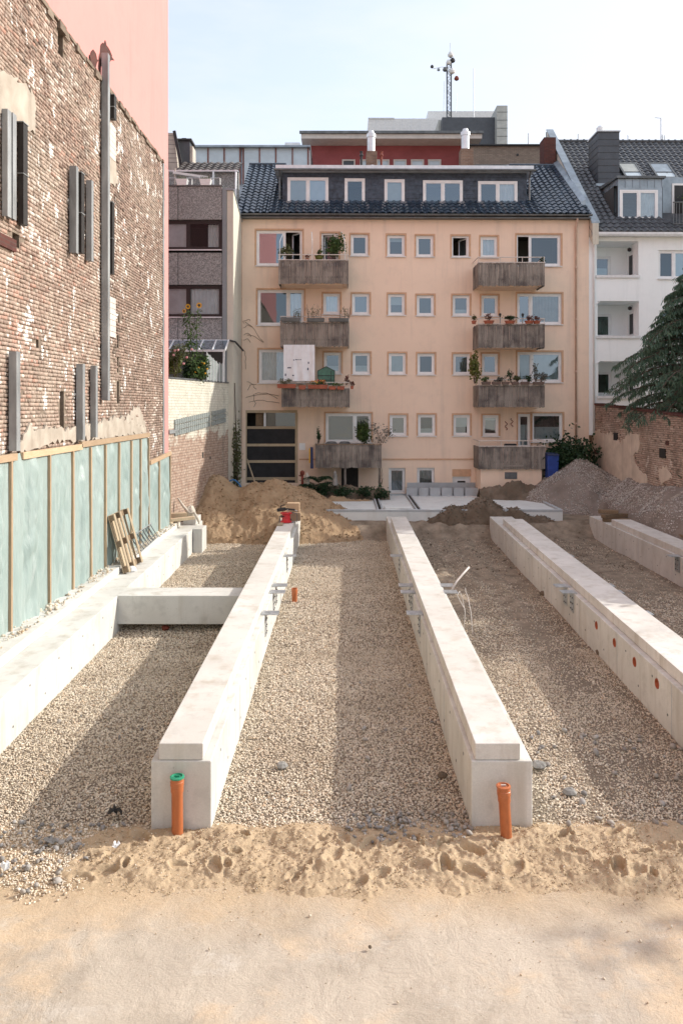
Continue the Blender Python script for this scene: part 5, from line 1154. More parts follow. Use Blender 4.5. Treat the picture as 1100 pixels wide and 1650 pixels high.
window(wh, FZ, zw, mull=(.5,), fill=[None, 'curtain'], sill=False, border=False, set_in=-.02, room=1.5, name='dormer_window', fw=.09)
# skylights
for k, (a, b) in enumerate(((999, 1042), (1050, 1096))):
    q = fpx(a + 8, 268, 3.9); d0, d1 = 3.45, 4.75; ua, _ = fpx(a + 9, 280, d0); ub, _ = fpx(b - 3, 280, d0); sk = lambda u, d, z, o=0: FR(u, d, rz2(d) + z)
    m = MB(sk); m.box(ua, d0, .05, ub, d0 + .08, .14); m.box(ua, d1 - .08, .05, ub, d1, .14); m.box(ua, d0 + .08, .05, ua + .09, d1 - .08, .14); m.box(ub - .09, d0 + .08, .05, ub, d1 - .08, .14); w = m.build('skylight', M['zinc_dark'], wh)
    m = MB(sk); m.box(ua + .09, d0 + .08, .06, ub - .09, d0 + .48, .10); m.build('lower_pane', M['flat_blue'], w)
    m = MB(sk); m.box(ua + .09, d0 + .52, .07, ub - .09, d1 - .08, .115); m.build('roller_shutter', M['grey_panel'] if k == 0 else M['zinc'], w)
    m = MB(sk); m.box(ua + .09, d0 + .48, .06, ub - .09, d0 + .52, .13); m.build('sash_bar', M['black'], w)
# big slate chimney
r = R(963, 212, 997, 275, 3.0); cb = rz2(3.0) - .5; m = MB(FR); m.box(r[0], 3.0, cb, r[1], 4.5, r[3]); ch = m.build('chimney', M['anthracite'], wh)
m = MB(FR)
for z in np.arange(cb + .5, r[3], .33): m.box(r[0] - .012, 2.988, z, r[1] + .012, 4.51, z + .014)
m.build('cladding_joint', M['black'], ch)
m = MB(FR); m.box(r[0] - .05, 2.95, r[3], r[1] + .05, 4.55, r[3] + .06); m.tube([(r[0] + .3, 3.6, r[3]), (r[0] + .3, 3.6, r[3] + .25)], .12, 10); m.lathe((r[0] + .3, 3.6, r[3] + .2), [(.05, 0), (.17, .05), (.19, .18), (.1, .28), (0.01, .3)], 12); m.build('chimney_cowl', M['zinc_light'], ch)
m = MB(FR); m.box(r[0] - .15, 2.86, rz2(2.9) + .02, r[1] + .15, 2.98, rz2(2.9) + .16); m.build('lead_apron', M['zinc'], ch)
m = MB(FR); q = fpx(941, 308, 1.7); m.tube([(q[0], 1.7, rz2(1.7)), (q[0], 1.7, rz2(1.7) + .3)], .06, 8); m.lathe((q[0], 1.7, rz2(1.7) + .28), [(.1, 0), (.12, .06), (0.02, .12)], 8); m.build('roof_vent', M['black'], wh)
# party parapet between the two roofs, zinc capped
m = MB(FR); th = .30; P = []
for d, z in ((E0 - .05, EZ - .35), (RD2 + .3, RZ2 - .35 + .35)):
    P.append((d, z))
def par(u0, u1, za, zb2, nm, mt):
    m = MB(FR); (d0, z0), (d1, z1) = P
    m.hexa([(u0, d0, z0 + za), (u1, d0, z0 + za), (u1, d1, z1 + za), (u0, d1, z1 + za), (u0, d0, z0 + zb2), (u1, d0, z0 + zb2), (u1, d1, z1 + zb2), (u0, d1, z1 + zb2)]); return m.build(nm, M[mt], wh)
par(UW + .02, UW + th, -.25, .72, 'party_parapet', 'cream_wall'); par(UW - .03, UW + th + .05, .722, .80, 'parapet_capping', 'zinc')
m = MB(FR); za_, zb2_ = roof_z(.5), roof_z(RD); m.hexa([(UW - .22, .5, za_), (UW + .019, .5, za_), (UW + .019, RD, zb2_), (UW - .22, RD, zb2_), (UW - .22, .5, za_ + .13), (UW + .019, .5, za_ + .28), (UW + .019, RD, zb2_ + .28), (UW - .22, RD, zb2_ + .13)]); m.build('flashing', M['zinc'], wh)
# roof terrace cut into the slope at the photo edge
tu = zdA[1] + .15; m = MB(FR); zt0 = rz2(.2)
m.box(tu, 1.0, zt0 + .3, tu + 4, 1.9, zt0 + 2.35); m.build('terrace_recess', M['zinc'], wh)
m = MB(FR); zq = rz2(.02) + .06; m.tube([(tu + .12, .0, zq + 1.0), (tu + 3.5, .0, zq + 1.0)], .03, 6); m.tube([(tu + .12, .0, zq), (tu + 3.5, .0, zq)], .03, 6)
for k in range(24): m.tube([(tu + .14 + k * .14, .0, zq), (tu + .14 + k * .14, .0, zq + 1.0)], .014, 5)
m.build('terrace_railing', M['zinc_dark'], wh)
m = MB(FR); m.box(tu + .5, .96, zt0 + .35, tu + 2.6, .995, zt0 + 2.05); o = m.build('terrace_door', M['white_plastic'], wh); m = MB(FR); m.box(tu + .6, .945, zt0 + .45, tu + 2.5, .957, zt0 + 1.95); m.build('pane', M['black'], o)

# ------------------------------------------------------------------ garden wall on the right
GWX = 11.5
gw = thing('garden_wall', 'old brick garden wall with patches of tan plaster behind the gravel heap', 'wall', (GWX + .2, 28, 0))
def gtop(y): return np.interp(y, [0, 14, 17.5, 18, 26, 36.4], [3.2, 3.2, 3.3, 4.35, 4.65, 5.12])
m = MB(); V = []; F = []; yy = np.arange(2, 36.6, .5)
for y in yy: V += [(GWX + .01, y, 0), (GWX + .4, y, 0), (GWX + .4, y, gtop(y)), (GWX + .01, y, gtop(y))]
n = len(yy); F = [(0, 1, 2, 3), (4 * n - 1, 4 * n - 2, 4 * n - 3, 4 * n - 4)]
for i in range(n - 1):
    for j in range(4): F.append((4 * i + j, 4 * i + 4 + j, 4 * i + 4 + (j + 1) % 4, 4 * i + (j + 1) % 4))
m.add(V, F); m.build('wall_core', M['mortar'], gw)
r = np.random.default_rng(17); L = [b for b in brick_course(22, 36.4, 1.2, 5.2, r) if b[3] < gtop(b[0]) - .02]
V, F, T = brick_quads(L, GWX, -1, r, lambda y, z, g: float(np.clip(g.normal(.30 if z > gtop(y) - .9 else .62, .2), 0, 1)))
o = link('brickwork', tone_mesh('brickwork', V, F, T, M['brick_dark'], ABS[gw.name]), gw, ABS[gw.name]); o['kind'] = 'stuff'
def GWP(px, py): Y = GWX * FPX / (px - HX); return (Y, CZ - (py - HY) * Y / FPX)
def gpatch(nm, pts, mat, thick, seed):
    o = patch(nm, pts, mat, -thick, gw, GWX, seed); return o
gpatch('plaster_remnant', [GWP(949, 690), GWP(955, 696), GWP(965, 692), GWP(975, 701), GWP(985, 699), GWP(1000, 712), GWP(1008, 705), GWP(1012, 697), GWP(1030, 699), GWP(1031, 722), GWP(1020, 735), GWP(1026, 752), GWP(1040, 765), GWP(1044, 790), GWP(1000, 790), GWP(949, 790)], M['plaster_tan'], .035, 2)
gpatch('plaster_remnant', [GWP(1060, 757), GWP(1075, 752), GWP(1082, 770), GWP(1065, 778)], M['plaster_tan'], .03, 5)
for px, py, w, h in ((989, 697, .45, .32), (1063, 722, .5, .34), (958, 724, .6, .2), (1073, 710, .2, .15)):
    y, z = GWP(px, py); m = MB(); m.box(GWX - .045, y - w, z - h, GWX + .05, y, z); m.build('wall_socket', M['dark'] if h > .25 else M['brick_red'], gw)  # solid blocks; the near-black ones paint the shade of empty sockets
m = MB(); rg = np.random.default_rng(3); y = 17.6
while y < 36.3: w = rg.uniform(.2, .45); m.box(GWX - .04, y, gtop(y) - .02, GWX + .42, y + w - .015, gtop(y) + rg.uniform(.05, .09)); y += w
m.build('coping', M['brick_red'], gw)

# ------------------------------------------------------------------ grey aggregate-panel house on the left
QY = 33.1; QX1 = (372 - HX) * QY / FPX
gb = thing('grey_house', 'narrow house front of dark aggregate panels with brown ribbon windows', 'building', (-7.5, 34, 0))
def QR(x0, y0, x1, y1, Y=QY): a, zt = hit(x0, y0, Y); b, zb = hit(x1, y1, Y); return (a, b, zb, zt)
def QF(u, d, z): return (u, QY + d, z)
q0 = -12.0
for (ya, yb) in ((301.5, 355), (408, 459.5), (513, 552)):
    a, zt = hit(300, ya, QY); _, zb = hit(300, yb, QY); xr, _ = hit(358.5, 300, QY); xm = hit(288, 300, QY)[0]
    for (l, rr) in ((q0, xm - .01), (xm + .01, xr)):
        m = MB(); m.box(l, QY - .12, zb, rr, QY + .12, zt); m.build('aggregate_panel', M['aggregate'], gb, bevel=.015)
xr = hit(358.5, 300, QY)[0]; zt_ = hit(300, 304, QY)[1]
m = MB(); m.box(xr + .012, QY - .15, 5.9, QX1 - .16, QY + .3, zt_); m.build('corner_pillar', M['grey_render'], gb, bevel=.02)
m = MB(); m.hexa([(QX1 - .15, QY - .1, 0), (QX1 + .12, QY - .1, 0), (QX1 + .12, 36.0, 0), (QX1 - .15, 36.0, 0), (QX1 - .15, QY - .1, zt_ - .1), (QX1 + .12, QY - .1, zt_ - .1), (QX1 + .12, 36.0, zt_ - .9), (QX1 - .15, 36.0, zt_ - .9)]); m.build('side_wall', M['cream_wall'], gb)
m = MB(); m.hexa([(QX1 - .2, QY - .16, zt_ - .095), (QX1 + .16, QY - .16, zt_ - .095), (QX1 + .16, 36.0, zt_ - .895), (QX1 - .2, 36.0, zt_ - .895), (QX1 - .2, QY - .16, zt_ - .03), (QX1 + .16, QY - .16, zt_ - .03), (QX1 + .16, 36, zt_ - .83), (QX1 - .2, 36, zt_ - .83)]); m.build('side_coping', M['zinc'], gb)
m = MB(); m.box(q0, QY + 2.6, 0, QX1 - .16, QY + 2.8, zt_ - .2); m.box(q0, QY + .13, zt_ - .4, QX1 - .16, QY + 5, zt_ - .25); m.build('core_wall', M['grey_render'], gb)
m = MB(); m.box(q0, QY - .16, hit(300, 301.5, QY)[1] + .003, xr + .03, QY + .2, hit(300, 301.5, QY)[1] + .06); m.build('parapet_rail', M['zinc_dark'], gb)
M['brown_frame'] = simple('brown_window_frame', (0.032, 0.022, 0.021), .5, .2, 5, .05, 30)
for (ya, yb) in ((356, 403), (460.5, 511)):
    w = QR(268, ya, 358, yb); window(gb, QF, (w[0] - 1.2, w[1], w[2], w[3]), mull=(.60,), fill=['curtain', 'curtain'] if ya > 400 else ['curtain', None], sill=False, border=False, set_in=-.02, frame='brown_frame', name='ribbon_window', pane='glass_clear')
    m = MB(); m.box(q0, QY - .2, w[2] - .05, xr, QY - .13, w[2] - .003); m.build('window_ledge', M['zinc_light'], gb)
ca, cz1 = hit(334, 360, QY); cb_, cz0 = hit(356, 402, QY); m = MB(); V = []
for k in range(21): V += [(ca + (cb_ - ca) * k / 20, QY + .25 + .03 * math.sin(k * 1.6), cz0), (ca + (cb_ - ca) * k / 20, QY + .25 + .03 * math.sin(k * 1.6), cz1)]
m.add(V, [(2 * k, 2 * k + 2, 2 * k + 3, 2 * k + 1) for k in range(20)]); m.build('side_curtain', M['curtain'], gb, smooth=True)
m = MB(); a, z = hit(370, 549, QY); b, z2 = hit(386, 558, QY); m.tube([(a, QY - .2, z), (a + .25, QY - .1, z - .05), (b, QY + 1.2, z2 - .1)], .04, 7); m.build('cable', M['black'], gb)
# setback attic: sloping tiles, aggregate wall, gable, chimney, awning
AY = 36.5
a, z = hit(286, 262, AY + 1.2); b, z2 = hit(386, 275, AY)
TF = lambda u, d, zz: (u, AY + d, zz)
m = tiles(TF, hit(284, 262, AY)[0], hit(385, 262, AY)[0], 0, hit(330, 275.5, AY)[1], 1.6, hit(330, 262, AY + 1.6)[1], .32, .34); o = m.build('roof_tiles', M['tile_brown'], gb); o['kind'] = 'stuff'
m = MB(); m.box(hit(268, 277, AY)[0], AY + .1, zt_ - .3, hit(384, 277, AY)[0], AY + .4, hit(330, 276, AY)[1]); m.build('attic_wall', M['aggregate'], gb)
m = MB(); m.box(hit(268, 277, AY)[0], AY - .12, hit(330, 277.5, AY)[1], hit(384, 277, AY)[0], AY + .0, hit(330, 275, AY)[1]); m.build('attic_gutter', M['zinc_light'], gb)
m = MB(); x, z1_ = hit(344.5, 276, AY); m.tube([(x, AY - .08, z1_), (x, AY - .08, zt_ - .2)], .05, 7); x2, _ = hit(384, 276, AY); m.tube([(x2 - .1, AY - .08, z1_), (x2 - .1, AY - .3, zt_ - .2)], .05, 7); m.build('attic_downpipe', M['zinc_light'], gb)
gy = 38.0; p = [hit(*q, gy) for q in ((256, 214), (281, 214), (289, 262), (262, 264))]
m = MB(); m.hexa([(-12, gy, p[3][1] - 1), (p[2][0], gy, p[2][1] - 1), (p[2][0], gy + 3, p[2][1] - 1), (-12, gy + 3, p[3][1] - 1), (-12, gy, p[0][1]), (p[1][0], gy, p[1][1]), (p[1][0], gy + 3, p[1][1]), (-12, gy + 3, p[0][1])]); m.build('gable_wall', M['siding'], gb)
m = MB()
for k in range(7):
    z = p[2][1] + k * .22; m.box(p[3][0] - 2, gy - .012, z, p[2][0] - .05 - k * .04, gy - .001, z + .015)
m.build('siding_joint', M['zinc_dark'], gb)
TG = lambda u, d, zz: (u, gy - .4 + d, zz)
x0_, z0_ = hit(262, 262, gy); x1_, z1_ = hit(281, 216, gy)
mm = tiles(TG, x0_ - 3.0, x0_ + .5, 0, z0_ - .3, 1.5, z1_ + .0, .3, .34)
gx = [v for v in mm.v]; mm.v = [(min(v[0], p[1][0] - .05 - (z1_ - v[2]) * .30), v[1], v[2]) for v in gx]; o = mm.build('gable_tiles', M['tile_brown'], gb); o['kind'] = 'stuff'
m = MB(); m.bar((p[1][0] + .02, gy - .1, p[1][1] + .05), (p[2][0] + .1, gy - .1, p[2][1] - .1), .14, .12, (0, 1, 0)); m.build('verge_board', M['black'], gb)
q = QR(286, 227, 306, 262, 38.5); m = MB(); m.box(q[0], 38.5, q[2] - 1, q[1], 39.3, q[3]); m.build('chimney', M['anthracite'], gb); m = MB(); m.box(q[0] - .08, 38.4, q[3], q[1] + .1, 39.4, q[3] + .09); m.box(q[0] + .2, 38.6, q[3] + .09, q[1] - .2, 39.2, q[3] + .18); m.build('chimney_cap', M['black'], gb)
m = MB(); m.box(q[1] + .002, 38.52, q[2] - 1, q[1] + .14, 39.28, q[3] - .25); m.build('chimney_cheek', M['siding'], gb)
aw = [hit(275, 271, 34.6), hit(333, 279, 34.6), hit(282, 276, 33.8), hit(333, 284, 33.8)]
m = MB(); m.raw([(aw[0][0], 35.2, aw[0][1]), (aw[1][0], 35.2, aw[1][1]), (aw[3][0], 33.9, aw[3][1]), (aw[2][0], 33.9, aw[2][1])], [(0, 1, 2, 3)]); t = m.build('awning', M['anthracite'], None)
props(t, 'dark folding awning over the grey roof terrace', 'awning'); m = MB(); m.bar((aw[2][0] - .1, 33.88, aw[2][1] - .03), (aw[3][0] + .05, 33.88, aw[3][1] - .03), .06, .1); m.build('front_bar', M['white_metal'], t)
for px in (282, 335): x, z = hit(px, 277, 33.9); m = MB(); m.bar((x, 33.9, z + (.15 if px < 300 else -.2)), (x, 33.9, zt_ - .1), .05, .05); m.build('awning_post', M['siding'], t)
m = MB(); 
for z in (.42, .75): m.tube([(q0, QY + .0, zt_ + z - .3), (xr - .1, QY, zt_ + z - .3)], .02, 6)
for k in range(10): m.tube([(xr - .1 - k * .6, QY, zt_ - .2), (xr - .1 - k * .6, QY, zt_ + .45)], .016, 6)
m.build('terrace_rail', M['steel'], gb)
for px, lab in ((293.5, 'left white trough planter on the grey roof terrace'), (331.5, 'right white trough planter on the grey roof terrace')):
    a, z = hit(px - 9.5, 299, QY - .1); b, zt2 = hit(px + 9.5, 290, QY - .1); z = zt_ + .1
    t = thing('trough_planter', lab, 'planter', ((a + b) / 2, QY - .1, z), 'white planters on the roof terrace'); m = MB(); m.hexa([(a + .06, QY - .2, z), (b - .06, QY - .2, z), (b - .06, QY + .04, z), (a + .06, QY + .04, z), (a, QY - .24, z + .26), (b, QY - .24, z + .26), (b, QY + .06, z + .26), (a, QY + .06, z + .26)]); m.build('trough', M['white_plastic'], t)
    V = []; F = []; rg = np.random.default_rng(int(px)); m = MB()
    for k in range(90):
        x = rg.uniform(a + .05, b - .05); y = rg.uniform(QY - .2, QY); h = rg.uniform(.06, .22); dx = rg.normal(0, .06); n = len(V); V += [(x - .008, y, z + .24), (x + .008, y, z + .24), (x + dx, y + rg.normal(0, .03), z + .25 + h)]; F.append((n, n + 1, n + 2))
    m.add(V, F); m.build('grass_tuft', M['leaf_olive'], t)

# ------------------------------------------------------------------ houses behind
def BB(name, label, Y, cat='building'): return thing(name, label, cat, (0, Y, 0))
def bx(parent, nm, mat, x0, y0, x1, y1, Y, dep, drop=0, bev=0):
    a, zt = hit(x0, y0, Y); b, zb = hit(x1, y1, Y); m = MB(); m.box(a, Y, zb - drop, b, Y + dep, zt); return m.build(nm, M[mat], parent, bevel=bev)
t = BB('maroon_building', 'maroon rendered building with hipped roof rising behind the apartment house', 52)
bx(t, 'wall', 'maroon', 500, 223, 746, 275, 52, 12, 8); bx(t, 'cornice', 'cream_trim', 497, 214, 752, 217.5, 51.7, 12.5); bx(t, 'frieze', 'maroon', 498, 217.6, 750, 223, 51.85, 12)
p = {k: hit(*v, Y_) for k, v, Y_ in (('l', (485, 212), 50.6), ('r', (776, 219.5), 50.6))}
a, za = p['l']; b, zb = p['r']; m = MB(); zc = (za + zb) / 2
m.hexa([(a, 50.6, zc - .3), (b, 50.6, zc - .3), (b, 65.5, zc - .3), (a, 65.5, zc - .3), (a, 50.6, zc), (b, 50.6, zc), (b, 65.5, zc), (a, 65.5, zc)]); m.build('eaves', M['cream_trim'], t)
m = MB(); m.box(a - .1, 50.45, zc, b + .1, 50.62, zc + .16); m.build('eaves_gutter', M['zinc_dark'], t)
m = MB(); m.add([(a, 50.6, zc + .01), (b, 50.6, zc + .01), (b, 65.5, zc + .01), (a, 65.5, zc + .01), (a + 4.5, 57, zc + 2.2), (b - 4.5, 57, zc + 2.2)], [(0, 1, 5, 4), (1, 2, 5), (2, 3, 4, 5), (3, 0, 4)]); m.build('hipped_roof', M['zinc_dark'], t)
for x0 in (551, 579.5, 606, 633.5, 661.5, 689):
    w = QR(x0, 257.5, x0 + 21, 269, 52); FB = lambda u, d, z: (u, 52 + d, z)
    m = MB(FB); f = .09; m.box(w[0], -.09, w[2], w[1], -.003, w[2] + f); m.box(w[0], -.09, w[3] - f, w[1], -.003, w[3]); m.box(w[0], -.09, w[2] + f, w[0] + f, -.003, w[3] - f); m.box(w[1] - f, -.09, w[2] + f, w[1], -.003, w[3] - f); o = m.build('window', M['cream_trim'], t)
    m = MB(FB); m.box(w[0] + f, -.03, w[2] + f, w[1] - f, -.004, w[3] - f); m.build('pane', M['flat_blue'] if x0 > 575 else M['anthracite'], o)
t = BB('attic_pavilion', 'low metal attic storey of pale blue panels between red brown mullions', 48)
bx(t, 'attic_core', 'zinc', 300, 236, 499, 275, 48.1, 6, 4)
for x0, x1 in ((311, 334), (336.5, 360), (362.5, 385.5), (393.5, 417), (419, 443), (445.5, 470), (472, 495)): bx(t, 'facade_panel', 'flat_blue', x0, 238, x1, 270, 48, .09, 1)
for x0 in (334.6, 360.6, 386, 391, 417.4, 443.6, 470.4, 495.5): bx(t, 'mullion', 'rust_mullion', x0, 236.5, x0 + 1.6, 270, 47.95, .14, 1)
bx(t, 'attic_roof_edge', 'zinc', 308, 233.5, 500, 236.4, 47.7, 6); bx(t, 'roof_plant', 'zinc_light', 459, 229.5, 483, 234, 50, 2)
t = BB('brown_brick_building', 'flat-roofed brown brick building behind the right end of the tiled roof', 50)
bx(t, 'brick_wall', 'brick_far', 757, 234, 900, 276, 50, 8, 8); bx(t, 'roof_edge', 'black', 755, 232, 902, 234, 49.8, 8.4)
bx(t, 'string_course', 'zinc_dark', 765, 265, 830, 267, 49.93, .06); bx(t, 'wall_vent', 'black', 832, 247.5, 835, 250.5, 49.94, .06)
t = BB('far_office_block', 'dark grey office block with pale roof plant and a pale shaft', 75)
bx(t, 'dark_block', 'anthracite', 712, 189, 803, 240, 75, 10, 8); bx(t, 'block_side', 'grey_panel', 706, 193, 711.9, 214, 76, 8); bx(t, 'pale_shaft', 'grey_panel', 800, 170, 817, 240, 74, 6, 8)
for y in (180, 193, 206, 219): bx(t, 'shaft_joint', 'zinc_dark', 800, y, 817.2, y + .8, 73.98, .04)
bx(t, 'plant_screen', 'white_metal', 593, 191, 706, 218, 84, 8, 6); bx(t, 'plant_screen', 'white_metal', 689, 179, 800, 192, 86, 8, 4); bx(t, 'screen_edge', 'zinc_light', 593, 189.5, 635, 191, 83.9, 8)
for px in (606, 620, 634, 648, 662, 676, 690): bx(t, 'screen_joint', 'zinc_light', px, 191.5, px + .5, 216, 83.97, .03)
m = MB(); x, z = hit(667.5, 194, 84); m.lathe((x, 85, z), [(.35, 0), (.35, .35), (.28, .5), (.0, .55)], 12); m.build('roof_cowl', M['zinc_light'], t)
# antenna mast
mx_, mz0 = hit(723, 190, 78); _, mz1 = hit(723, 95, 78); am = thing('antenna_mast', 'lattice antenna mast with dishes on the roof of the far office block', 'antenna', (mx_, 78, mz0))
S = .42; m = MB()
cs = [(mx_ - S / 2, 78 - S / 2), (mx_ + S / 2, 78 - S / 2), (mx_ + S / 2, 78 + S / 2), (mx_ - S / 2, 78 + S / 2)]
for c in cs: m.tube([(c[0], c[1], mz0 - 1), (c[0], c[1], mz1 - .4)], .045, 5)
z = mz0; k = 0
while z < mz1 - .9:
    for i in range(4): c0, c1 = cs[i], cs[(i + 1) % 4]; m.bar((c0[0], c0[1], z if (i + k) % 2 else z + .5), (c1[0], c1[1], z + .5 if (i + k) % 2 else z), .035, .035); m.bar((c0[0], c0[1], z), (c1[0], c1[1], z), .03, .03)
    z += .5; k += 1
m.build('lattice', M['zinc_dark'], am)
m = MB(); m.tube([(mx_ + .1, 78, mz1 - .4), (mx_ + .1, 78, mz1 + 1.6)], .03, 5); m.tube([(mx_ - .55, 78, mz0 - .5), (mx_ - .5, 78, mz1 - 2.2)], .025, 5); m.tube([(mx_ + .7, 78, mz0 + .5), (mx_ + .8, 78, mz1 - 3.5)], .025, 5); m.tube([(mx_ - 1.6, 78, mz1 - 1.0), (mx_ - .7, 78, mz1 - .8), (mx_, 78, mz1 - 1.0)], .03, 5); m.build('whip_aerial', M['zinc_light'], am)
for dx, dz, s, mt in ((.1, .15, .34, 'white_metal'), (.3, -.4, .3, 'black'), (-.1, -.6, .3, 'white_metal'), (-.45, -1.3, .28, 'zinc_dark'), (.25, -1.5, .36, 'white_metal'), (.7, -2.2, .28, 'rust'), (-1.75, -1.0, .2, 'black'), (-1.1, -1.3, .18, 'zinc')):
    m = MB(); c = (mx_ + dx, 77.6, mz1 + dz - s / 2); m.lathe(c, [(s * .35, 0), (s * .8, s * .3), (s * .9, s * .8), (s * .5, s * 1.5), (s * .05, s * 1.7)], 9); m.build('aerial_head', M[mt], am)
for px, yt, yb, Y in ((851, 215, 233, 50.5), (931, 216, 229, 44), (1011, 218, 229, 44), (1064, 190, 229, 44), (763, 110, 190, 80), (1066.5, 217, 229, 44), (1070, 218, 229, 44)):
    x, zt = hit(px, yt, Y); _, zb = hit(px, yb, Y); m = MB(); m.tube([(x, Y, zb - .4), (x, Y, zt)], .05 if Y > 49 else .035, 6); 
    if px == 1064: m.tube([(x - .35, Y, zt + .02), (x + .02, Y, zt - .02)], .02, 5)
    o = m.build('roof_aerial', M['zinc_light'], None); props(o, {851: 'thin pole standing on the brown brick building', 931: 'thin pole behind the ridge, left of the big slate chimney', 1011: 'short pole behind the ridge above the left skylight', 1064: 'tall thin aerial behind the ridge near the right photo edge', 763: 'very thin whip aerial between lattice mast and pale shaft', 1066.5: 'left one of two stubby poles behind the right ridge', 1070: 'right one of two stubby poles behind the right ridge'}[px], 'aerial')
# ------------------------------------------------------------------ slab and kerbs in front of the house
SZ = .96
sb = thing('concrete_slab', 'pale concrete slab in three bays with raised grey edges before the apartment house', 'slab', (3, 33, 0))
m = MB(); m.box(-4.5, 30.0, .2, 8.4, 35.62, SZ - .05); m.build('slab_base', M['concrete_slab'], sb, bevel=.01)
for x0, x1 in ((-4.4, 1.22), (1.5, 2.72), (3.0, 8.28)): m = MB(); m.box(x0, 30.15, SZ - .048, x1, 35.5, SZ - .02); m.build('slab_bay', M['concrete_slab'], sb, bevel=.006)
for a in ((-4.5, 30.0, 8.4, 30.13), (-4.5, 35.52, 8.4, 35.62), (1.24, 30.14, 1.30, 35.5), (1.41, 30.14, 1.47, 35.5), (2.75, 30.14, 2.81, 35.5), (2.92, 30.14, 2.98, 35.5), (8.3, 30.14, 8.42, 35.6)):
    m = MB(); m.box(a[0], a[1], SZ - .047, a[2], a[3], SZ + .05); m.build('edge_kerb', M['concrete_kerb'], sb, bevel=.006)
m = MB(); m.box(1.32, 30.1, SZ - .046, 1.39, 35.5, SZ + .008); m.box(2.83, 30.1, SZ - .046, 2.90, 35.5, SZ + .008); m.build('drain_gap', M['dark'], sb)  # filled strips whose dark colour paints the shade between the kerbs
m = MB(); m.box(1.55, 30.2, SZ - .03, 2.6, 31.0, SZ + .09); m.build('raised_pad', M['concrete_slab'], sb, bevel=.01)
u = fpx(652, 790)[0] + .02; k = 0
for w in (.50, .44, .48, .48, .46, .95):
    m = MB(FR); m.box(u, -.62, SZ - .1, u + w - .015, -.42, SZ + .34); o = m.build('concrete_block', M['concrete_kerb'], None, bevel=.008)
    props(o, ['first', 'second', 'third', 'fourth', 'fifth', 'longest and last'][k] + ' grey concrete block from the left below the basement windows', 'block', 'concrete blocks along the basement wall'); u += w + .06; k += 1

# ------------------------------------------------------------------ pipes
def pipe(x, y, z0, z1, r, label, lid, lean=(0, 0), lid_mat='pvc'):
    t = thing('drain_pipe', label, 'pipe', (x, y, z0), 'upright orange drain pipes'); dx, dy = lean; H = z1 - z0
    f = lambda a, b, c: (x + a + dx * (c - z0) / H, y + b + dy * (c - z0) / H, c)
    m = MB(f); 
    def ring(prof):
        n = 24; V = [(rr * math.cos(2 * math.pi * j / n), rr * math.sin(2 * math.pi * j / n), z) for rr, z in prof for j in range(n)]; F = [(i * n + j, i * n + (j + 1) % n, (i + 1) * n + (j + 1) % n, (i + 1) * n + j) for i in range(len(prof) - 1) for j in range(n)]; m.add(V, F)
    ring([(r, z0), (r, z1 - .17), (r * 1.12, z1 - .15), (r * 1.12, z1 - .085), (r * 1.2, z1 - .08), (r * 1.2, z1 - .035), (r * 1.12, z1 - .03), (r * 1.12, z1), (r * .98, z1), (r * .98, z1 - .25)]); m.build('pipe_body', M['pvc'], t, smooth=False)
    for p in t.children: p.data.polygons.foreach_set('use_smooth', [True] * len(p.data.polygons)); e = p.modifiers.new('split', 'EDGE_SPLIT'); e.split_angle = math.radians(35)
    if lid:
        m = MB(f); n = 24
        prof = [(r * 1.1, z1 + .003), (r * 1.26, z1 + .005), (r * 1.26, z1 + .022), (r * .95, z1 + .028), (r * .9, z1 + .016), (.001, z1 + .014)]
        V = [(rr * math.cos(2 * math.pi * j / n), rr * math.sin(2 * math.pi * j / n), z) for rr, z in prof for j in range(n)]; F = [(i * n + j, i * n + (j + 1) % n, (i + 1) * n + (j + 1) % n, (i + 1) * n + j) for i in range(len(prof) - 1) for j in range(n)]; m.add(V, F); m.build('lid', M[lid_mat], t)
        m = MB(f); m.box(-.03, -.006, z1 + .016, .03, .006, z1 + .034); m.build('lid_grip', M[lid_mat] if lid_mat != 'pvc' else M['cream_trim'], t)
    return t
pipe(-1.955, 9.06, -.1, .66, .066, 'orange drain pipe with a green lid before the left beam end', True, (-.005, 0), 'pvc_green')
pipe(1.86, 8.93, -.1, .60, .066, 'orange drain pipe with an orange lid before the right beam end', True, (-.035, .03))
pipe(-1.30, 19.9, -.1, .34, .068, 'short open orange pipe stub in the gravel of the middle bay', False)

# ------------------------------------------------------------------ bent white conduit and board by the middle beam
t = thing('bent_conduit', 'bent white plastic conduits sticking out of the gravel beside the middle beam', 'conduit', (2.75, 17.6, 0))
for pts in ([(2.62, 17.2, -.05), (2.70, 17.5, .35), (2.66, 17.6, .62), (2.60, 17.65, .80), (2.52, 17.5, .74), (2.62, 17.3, .55), (2.66, 17.2, .5)], [(2.78, 16.9, -.05), (2.80, 17.3, .4), (2.78, 17.6, .66), (2.74, 17.7, .80), (2.74, 17.72, .86)]):
    m = MB(); m.tube(pts, .009, 8); m.build('conduit', M['cream_trim'], t, smooth=True)
m = MB(); m.tube([(2.40, 17.45, .88), (2.52, 17.6, 1.03), (2.68, 17.75, 1.16), (2.86, 17.95, 1.28)], .024, 9); m.build('thick_conduit', M['cream_trim'], t, smooth=True)

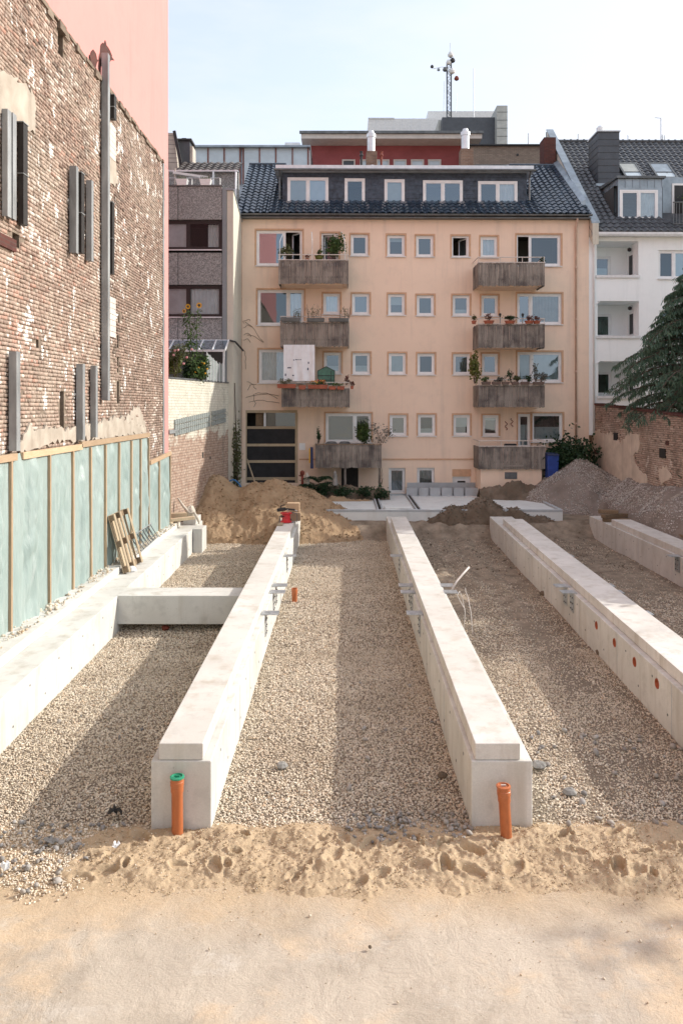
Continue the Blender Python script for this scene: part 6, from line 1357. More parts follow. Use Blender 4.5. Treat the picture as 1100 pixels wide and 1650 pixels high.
# ------------------------------------------------------------------ things left on the beams
t = thing('cable_reel', 'red plastic cable reel standing on the far end of the left beam', 'cable reel', (-2.05, 26.8, 1.0))
f = lambda a, b, c: (-2.03 + a, 26.7 + b, 1.0 + c)
m = MB(f); m.lathe((0, 0, .02), [(.20, 0), (.20, .03), (.15, .05), (.14, .26), (.15, .28), (.20, .30), (.20, .33), (0.01, .335)], 16); m.build('reel_drum', M['red'], t)
m = MB(f); m.tube([(.18, 0, .02), (.36, 0, .03), (.38, 0, .32), (.2, 0, .35)], .015, 7); m.tube([(-.22, -.05, .0), (-.22, -.05, .22), (-.14, -.05, .26)], .02, 7); m.build('reel_frame', M['zinc_dark'], t)
m = MB(f); m.tube([(.17 * math.cos(a / 3.0), .17 * math.sin(a / 3.0), .09 + .012 * a) for a in range(0, 14)], .022, 6); m.build('cable', M['black'], t)
t = thing('breaker_tool', 'black power tool lying across the red cable reel', 'power tool', (-2.1, 26.8, 1.36))
m = MB(f); m.bar((-.32, .1, .42), (-.02, .1, .46), .12, .11); m.build('tool_body', M['black'], t, bevel=.02); m = MB(f); m.bar((-.02, .1, .46), (.30, .1, .43), .07, .06); m.tube([(-.2, .1, .46), (-.18, .1, .58), (-.05, .1, .6)], .02, 6); m.build('tool_handle', M['black'], t)
m = MB(f); m.tube([(.05, 0, .47), (.05, -.02, .36)], .012, 6); m.tube([(.28, .1, .42), (.38, .1, .38)], .016, 6); m.build('chisel', M['steel'], t)
for i, (a, b, c, d, e, g, lab) in enumerate(((-.02, .55, .30, .42, .85, .60, 'upper pale timber block behind the red cable reel'), (.10, .35, .0, .46, .75, .29, 'lower pale timber block behind the red cable reel'), (-.24, -.75, .0, -.06, -.30, .05, 'flat wood offcut in front of the red cable reel'))):
    m = MB(f); m.box(a, b, c + .003, d, e, g); o = m.build('timber_block', M['wood_pallet'] if i == 2 else M['wood_new_y'], None, bevel=.008); props(o, lab, 'timber block', 'timber blocks by the cable reel')
for i, (a, b, lab) in enumerate((((9.38, 28.3, .87), (10.35, 28.15, .87), 'lowest squared timber on the far right beam end'), ((9.34, 28.15, 1.01), (10.3, 28.5, 1.01), 'middle squared timber on the far right beam end'), ((9.30, 28.55, 1.15), (9.95, 28.3, 1.15), 'topmost squared timber on the far right beam end'))):
    m = MB(); m.bar(a, b, .24, .13); o = m.build('squared_timber', M['wood_old'], None, bevel=.01); props(o, lab, 'timber', 'timbers stacked on the far right beam')
m = MB(); m.box(10.3, 20, 1.0, 10.42, 27.0, 1.06); o = m.build('plank', M['wood_old'], None); props(o, 'long grey plank on the gravel heap beside the far right beam', 'plank')

# ------------------------------------------------------------------ litter
def scrap(name, c, r, mat, label, seed, h=.06):
    rg = np.random.default_rng(seed); n = 8; V = [(c[0], c[1], c[2] + h)]; V += [(c[0] + r * math.cos(2 * math.pi * k / n) * rg.uniform(.6, 1.3), c[1] + r * math.sin(2 * math.pi * k / n) * rg.uniform(.5, 1.1), c[2] + rg.uniform(0, h * 1.3)) for k in range(n)]
    V += [(c[0] + r * .5 * math.cos(2 * math.pi * k / n + .3) * rg.uniform(.6, 1.3), c[1] + r * .5 * math.sin(2 * math.pi * k / n + .3), c[2] + rg.uniform(h * .3, h * 1.6)) for k in range(n)]
    F = [(0, 1 + n + k, 1 + n + (k + 1) % n) for k in range(n)] + [(1 + n + k, 1 + k, 1 + (k + 1) % n, 1 + n + (k + 1) % n) for k in range(n)]
    m = MB(); m.add(V, F); o = m.build(name, M[mat], None); props(o, label, 'litter')
def Gp(px, py, z=0.0): Y = FPX * (CZ - z) / (py - HY); return ((px - HX) * Y / FPX, Y, z)
scrap('plastic_scrap', Gp(184, 1316, .03), .10, 'black', 'crumpled black plastic scrap on the gravel left of the beam', 1, .09)
scrap('paper_scrap', Gp(188, 1368, .08), .055, 'white_plastic', 'small white crumpled scrap on the sand left of the green-lidded pipe', 2)
scrap('paper_scrap', Gp(10, 1400, .03), .06, 'white_metal', 'white crumpled scrap at the left photo edge', 3)
scrap('stone_lump', Gp(80, 1358, .03), .07, 'stone_grey', 'flat pale grey concrete crumb among the coarse stones', 4, .05)
def rock(px, py, r, mat, label, seed):
    rg = np.random.default_rng(seed); x, y, z = Gp(px, py, .02); m = MB(); n, k = 8, 5; V = []; F = []
    for i in range(k):
        th = math.pi * i / (k - 1)
        for j in range(n): q = rg.uniform(.75, 1.15); V.append((x + r * math.sin(th) * math.cos(6.283 * j / n) * q, y + r * math.sin(th) * math.sin(6.283 * j / n) * q, z + r * .35 + r * .6 * math.cos(th) * rg.uniform(.9, 1.1)))
    for i in range(k - 1):
        for j in range(n): F.append((i * n + j, (i + 1) * n + j, (i + 1) * n + (j + 1) % n, i * n + (j + 1) % n))
    m.add(V, F); o = m.build('stone', M[mat], None); props(o, label, 'stone')
rock(455, 1237, .085, 'stone_grey', 'large stone alone in the lit gravel of the middle bay', 1); rock(868, 1237, .10, 'stone_grey', 'large pale stone against the right side of the middle beam', 2)
rock(917, 1280, .09, 'stone_grey', 'large pale stone in the lit strip right of the middle beam', 3); rock(712, 1252, .07, 'soil', 'dark clod against the left side of the middle beam', 4)
rock(267, 1014, .10, 'rust', 'reddish brick lump on the gravel under the cross beam', 5); rock(876, 959, .13, 'soil', 'brown clod against the foot of the holed beam', 6); rock(968, 1054, .12, 'soil', 'second brown clod nearer along the holed beam', 7)
rock(45, 1437, .03, 'stone_grey', 'tiny dark stone on the smooth sand at lower left', 8); rock(596, 1527, .02, 'soil', 'tiny dark crumb on the smooth sand at lower centre', 9)

# ------------------------------------------------------------------ foliage
def foliage(c, rad, n, size, seed, clumps=14, droop=.2, aspect=1.7, shell=.0, tf=ident):
    rg = np.random.default_rng(seed); d = rg.normal(0, 1, (clumps, 3)); d /= np.linalg.norm(d, axis=1)[:, None]; d *= rg.uniform(shell, 1, (clumps, 1)) ** .5
    C = np.array(c) + d * np.array(rad) * .85; k = rg.integers(0, clumps, n); cr = rg.uniform(.25, .5, clumps)
    P = C[k] + rg.normal(0, 1, (n, 3)) * np.array(rad) * cr[k][:, None] * .55
    s = size * rg.uniform(.6, 1.35, n); ax = rg.normal(0, 1, (n, 3)); ax[:, 2] -= droop * 2; ax /= np.linalg.norm(ax, axis=1)[:, None]
    b = np.cross(ax, rg.normal(0, 1, (n, 3))); b /= np.linalg.norm(b, axis=1)[:, None] + 1e-9
    L = ax * s[:, None] * aspect / 2; B = b * s[:, None] / 2
    V = np.stack([P - L, P + B - L * .1, P + L, P - B - L * .1], 1).reshape(-1, 3); F = np.arange(4 * n).reshape(-1, 4)
    return V, F, C
def plant(name, label, cat, base, c, rad, n, size, mat, seed, stems=5, group=None, clumps=14, droop=.2, aspect=1.7, stem_r=.012, shell=0):
    t = thing(name, label, cat, base, group); V, F, C = foliage(c, rad, n, size, seed, clumps, droop, aspect, shell)
    link('foliage', np_mesh('foliage', V - np.array(base), F, M[mat]), t, base)
    if stems:
        m = MB(); rg = np.random.default_rng(seed + 1)
        for q in C[:stems]:
            b = Vector(base) + Vector((rg.normal(0, rad[0] * .12), rg.normal(0, rad[1] * .12), 0)); e = Vector(q); mid = b.lerp(e, .5) + Vector((rg.normal(0, .04), rg.normal(0, .04), rad[2] * .2)); m.tube([b, mid, e], [stem_r, stem_r * .8, stem_r * .4], 5)
        m.build('stems', M['bark'] if stem_r > .011 else M['dry_twig'], t)
    return t
def fpos(px, py, d): u, z = fpx(px, py, d); return FR(u, d, z)
def bplant(name, label, px, py, w, h, d, n, size, mat, seed, cat='plant', pot=None, group='plants on the balconies', **kw):   # px,py = bottom centre in the photo
    b = Vector(fpos(px, py, d)); s = (FY0 + d) / FPX; H = h * s; Wd = w * s
    t = plant(name, label, cat, tuple(b), (b.x, b.y, b.z + H * .55), (Wd / 2, min(Wd / 2, .3), H * .5), n, size, mat, seed, group=group, **kw)
    if pot:
        m = MB(); r_ = pot[1] * s / 2; hh = pot[2] * s; m.lathe((b.x, b.y, b.z - hh), [(r_ * .75, 0), (r_, hh * .9), (r_ * 1.08, hh * .9), (r_ * 1.08, hh), (r_ * .9, hh), (r_ * .85, hh * .8)], 14); m.build('pot', M[pot[0]], t)
    return t
D = -1.2
bplant('potted_shrub', 'sparse pale shrub at the left of the top left balcony', 462, 419, 26, 24, -1.0, 240, .07, 'leaf_olive', 1)
bplant('potted_tree', 'bushy green tree at the right of the top left balcony', 541, 419, 34, 40, -1.0, 900, .07, 'leaf', 2, clumps=22)
bplant('potted_plant', 'tiny plant in the middle of the top left balcony', 495, 417, 9, 7, D, 40, .05, 'leaf_red', 3, pot=('terracotta', 7, 3))
bplant('potted_plant', 'small leafy plant in a lime green pot on the top left balcony', 514, 412, 14, 10, D, 70, .06, 'leaf', 4, pot=('leaf_yellow', 14, 6))
for px, h, lab in ((451, 55, 'left'), (503, 58, 'middle'), (556, 58, 'right')):
    a = fpos(px, 419, -1.38); b = fpos(px - (0 if px != 556 else 1), 419 - h * .55, -1.38); c = fpos(px + (5 if px == 451 else -6 if px == 556 else -1), 419 - h * .78, -.9); m = MB(); m.tube([a, b, c], .016, 6); o = m.build('awning_rod', M['white_metal'], None); props(o, lab + ' white rod rising from the top left balcony', 'rod', 'white rods of the top left balcony')
# second left balcony: grey trough boxes with dry stalks
def trough(name, label, x0, x1, y0, y1, d, mat, group, tilt=0):
    a, zb = fpx(x0, y1, d); b, _ = fpx(x1, y1, d); _, zt = fpx((x0 + x1) / 2, y0, d); _, zb = fpx((x0 + x1) / 2, y1, d)
    t = thing(name, label, 'flower box', FR((a + b) / 2, d, zb), group); m = MB(FR); i = .025
    m.hexa([(a + i, d - .07, zb), (b - i, d - .07, zb), (b - i, d + .07, zb), (a + i, d + .07, zb), (a, d - .10, zt), (b, d - .10, zt), (b, d + .10, zt), (a, d + .10, zt)]); m.build('box', M[mat], t, bevel=.01)
    m = MB(FR); m.box(a + .03, d - .075, zt - .01, b - .03, d + .075, zt + .012); m.build('potting_soil', M['soil'], t); return t
g2 = 'grey flower boxes on the second left balcony'
trough('flower_box', 'left grey flower box on the second left balcony', 452, 484, 512, 518.2, -1.5, 'zinc_dark', g2); trough('flower_box', 'middle grey flower box on the second left balcony', 494, 523, 513, 518.4, -1.5, 'zinc_dark', g2); trough('flower_box', 'right grey flower box on the second left balcony', 529, 562, 513, 518.6, -1.5, 'zinc_dark', g2)
for px, w, h, s_, lab in ((479, 12, 19, 11, 'thin green stalks in the left grey flower box'), (507, 22, 24, 12, 'tall dry stalks in the middle grey flower box'), (555, 16, 20, 13, 'dry stalks in the right grey flower box')):
    b = Vector(fpos(px, 513, -1.5)); rg = np.random.default_rng(s_); t = thing('dry_stalks', lab, 'dry plant', tuple(b), 'stalks on the second left balcony'); m = MB()
    for k in range(12): x = rg.uniform(-w / 2, w / 2) * .028; m.tube([b + Vector((x, 0, 0)), b + Vector((x * 1.2 + rg.normal(0, .03), rg.normal(0, .03), rg.uniform(.3, 1) * h * .028))], .008, 4)
    m.build('stalks', M['dry_twig'], t); V, F, C = foliage((b.x, b.y, b.z + h * .012), (w * .013, .08, h * .013), 70, .04, s_); link('foliage', np_mesh('foliage', V - np.array(b), F, M['leaf_olive']), t, b)
# third left balcony: white sheet, folding greenhouse, terracotta boxes
sh = thing('white_sheet', 'white sheet with small dark marks hung beside the third left balcony window', 'sheet', fpos(482, 618, -1.42))
u0, zt = fpx(456.8, 555.5, -1.43); u1, zb = fpx(507, 614, -1.43); n, k = 40, 40; uu, zz = np.meshgrid(np.linspace(u0, u1, n), np.linspace(zb, zt, k))
def sheet_d(u, z): return -1.44 + .03 * fbm(u * 5, z * .6, 1, 3, 3) + .025 * np.sin(u * 14 + .6 * np.sin(z * 3)) * (.4 + .6 * (zt - z) / (zt - zb)) + .012 * fbm(u * 6, z * 6, 1, 2, 9)
dd = sheet_d(uu, zz); P = np.array([FR(a, b, c) for a, b, c in zip(uu.ravel(), dd.ravel(), zz.ravel())]); i = np.arange(k - 1)[:, None] * n + np.arange(n - 1)[None, :]
link('cloth', np_mesh('cloth', P - np.array(ABS[sh.name]), np.stack([i, i + 1, i + 1 + n, i + n], -1).reshape(-1, 4), M['sheet_white'], True), sh, ABS[sh.name])
for a, b, c, d in ((472.5, 579.3, 474.2, 581), (496, 583, 497.8, 586), (495, 592.5, 496.8, 596.5), (463.2, 591.7, 469, 593.4), (459, 602, 460.8, 606), (471, 604, 473.4, 606), (476, 578.6, 478, 580.1), (478.5, 578.8, 479.5, 580), (480.2, 578.6, 481.2, 580), (482, 578.9, 483.2, 580), (484, 578.7, 485.3, 580)):
    ua, za = fpx(a, b, -1.47); ub, zb_ = fpx(c, d, -1.47); dm = float(sheet_d(np.array([(ua + ub) / 2]), np.array([(za + zb_) / 2]))[0]) - .006
    m = MB(FR); m.box(ua, dm - .004, zb_, ub, dm, za); m.build('dark_mark', M['navy'], sh)
gh_ = thing('folding_greenhouse', 'small green film greenhouse standing on the third left balcony', 'greenhouse', fpos(525.5, 619, -1.0))
a, zb = fpx(512.5, 620, -1.0); b, zt = fpx(538.5, 598, -1.0); zp = fpx(525, 591, -1.0)[1]; mid = (a + b) / 2
prof = [(a, zb), (b, zb), (b + .02, zt), (mid, zp), (a - .02, zt)]; m = MB(FR); m.add([(u, -1.25, z) for u, z in prof] + [(u, -.75, z) for u, z in prof], [(0, 1, 2, 3, 4), (9, 8, 7, 6, 5)] + [(i, (i + 1) % 5, 5 + (i + 1) % 5, 5 + i) for i in range(5)]); m.build('film_cover', M['green_film'], gh_)
m = MB(FR)
for u, z in prof: m.tube([(u, -1.265, z), (u, -.74, z)], .012, 5)
for i in range(5): p, q = prof[i], prof[(i + 1) % 5]; m.tube([(p[0], -1.265, p[1]), (q[0], -1.265, q[1])], .014, 5)
for q in (.33, .66): m.tube([(a, -1.268, zb + (zt - zb) * q), (b, -1.268, zb + (zt - zb) * q)], .012, 5)
m.tube([(a + (b - a) * .8, -1.268, zb), (a + (b - a) * .8, -1.268, zt)], .012, 5); m.build('frame', M['black'], gh_)
g3 = 'terracotta flower boxes on the third left balcony'
for x0, x1, y0, y1, lab in ((446.5, 477, 619, 625.5, 'long terracotta box at the left end of the third left balcony'), (481, 493, 621, 627.5, 'short terracotta box below the white sheet'), (496, 528, 620, 626.5, 'long terracotta box of red and yellow flowers'), (529, 541.5, 622.5, 628, 'left one of two short terracotta boxes on the third left balcony'), (542.5, 555, 622.5, 628, 'right one of two short terracotta boxes on the third left balcony')): trough('flower_box', lab, x0, x1, y0, y1, -1.52, 'terracotta', g3)
bplant('pot_plant', 'trailing plant in a terracotta pot at the right corner of the third left balcony', 567, 622, 9, 8, -1.4, 50, .05, 'leaf_red', 21, pot=('terracotta', 5, 5))
bplant('box_plants', 'grey green plants in the long left terracotta box', 459, 619.5, 24, 9, -1.52, 160, .045, 'leaf_olive', 22)
bplant('box_plants', 'low green plants in the right terracotta boxes', 543, 622.5, 22, 6, -1.52, 110, .045, 'leaf', 23)
bplant('box_plants', 'green leaves under the red and yellow flowers', 513, 620, 30, 5, -1.52, 130, .045, 'leaf', 24)
bplant('blossoms', 'red and yellow blossoms over the long terracotta box', 515, 620, 28, 9, -1.54, 45, .065, 'petal_mix', 25, stems=3, stem_r=.006, cat='flowers')
bplant('dark_shrub', 'dark withered plant above the right end of the third left balcony', 558, 620, 11, 15, -1.3, 90, .05, 'leaf_red', 26)
# ground floor left balcony
bplant('bushy_plant', 'bushy green plant before the ground floor balcony window', 586, 716, 26, 34, -1.1, 700, .075, 'leaf', 31, clumps=20)
bplant('airy_shrub', 'airy pale shrub leaning out at the right of the ground floor balcony', 612, 714, 44, 34, -1.2, 260, .05, 'leaf_grey', 32, stems=10, stem_r=.012)
bplant('conical_shrub', 'small conical shrub at the left end of the ground floor balcony', 512.5, 716, 10, 24, -1.1, 240, .05, 'leaf_dark', 33)
for px, lab in ((534, 'left'), (555, 'right')):
    a = fpos(px, 716, -.9); t = thing('garden_chair', lab + ' grey chair back showing over the ground floor balcony', 'chair', (a[0], a[1], a[2] - .7), 'chairs on the ground floor balcony')
    f = lambda x, y, z, a=a: (a[0] + x, a[1] + y, a[2] + z)
    m = MB(f); m.tube([(-.24, 0, -.7), (-.24, 0, .05), (-.18, 0, .11), (0, 0, .125), (.18, 0, .11), (.24, 0, .05), (.24, 0, -.7)], .018, 7); m.build('frame', M['zinc_dark'], t); m = MB(f); m.box(-.22, -.01, -.3, .22, .01, .10); m.build('backrest', M['zinc_dark'], t); m = MB(f); m.box(-.23, -.42, -.32, .23, 0, -.28); m.build('seat', M['zinc_dark'], t)
    for x in (-.2, .2): m = MB(f); m.tube([(x, -.4, -.7), (x, -.4, -.3)], .016, 6); m.build('leg', M['zinc_dark'], t)
# right balconies
bplant('grill_lamp', 'small dark lantern on the rail of the top right balcony', 873, 423, 7, 8, -1.35, 40, .05, 'leaf_dark', 41, cat='lantern', stems=3)
g4 = 'plants on the second right balcony'
for px, w, h, mt, pw_, lab, s_ in ((763, 9, 9, 'leaf_olive', 8, 'small plant in a pot at the left end of the second right balcony', 42), (787, 20, 12, 'leaf_red', 17, 'reddish plant in a terracotta box on the second right balcony', 43), (821, 18, 9, 'leaf_dark', 17, 'round clipped green box plant on the second right balcony', 44), (852, 14, 11, 'leaf_red', 15, 'left reddish plant before the second right balcony window', 45), (864, 12, 9, 'leaf_red', 12, 'right reddish plant before the second right balcony window', 46)):
    bplant('potted_plant', lab, px, 517, w, h, -1.48 if px > 770 else -1.2, 260 if s_ == 44 else 120, .045, mt, s_, pot=('terracotta', pw_, 5), group=g4, clumps=20 if s_ == 44 else 10)
for px, lab in ((805, 'left'), (841.5, 'right')):
    a = fpos(px, 522, -1.42); t = thing('garden_torch', lab + ' slim dark garden torch on the second right balcony', 'torch', a, g4); m = MB(); m.tube([a, (a[0], a[1], a[2] + .30)], .012, 5); m.build('stake', M['zinc_dark'], t); m = MB(); m.lathe((a[0], a[1], a[2] + .30), [(.03, 0), (.06, .12), (.065, .14), (.02, .18)], 8); m.build('torch_head', M['black'], t)
g5 = 'plants on the third right balcony'
for x0, x1 in ((775, 790), (792, 806), (808, 820), (823, 835), (838, 852), (858, 876)): trough('flower_box', {775: 'first', 792: 'second', 808: 'third', 823: 'fourth', 838: 'fifth', 858: 'sixth'}[x0] + ' brown flower box from the left on the third right balcony', x0, x1, 615.5, 620, -1.50, 'brown_pot', 'brown flower boxes on the third right balcony')
bplant('climbing_vine', 'yellow green vine climbing at the left of the third right balcony', 765, 618, 20, 50, -1.2, 420, .085, 'leaf_yellow', 51, stems=8, group=g5, clumps=22)
for px, w, h, mt, n, lab, s_ in ((781, 16, 9, 'leaf', 130, 'small green plant beside the yellow green vine', 52), (803, 20, 9, 'leaf_grey', 150, 'grey leaved cushion in the second brown box', 53), (822, 14, 20, 'leaf_dark', 110, 'dark sapling standing over the third brown box', 54), (832, 14, 10, 'leaf_olive', 220, 'round mossy cushion in the fourth brown box', 55), (851, 16, 11, 'leaf_dark', 140, 'dark leafy plant in the fifth brown box', 56), (873, 24, 17, 'leaf_grey', 240, 'grey green bush at the right end of the third right balcony', 57), (862, 9, 45, 'leaf_grey', 130, 'tall thin climber before the third right balcony window', 58)): bplant('potted_plant', lab, px, 616.5, w, h, -1.46, n, .05, mt, s_, group=g5)
for k, (px, py, lab) in enumerate(((815, 686, 'left rusty iron ornament on the wall above the lowest right balcony'), (824, 681, 'right rusty iron ornament on the wall above the lowest right balcony'))):
    a = fpos(px, py, -.03); m = MB(); rg = np.random.default_rng(k); pts = [(a[0] + .06 * math.sin(i * 1.4 + k), a[1], a[2] - .2 + i * .05) for i in range(9)]; m.tube(pts, .018, 5); o = m.build('wall_ornament', M['rust'], None); props(o, lab, 'ornament')
m = MB(FR); a, zt = fpx(813, 715, -.9); b, zb = fpx(831, 720, -.9); m.box(a, -1.0, zb - .2, b, -.7, zt); o = m.build('balcony_chest', M['black'], None, bevel=.02); props(o, 'dark chest standing on the lowest right balcony', 'chest')

u_, z_ = tu + 1.2, zt0 + .45; b = FR(u_, .45, rz2(.45)); plant('terrace_plant', 'leafy green plant behind the railing of the right roof terrace', 'plant', b, (b[0], b[1], b[2] + .75), (.7, .3, .6), 500, .09, 'leaf', 59, clumps=16)
# dry vines on the render at the left
t = thing('dry_vine', 'dry leafless creeper tendrils on the peach wall by the left downpipe', 'creeper', fpos(395, 640, -.02)); rg = np.random.default_rng(6); m = MB()
for (x, y, dx, dy) in ((392, 520, 12, -3), (392, 528, 14, 0), (392, 540, 13, 2), (392, 548, 13, 5), (395, 518, 30, 34), (399, 540, 24, 12), (395, 565, 2, 30), (398, 615, 16, 14), (398, 628, 14, -8), (398, 640, 50, -2), (400, 648, 48, 2), (410, 634, 38, 9), (409, 655, 0, -20)):
    P = [fpos(x + dx * q + rg.normal(0, 1), y + dy * q - 4 * math.sin(q * 3.1) + rg.normal(0, .6), -.02) for q in np.linspace(0, 1, 7)]; m.tube(P, .009, 4)
m.build('tendrils', M['dry_twig'], t)
# ivy running up the corner
b = hit(380, 770, 33.3); t = plant('corner_ivy', 'dark ivy hanging down the corner beside the boarded gateway', 'ivy', (b[0], 33.2, .4), (b[0] + .05, 33.05, 2.6), (.22, .2, 2.1), 900, .07, 'leaf_olive', 61, stems=4, clumps=30)
m = MB(); a, z = hit(378, 615, 33); m.tube([(a, 33.0, 6), (a + .05, 33, 4.2), (a + .12, 33, 2.5), (a + .1, 33, .8)], [.02, .03, .04, .05], 6); o = m.build('ivy_stem', M['bark'], t)

# ------------------------------------------------------------------ yard in front of the house
bd = .95
def yard(px, py, Y): x, z = hit(px, py, Y); return (x, Y, z)
b = yard(915, 792, 35.0); t = plant('evergreen_bush', 'dense dark evergreen bush between blue bin and brick wall', 'bush', (b[0], 35.0, .8), (b[0] + .05, 34.9, 2.45), (1.1, .8, 1.45), 5200, .10, 'leaf_dark', 71, stems=8, clumps=46, stem_r=.03)
b = yard(930, 740, 35.2); 
t = thing('waste_bin', 'blue lidded waste bin at the corner of the lowest right balcony', 'waste bin', (9.35, 34.2, .9)); q = [hit(881, 734, 34.2), hit(899.5, 765, 34.2)]
m = MB(); x0, x1, zt, zb = q[0][0], q[1][0], q[0][1], q[1][1] - .25; m.hexa([(x0 + .04, 34.2, zb), (x1 - .04, 34.2, zb), (x1 - .04, 34.7, zb), (x0 + .04, 34.7, zb), (x0, 34.15, zt), (x1, 34.15, zt), (x1, 34.75, zt), (x0, 34.75, zt)]); m.build('bin_body', M['blue_bin'], t, bevel=.02)
m = MB(); m.hexa([(x0 - .02, 34.1, zt + .003), (x1 + .02, 34.1, zt + .003), (x1 + .02, 34.78, zt + .003), (x0 - .02, 34.78, zt + .003), (x0, 34.13, zt + .06), (x1, 34.13, zt + .06), (x1, 34.74, zt + .11), (x0, 34.74, zt + .11)]); m.build('bin_lid', M['navy'], t, bevel=.015)
for x in (x0 + .05, x1 - .05): m = MB(); m.tube([(x - .03, 34.72, zb + .02), (x + .03, 34.72, zb + .02)], .1, 12); m.build('wheel', M['black'], t)
def rubble(label, x0, x1, Y, ztop, n, seed, mat, cat='rubble'):
    def f(x, y): return ztop - .35 * np.abs(x - (x0 + x1) / 2) / (x1 - x0) * 2 * .7 - .9 * np.abs(y - Y) + .16 * fbm(x, y, 2.2, 4, seed) + .06 * fbm(x, y, 9, 3, seed + 2)
    o = height_obj('rubble_bank', x0, x1, Y - 1.2, Y + .8, .05, f, M[mat]); props(o, label, cat)
rubble('bank of dark rubble and soil at the foot of the lowest right balcony', 5.9, 9.4, 34.3, 1.65, 1, 5, 'soil')
rubble('dark planted soil bank under the ground floor balcony', -2.3, 2.0, 34.2, 1.55, 1, 9, 'soil', 'soil bank')
rubble('pale sand spilled on the slab below the ground floor balcony', -2.0, 1.4, 33.3, 1.12, 1, 12, 'sand_heap', 'sand')
for x, y, z, r_, s_, lab in ((-1.0, 33.7, 1.25, (.4, .35, .25), 1, 'left'), (0.0, 33.6, 1.3, (.5, .35, .25), 2, 'second'), (.8, 33.6, 1.3, (.5, .35, .28), 3, 'third'), (1.5, 33.7, 1.3, (.4, .35, .35), 4, 'right')):
    plant('ground_cover', {'left': 'leftmost', 'second': 'second from left', 'third': 'third from left', 'right': 'rightmost'}[lab] + ' patch of dark ground cover on the soil bank under the balcony', 'plant', (x, y, z - .3), (x, y, z), r_, 420, .06, 'leaf_dark', 80 + s_, stems=3, group='ground cover under the balcony', clumps=12)
# fern
def fern(label, base, n, L, seed, mat='leaf_dark'):
    t = thing('fern', label, 'fern', base, 'ferns by the ground floor balcony'); rg = np.random.default_rng(seed); m = MB(); V = []; F = []
    for k in range(n):
        a = 2 * math.pi * k / n + rg.normal(0, .2); l = L * rg.uniform(.7, 1.1); d = Vector((math.cos(a), math.sin(a) * .7, 0)); s = Vector((-d.y, d.x, 0)); pts = []
        for q in np.linspace(0, 1, 12): pts.append(Vector(base) + d * l * q * .8 + Vector((0, 0, l * (.95 * q - .85 * q * q) + .05)))
        m.tube(pts, [.012 * (1 - i / 13) for i in range(12)], 4)
        for i in range(1, 12):
            w = l * .20 * math.sin(math.pi * (i / 12) ** .7) + .02
            for sg in (-1, 1): n0 = len(V); p = pts[i]; V += [tuple(p), tuple(p + s * sg * w * .5 + d * .05 + Vector((0, 0, .01))), tuple(p + s * sg * w - Vector((0, 0, w * .35))), tuple(p + s * sg * w * .5 - d * .04)]; F.append((n0, n0 + 1, n0 + 2, n0 + 3))
    m.build('stalks', M['leaf_dark'], t); mm = MB(); mm.raw(V, F); mm.build('fronds', M[mat], t)
fern('larger dark green fern left of the ground floor balcony', (-1.3, 33.9, 1.25), 16, 1.35, 1); fern('smaller fern nearer the red standpipe', (-1.85, 33.7, 1.1), 12, .8, 2)
b = yard(513, 760, 34.0); fern('tall upright fern against the left balcony boards', (b[0], 34.1, 1.6), 10, 1.1, 3)
x, Y, z = yard(487, 790, 34.0); t = thing('standpipe', 'rust red iron standpipe right of the boarded gateway', 'standpipe', (x, Y, .9)); m = MB(); m.tube([(x, Y, .9), (x, Y, 2.05)], .055, 10); m.build('pipe', M['rust'], t, smooth=True); m = MB(); m.lathe((x, Y, 2.0), [(.08, 0), (.1, .05), (.1, .14), (.03, .2)], 10); m.tube([(x, Y, 1.95), (x - .14, Y - .05, 1.98)], .03, 7); m.build('tap_head', M['rust'], t)
sack('hanging_cloth', (x + .2, Y, 1.15), (.13, .1, .95), 5, 'cloth_cream', 'pale cloth draped beside the rust red standpipe', 'cloth')
a = yard(502.5, 755, 34.3); t = thing('folded_parasol', 'folded yellow and navy parasol leaning at the balcony left end', 'parasol', a); m = MB(); m.bar(a, (a[0] - .02, a[1], a[2] + .95), .13, .12, (0, 1, 0)); m.build('navy_cloth', M['navy'], t, bevel=.02); m = MB(); m.bar((a[0] - .10, a[1] - .05, a[2] + .25), (a[0] - .10, a[1] - .05, a[2] + .9), .05, .06, (0, 1, 0)); m.build('yellow_cloth', M['yellow'], t, bevel=.01)
a = yard(539.5, 778, 33.6); t = thing('garden_figurine', 'small pale garden figurine among the plants under the balcony', 'figurine', a); m = MB(); m.lathe(a, [(.11, 0), (.12, .08), (.08, .2), (.1, .28), (.06, .36), (.075, .43), (.03, .5), (0.01, .52)], 10); m.build('figure', M['stone_grey'], t, smooth=True); m = MB(); m.lathe((a[0], a[1], a[2] - .1), [(.13, 0), (.13, .1)], 10); m.build('base', M['stone_grey'], t)
m = MB(); a = yard(360, 785, 32.3); pts = [(a[0] + .85 * q, 32.3, 1.2 + .75 * math.sin(math.pi * (.15 + .75 * q))) for q in np.linspace(0, 1, 10)]; m.tube(pts, .03, 7); o = m.build('blue_hose', M['blue_hose'], None, smooth=True); props(o, 'arched blue hose end behind the sand heap', 'hose')
m = MB(); a = yard(398, 740, 34.5); c = yard(415, 790, 33.4); m.bar(a, c, .05, .05); o = m.build('leaning_batten', M['wood_pallet'], None); props(o, 'thin batten leaning before the boarded gateway', 'batten')
b = [BL[3]]; m = MB(FR); u0, u1 = fpx(550, 770, -.05)[0], fpx(577, 770, -.05)[0]; m.box(u0, -.05, .9, u1, -.02, 2.2); o = m.build('cellar_window', M['dark'], ob)  # flat panel; its near-black colour stands in for the dim cellar inside
for px in (850, 842): pass
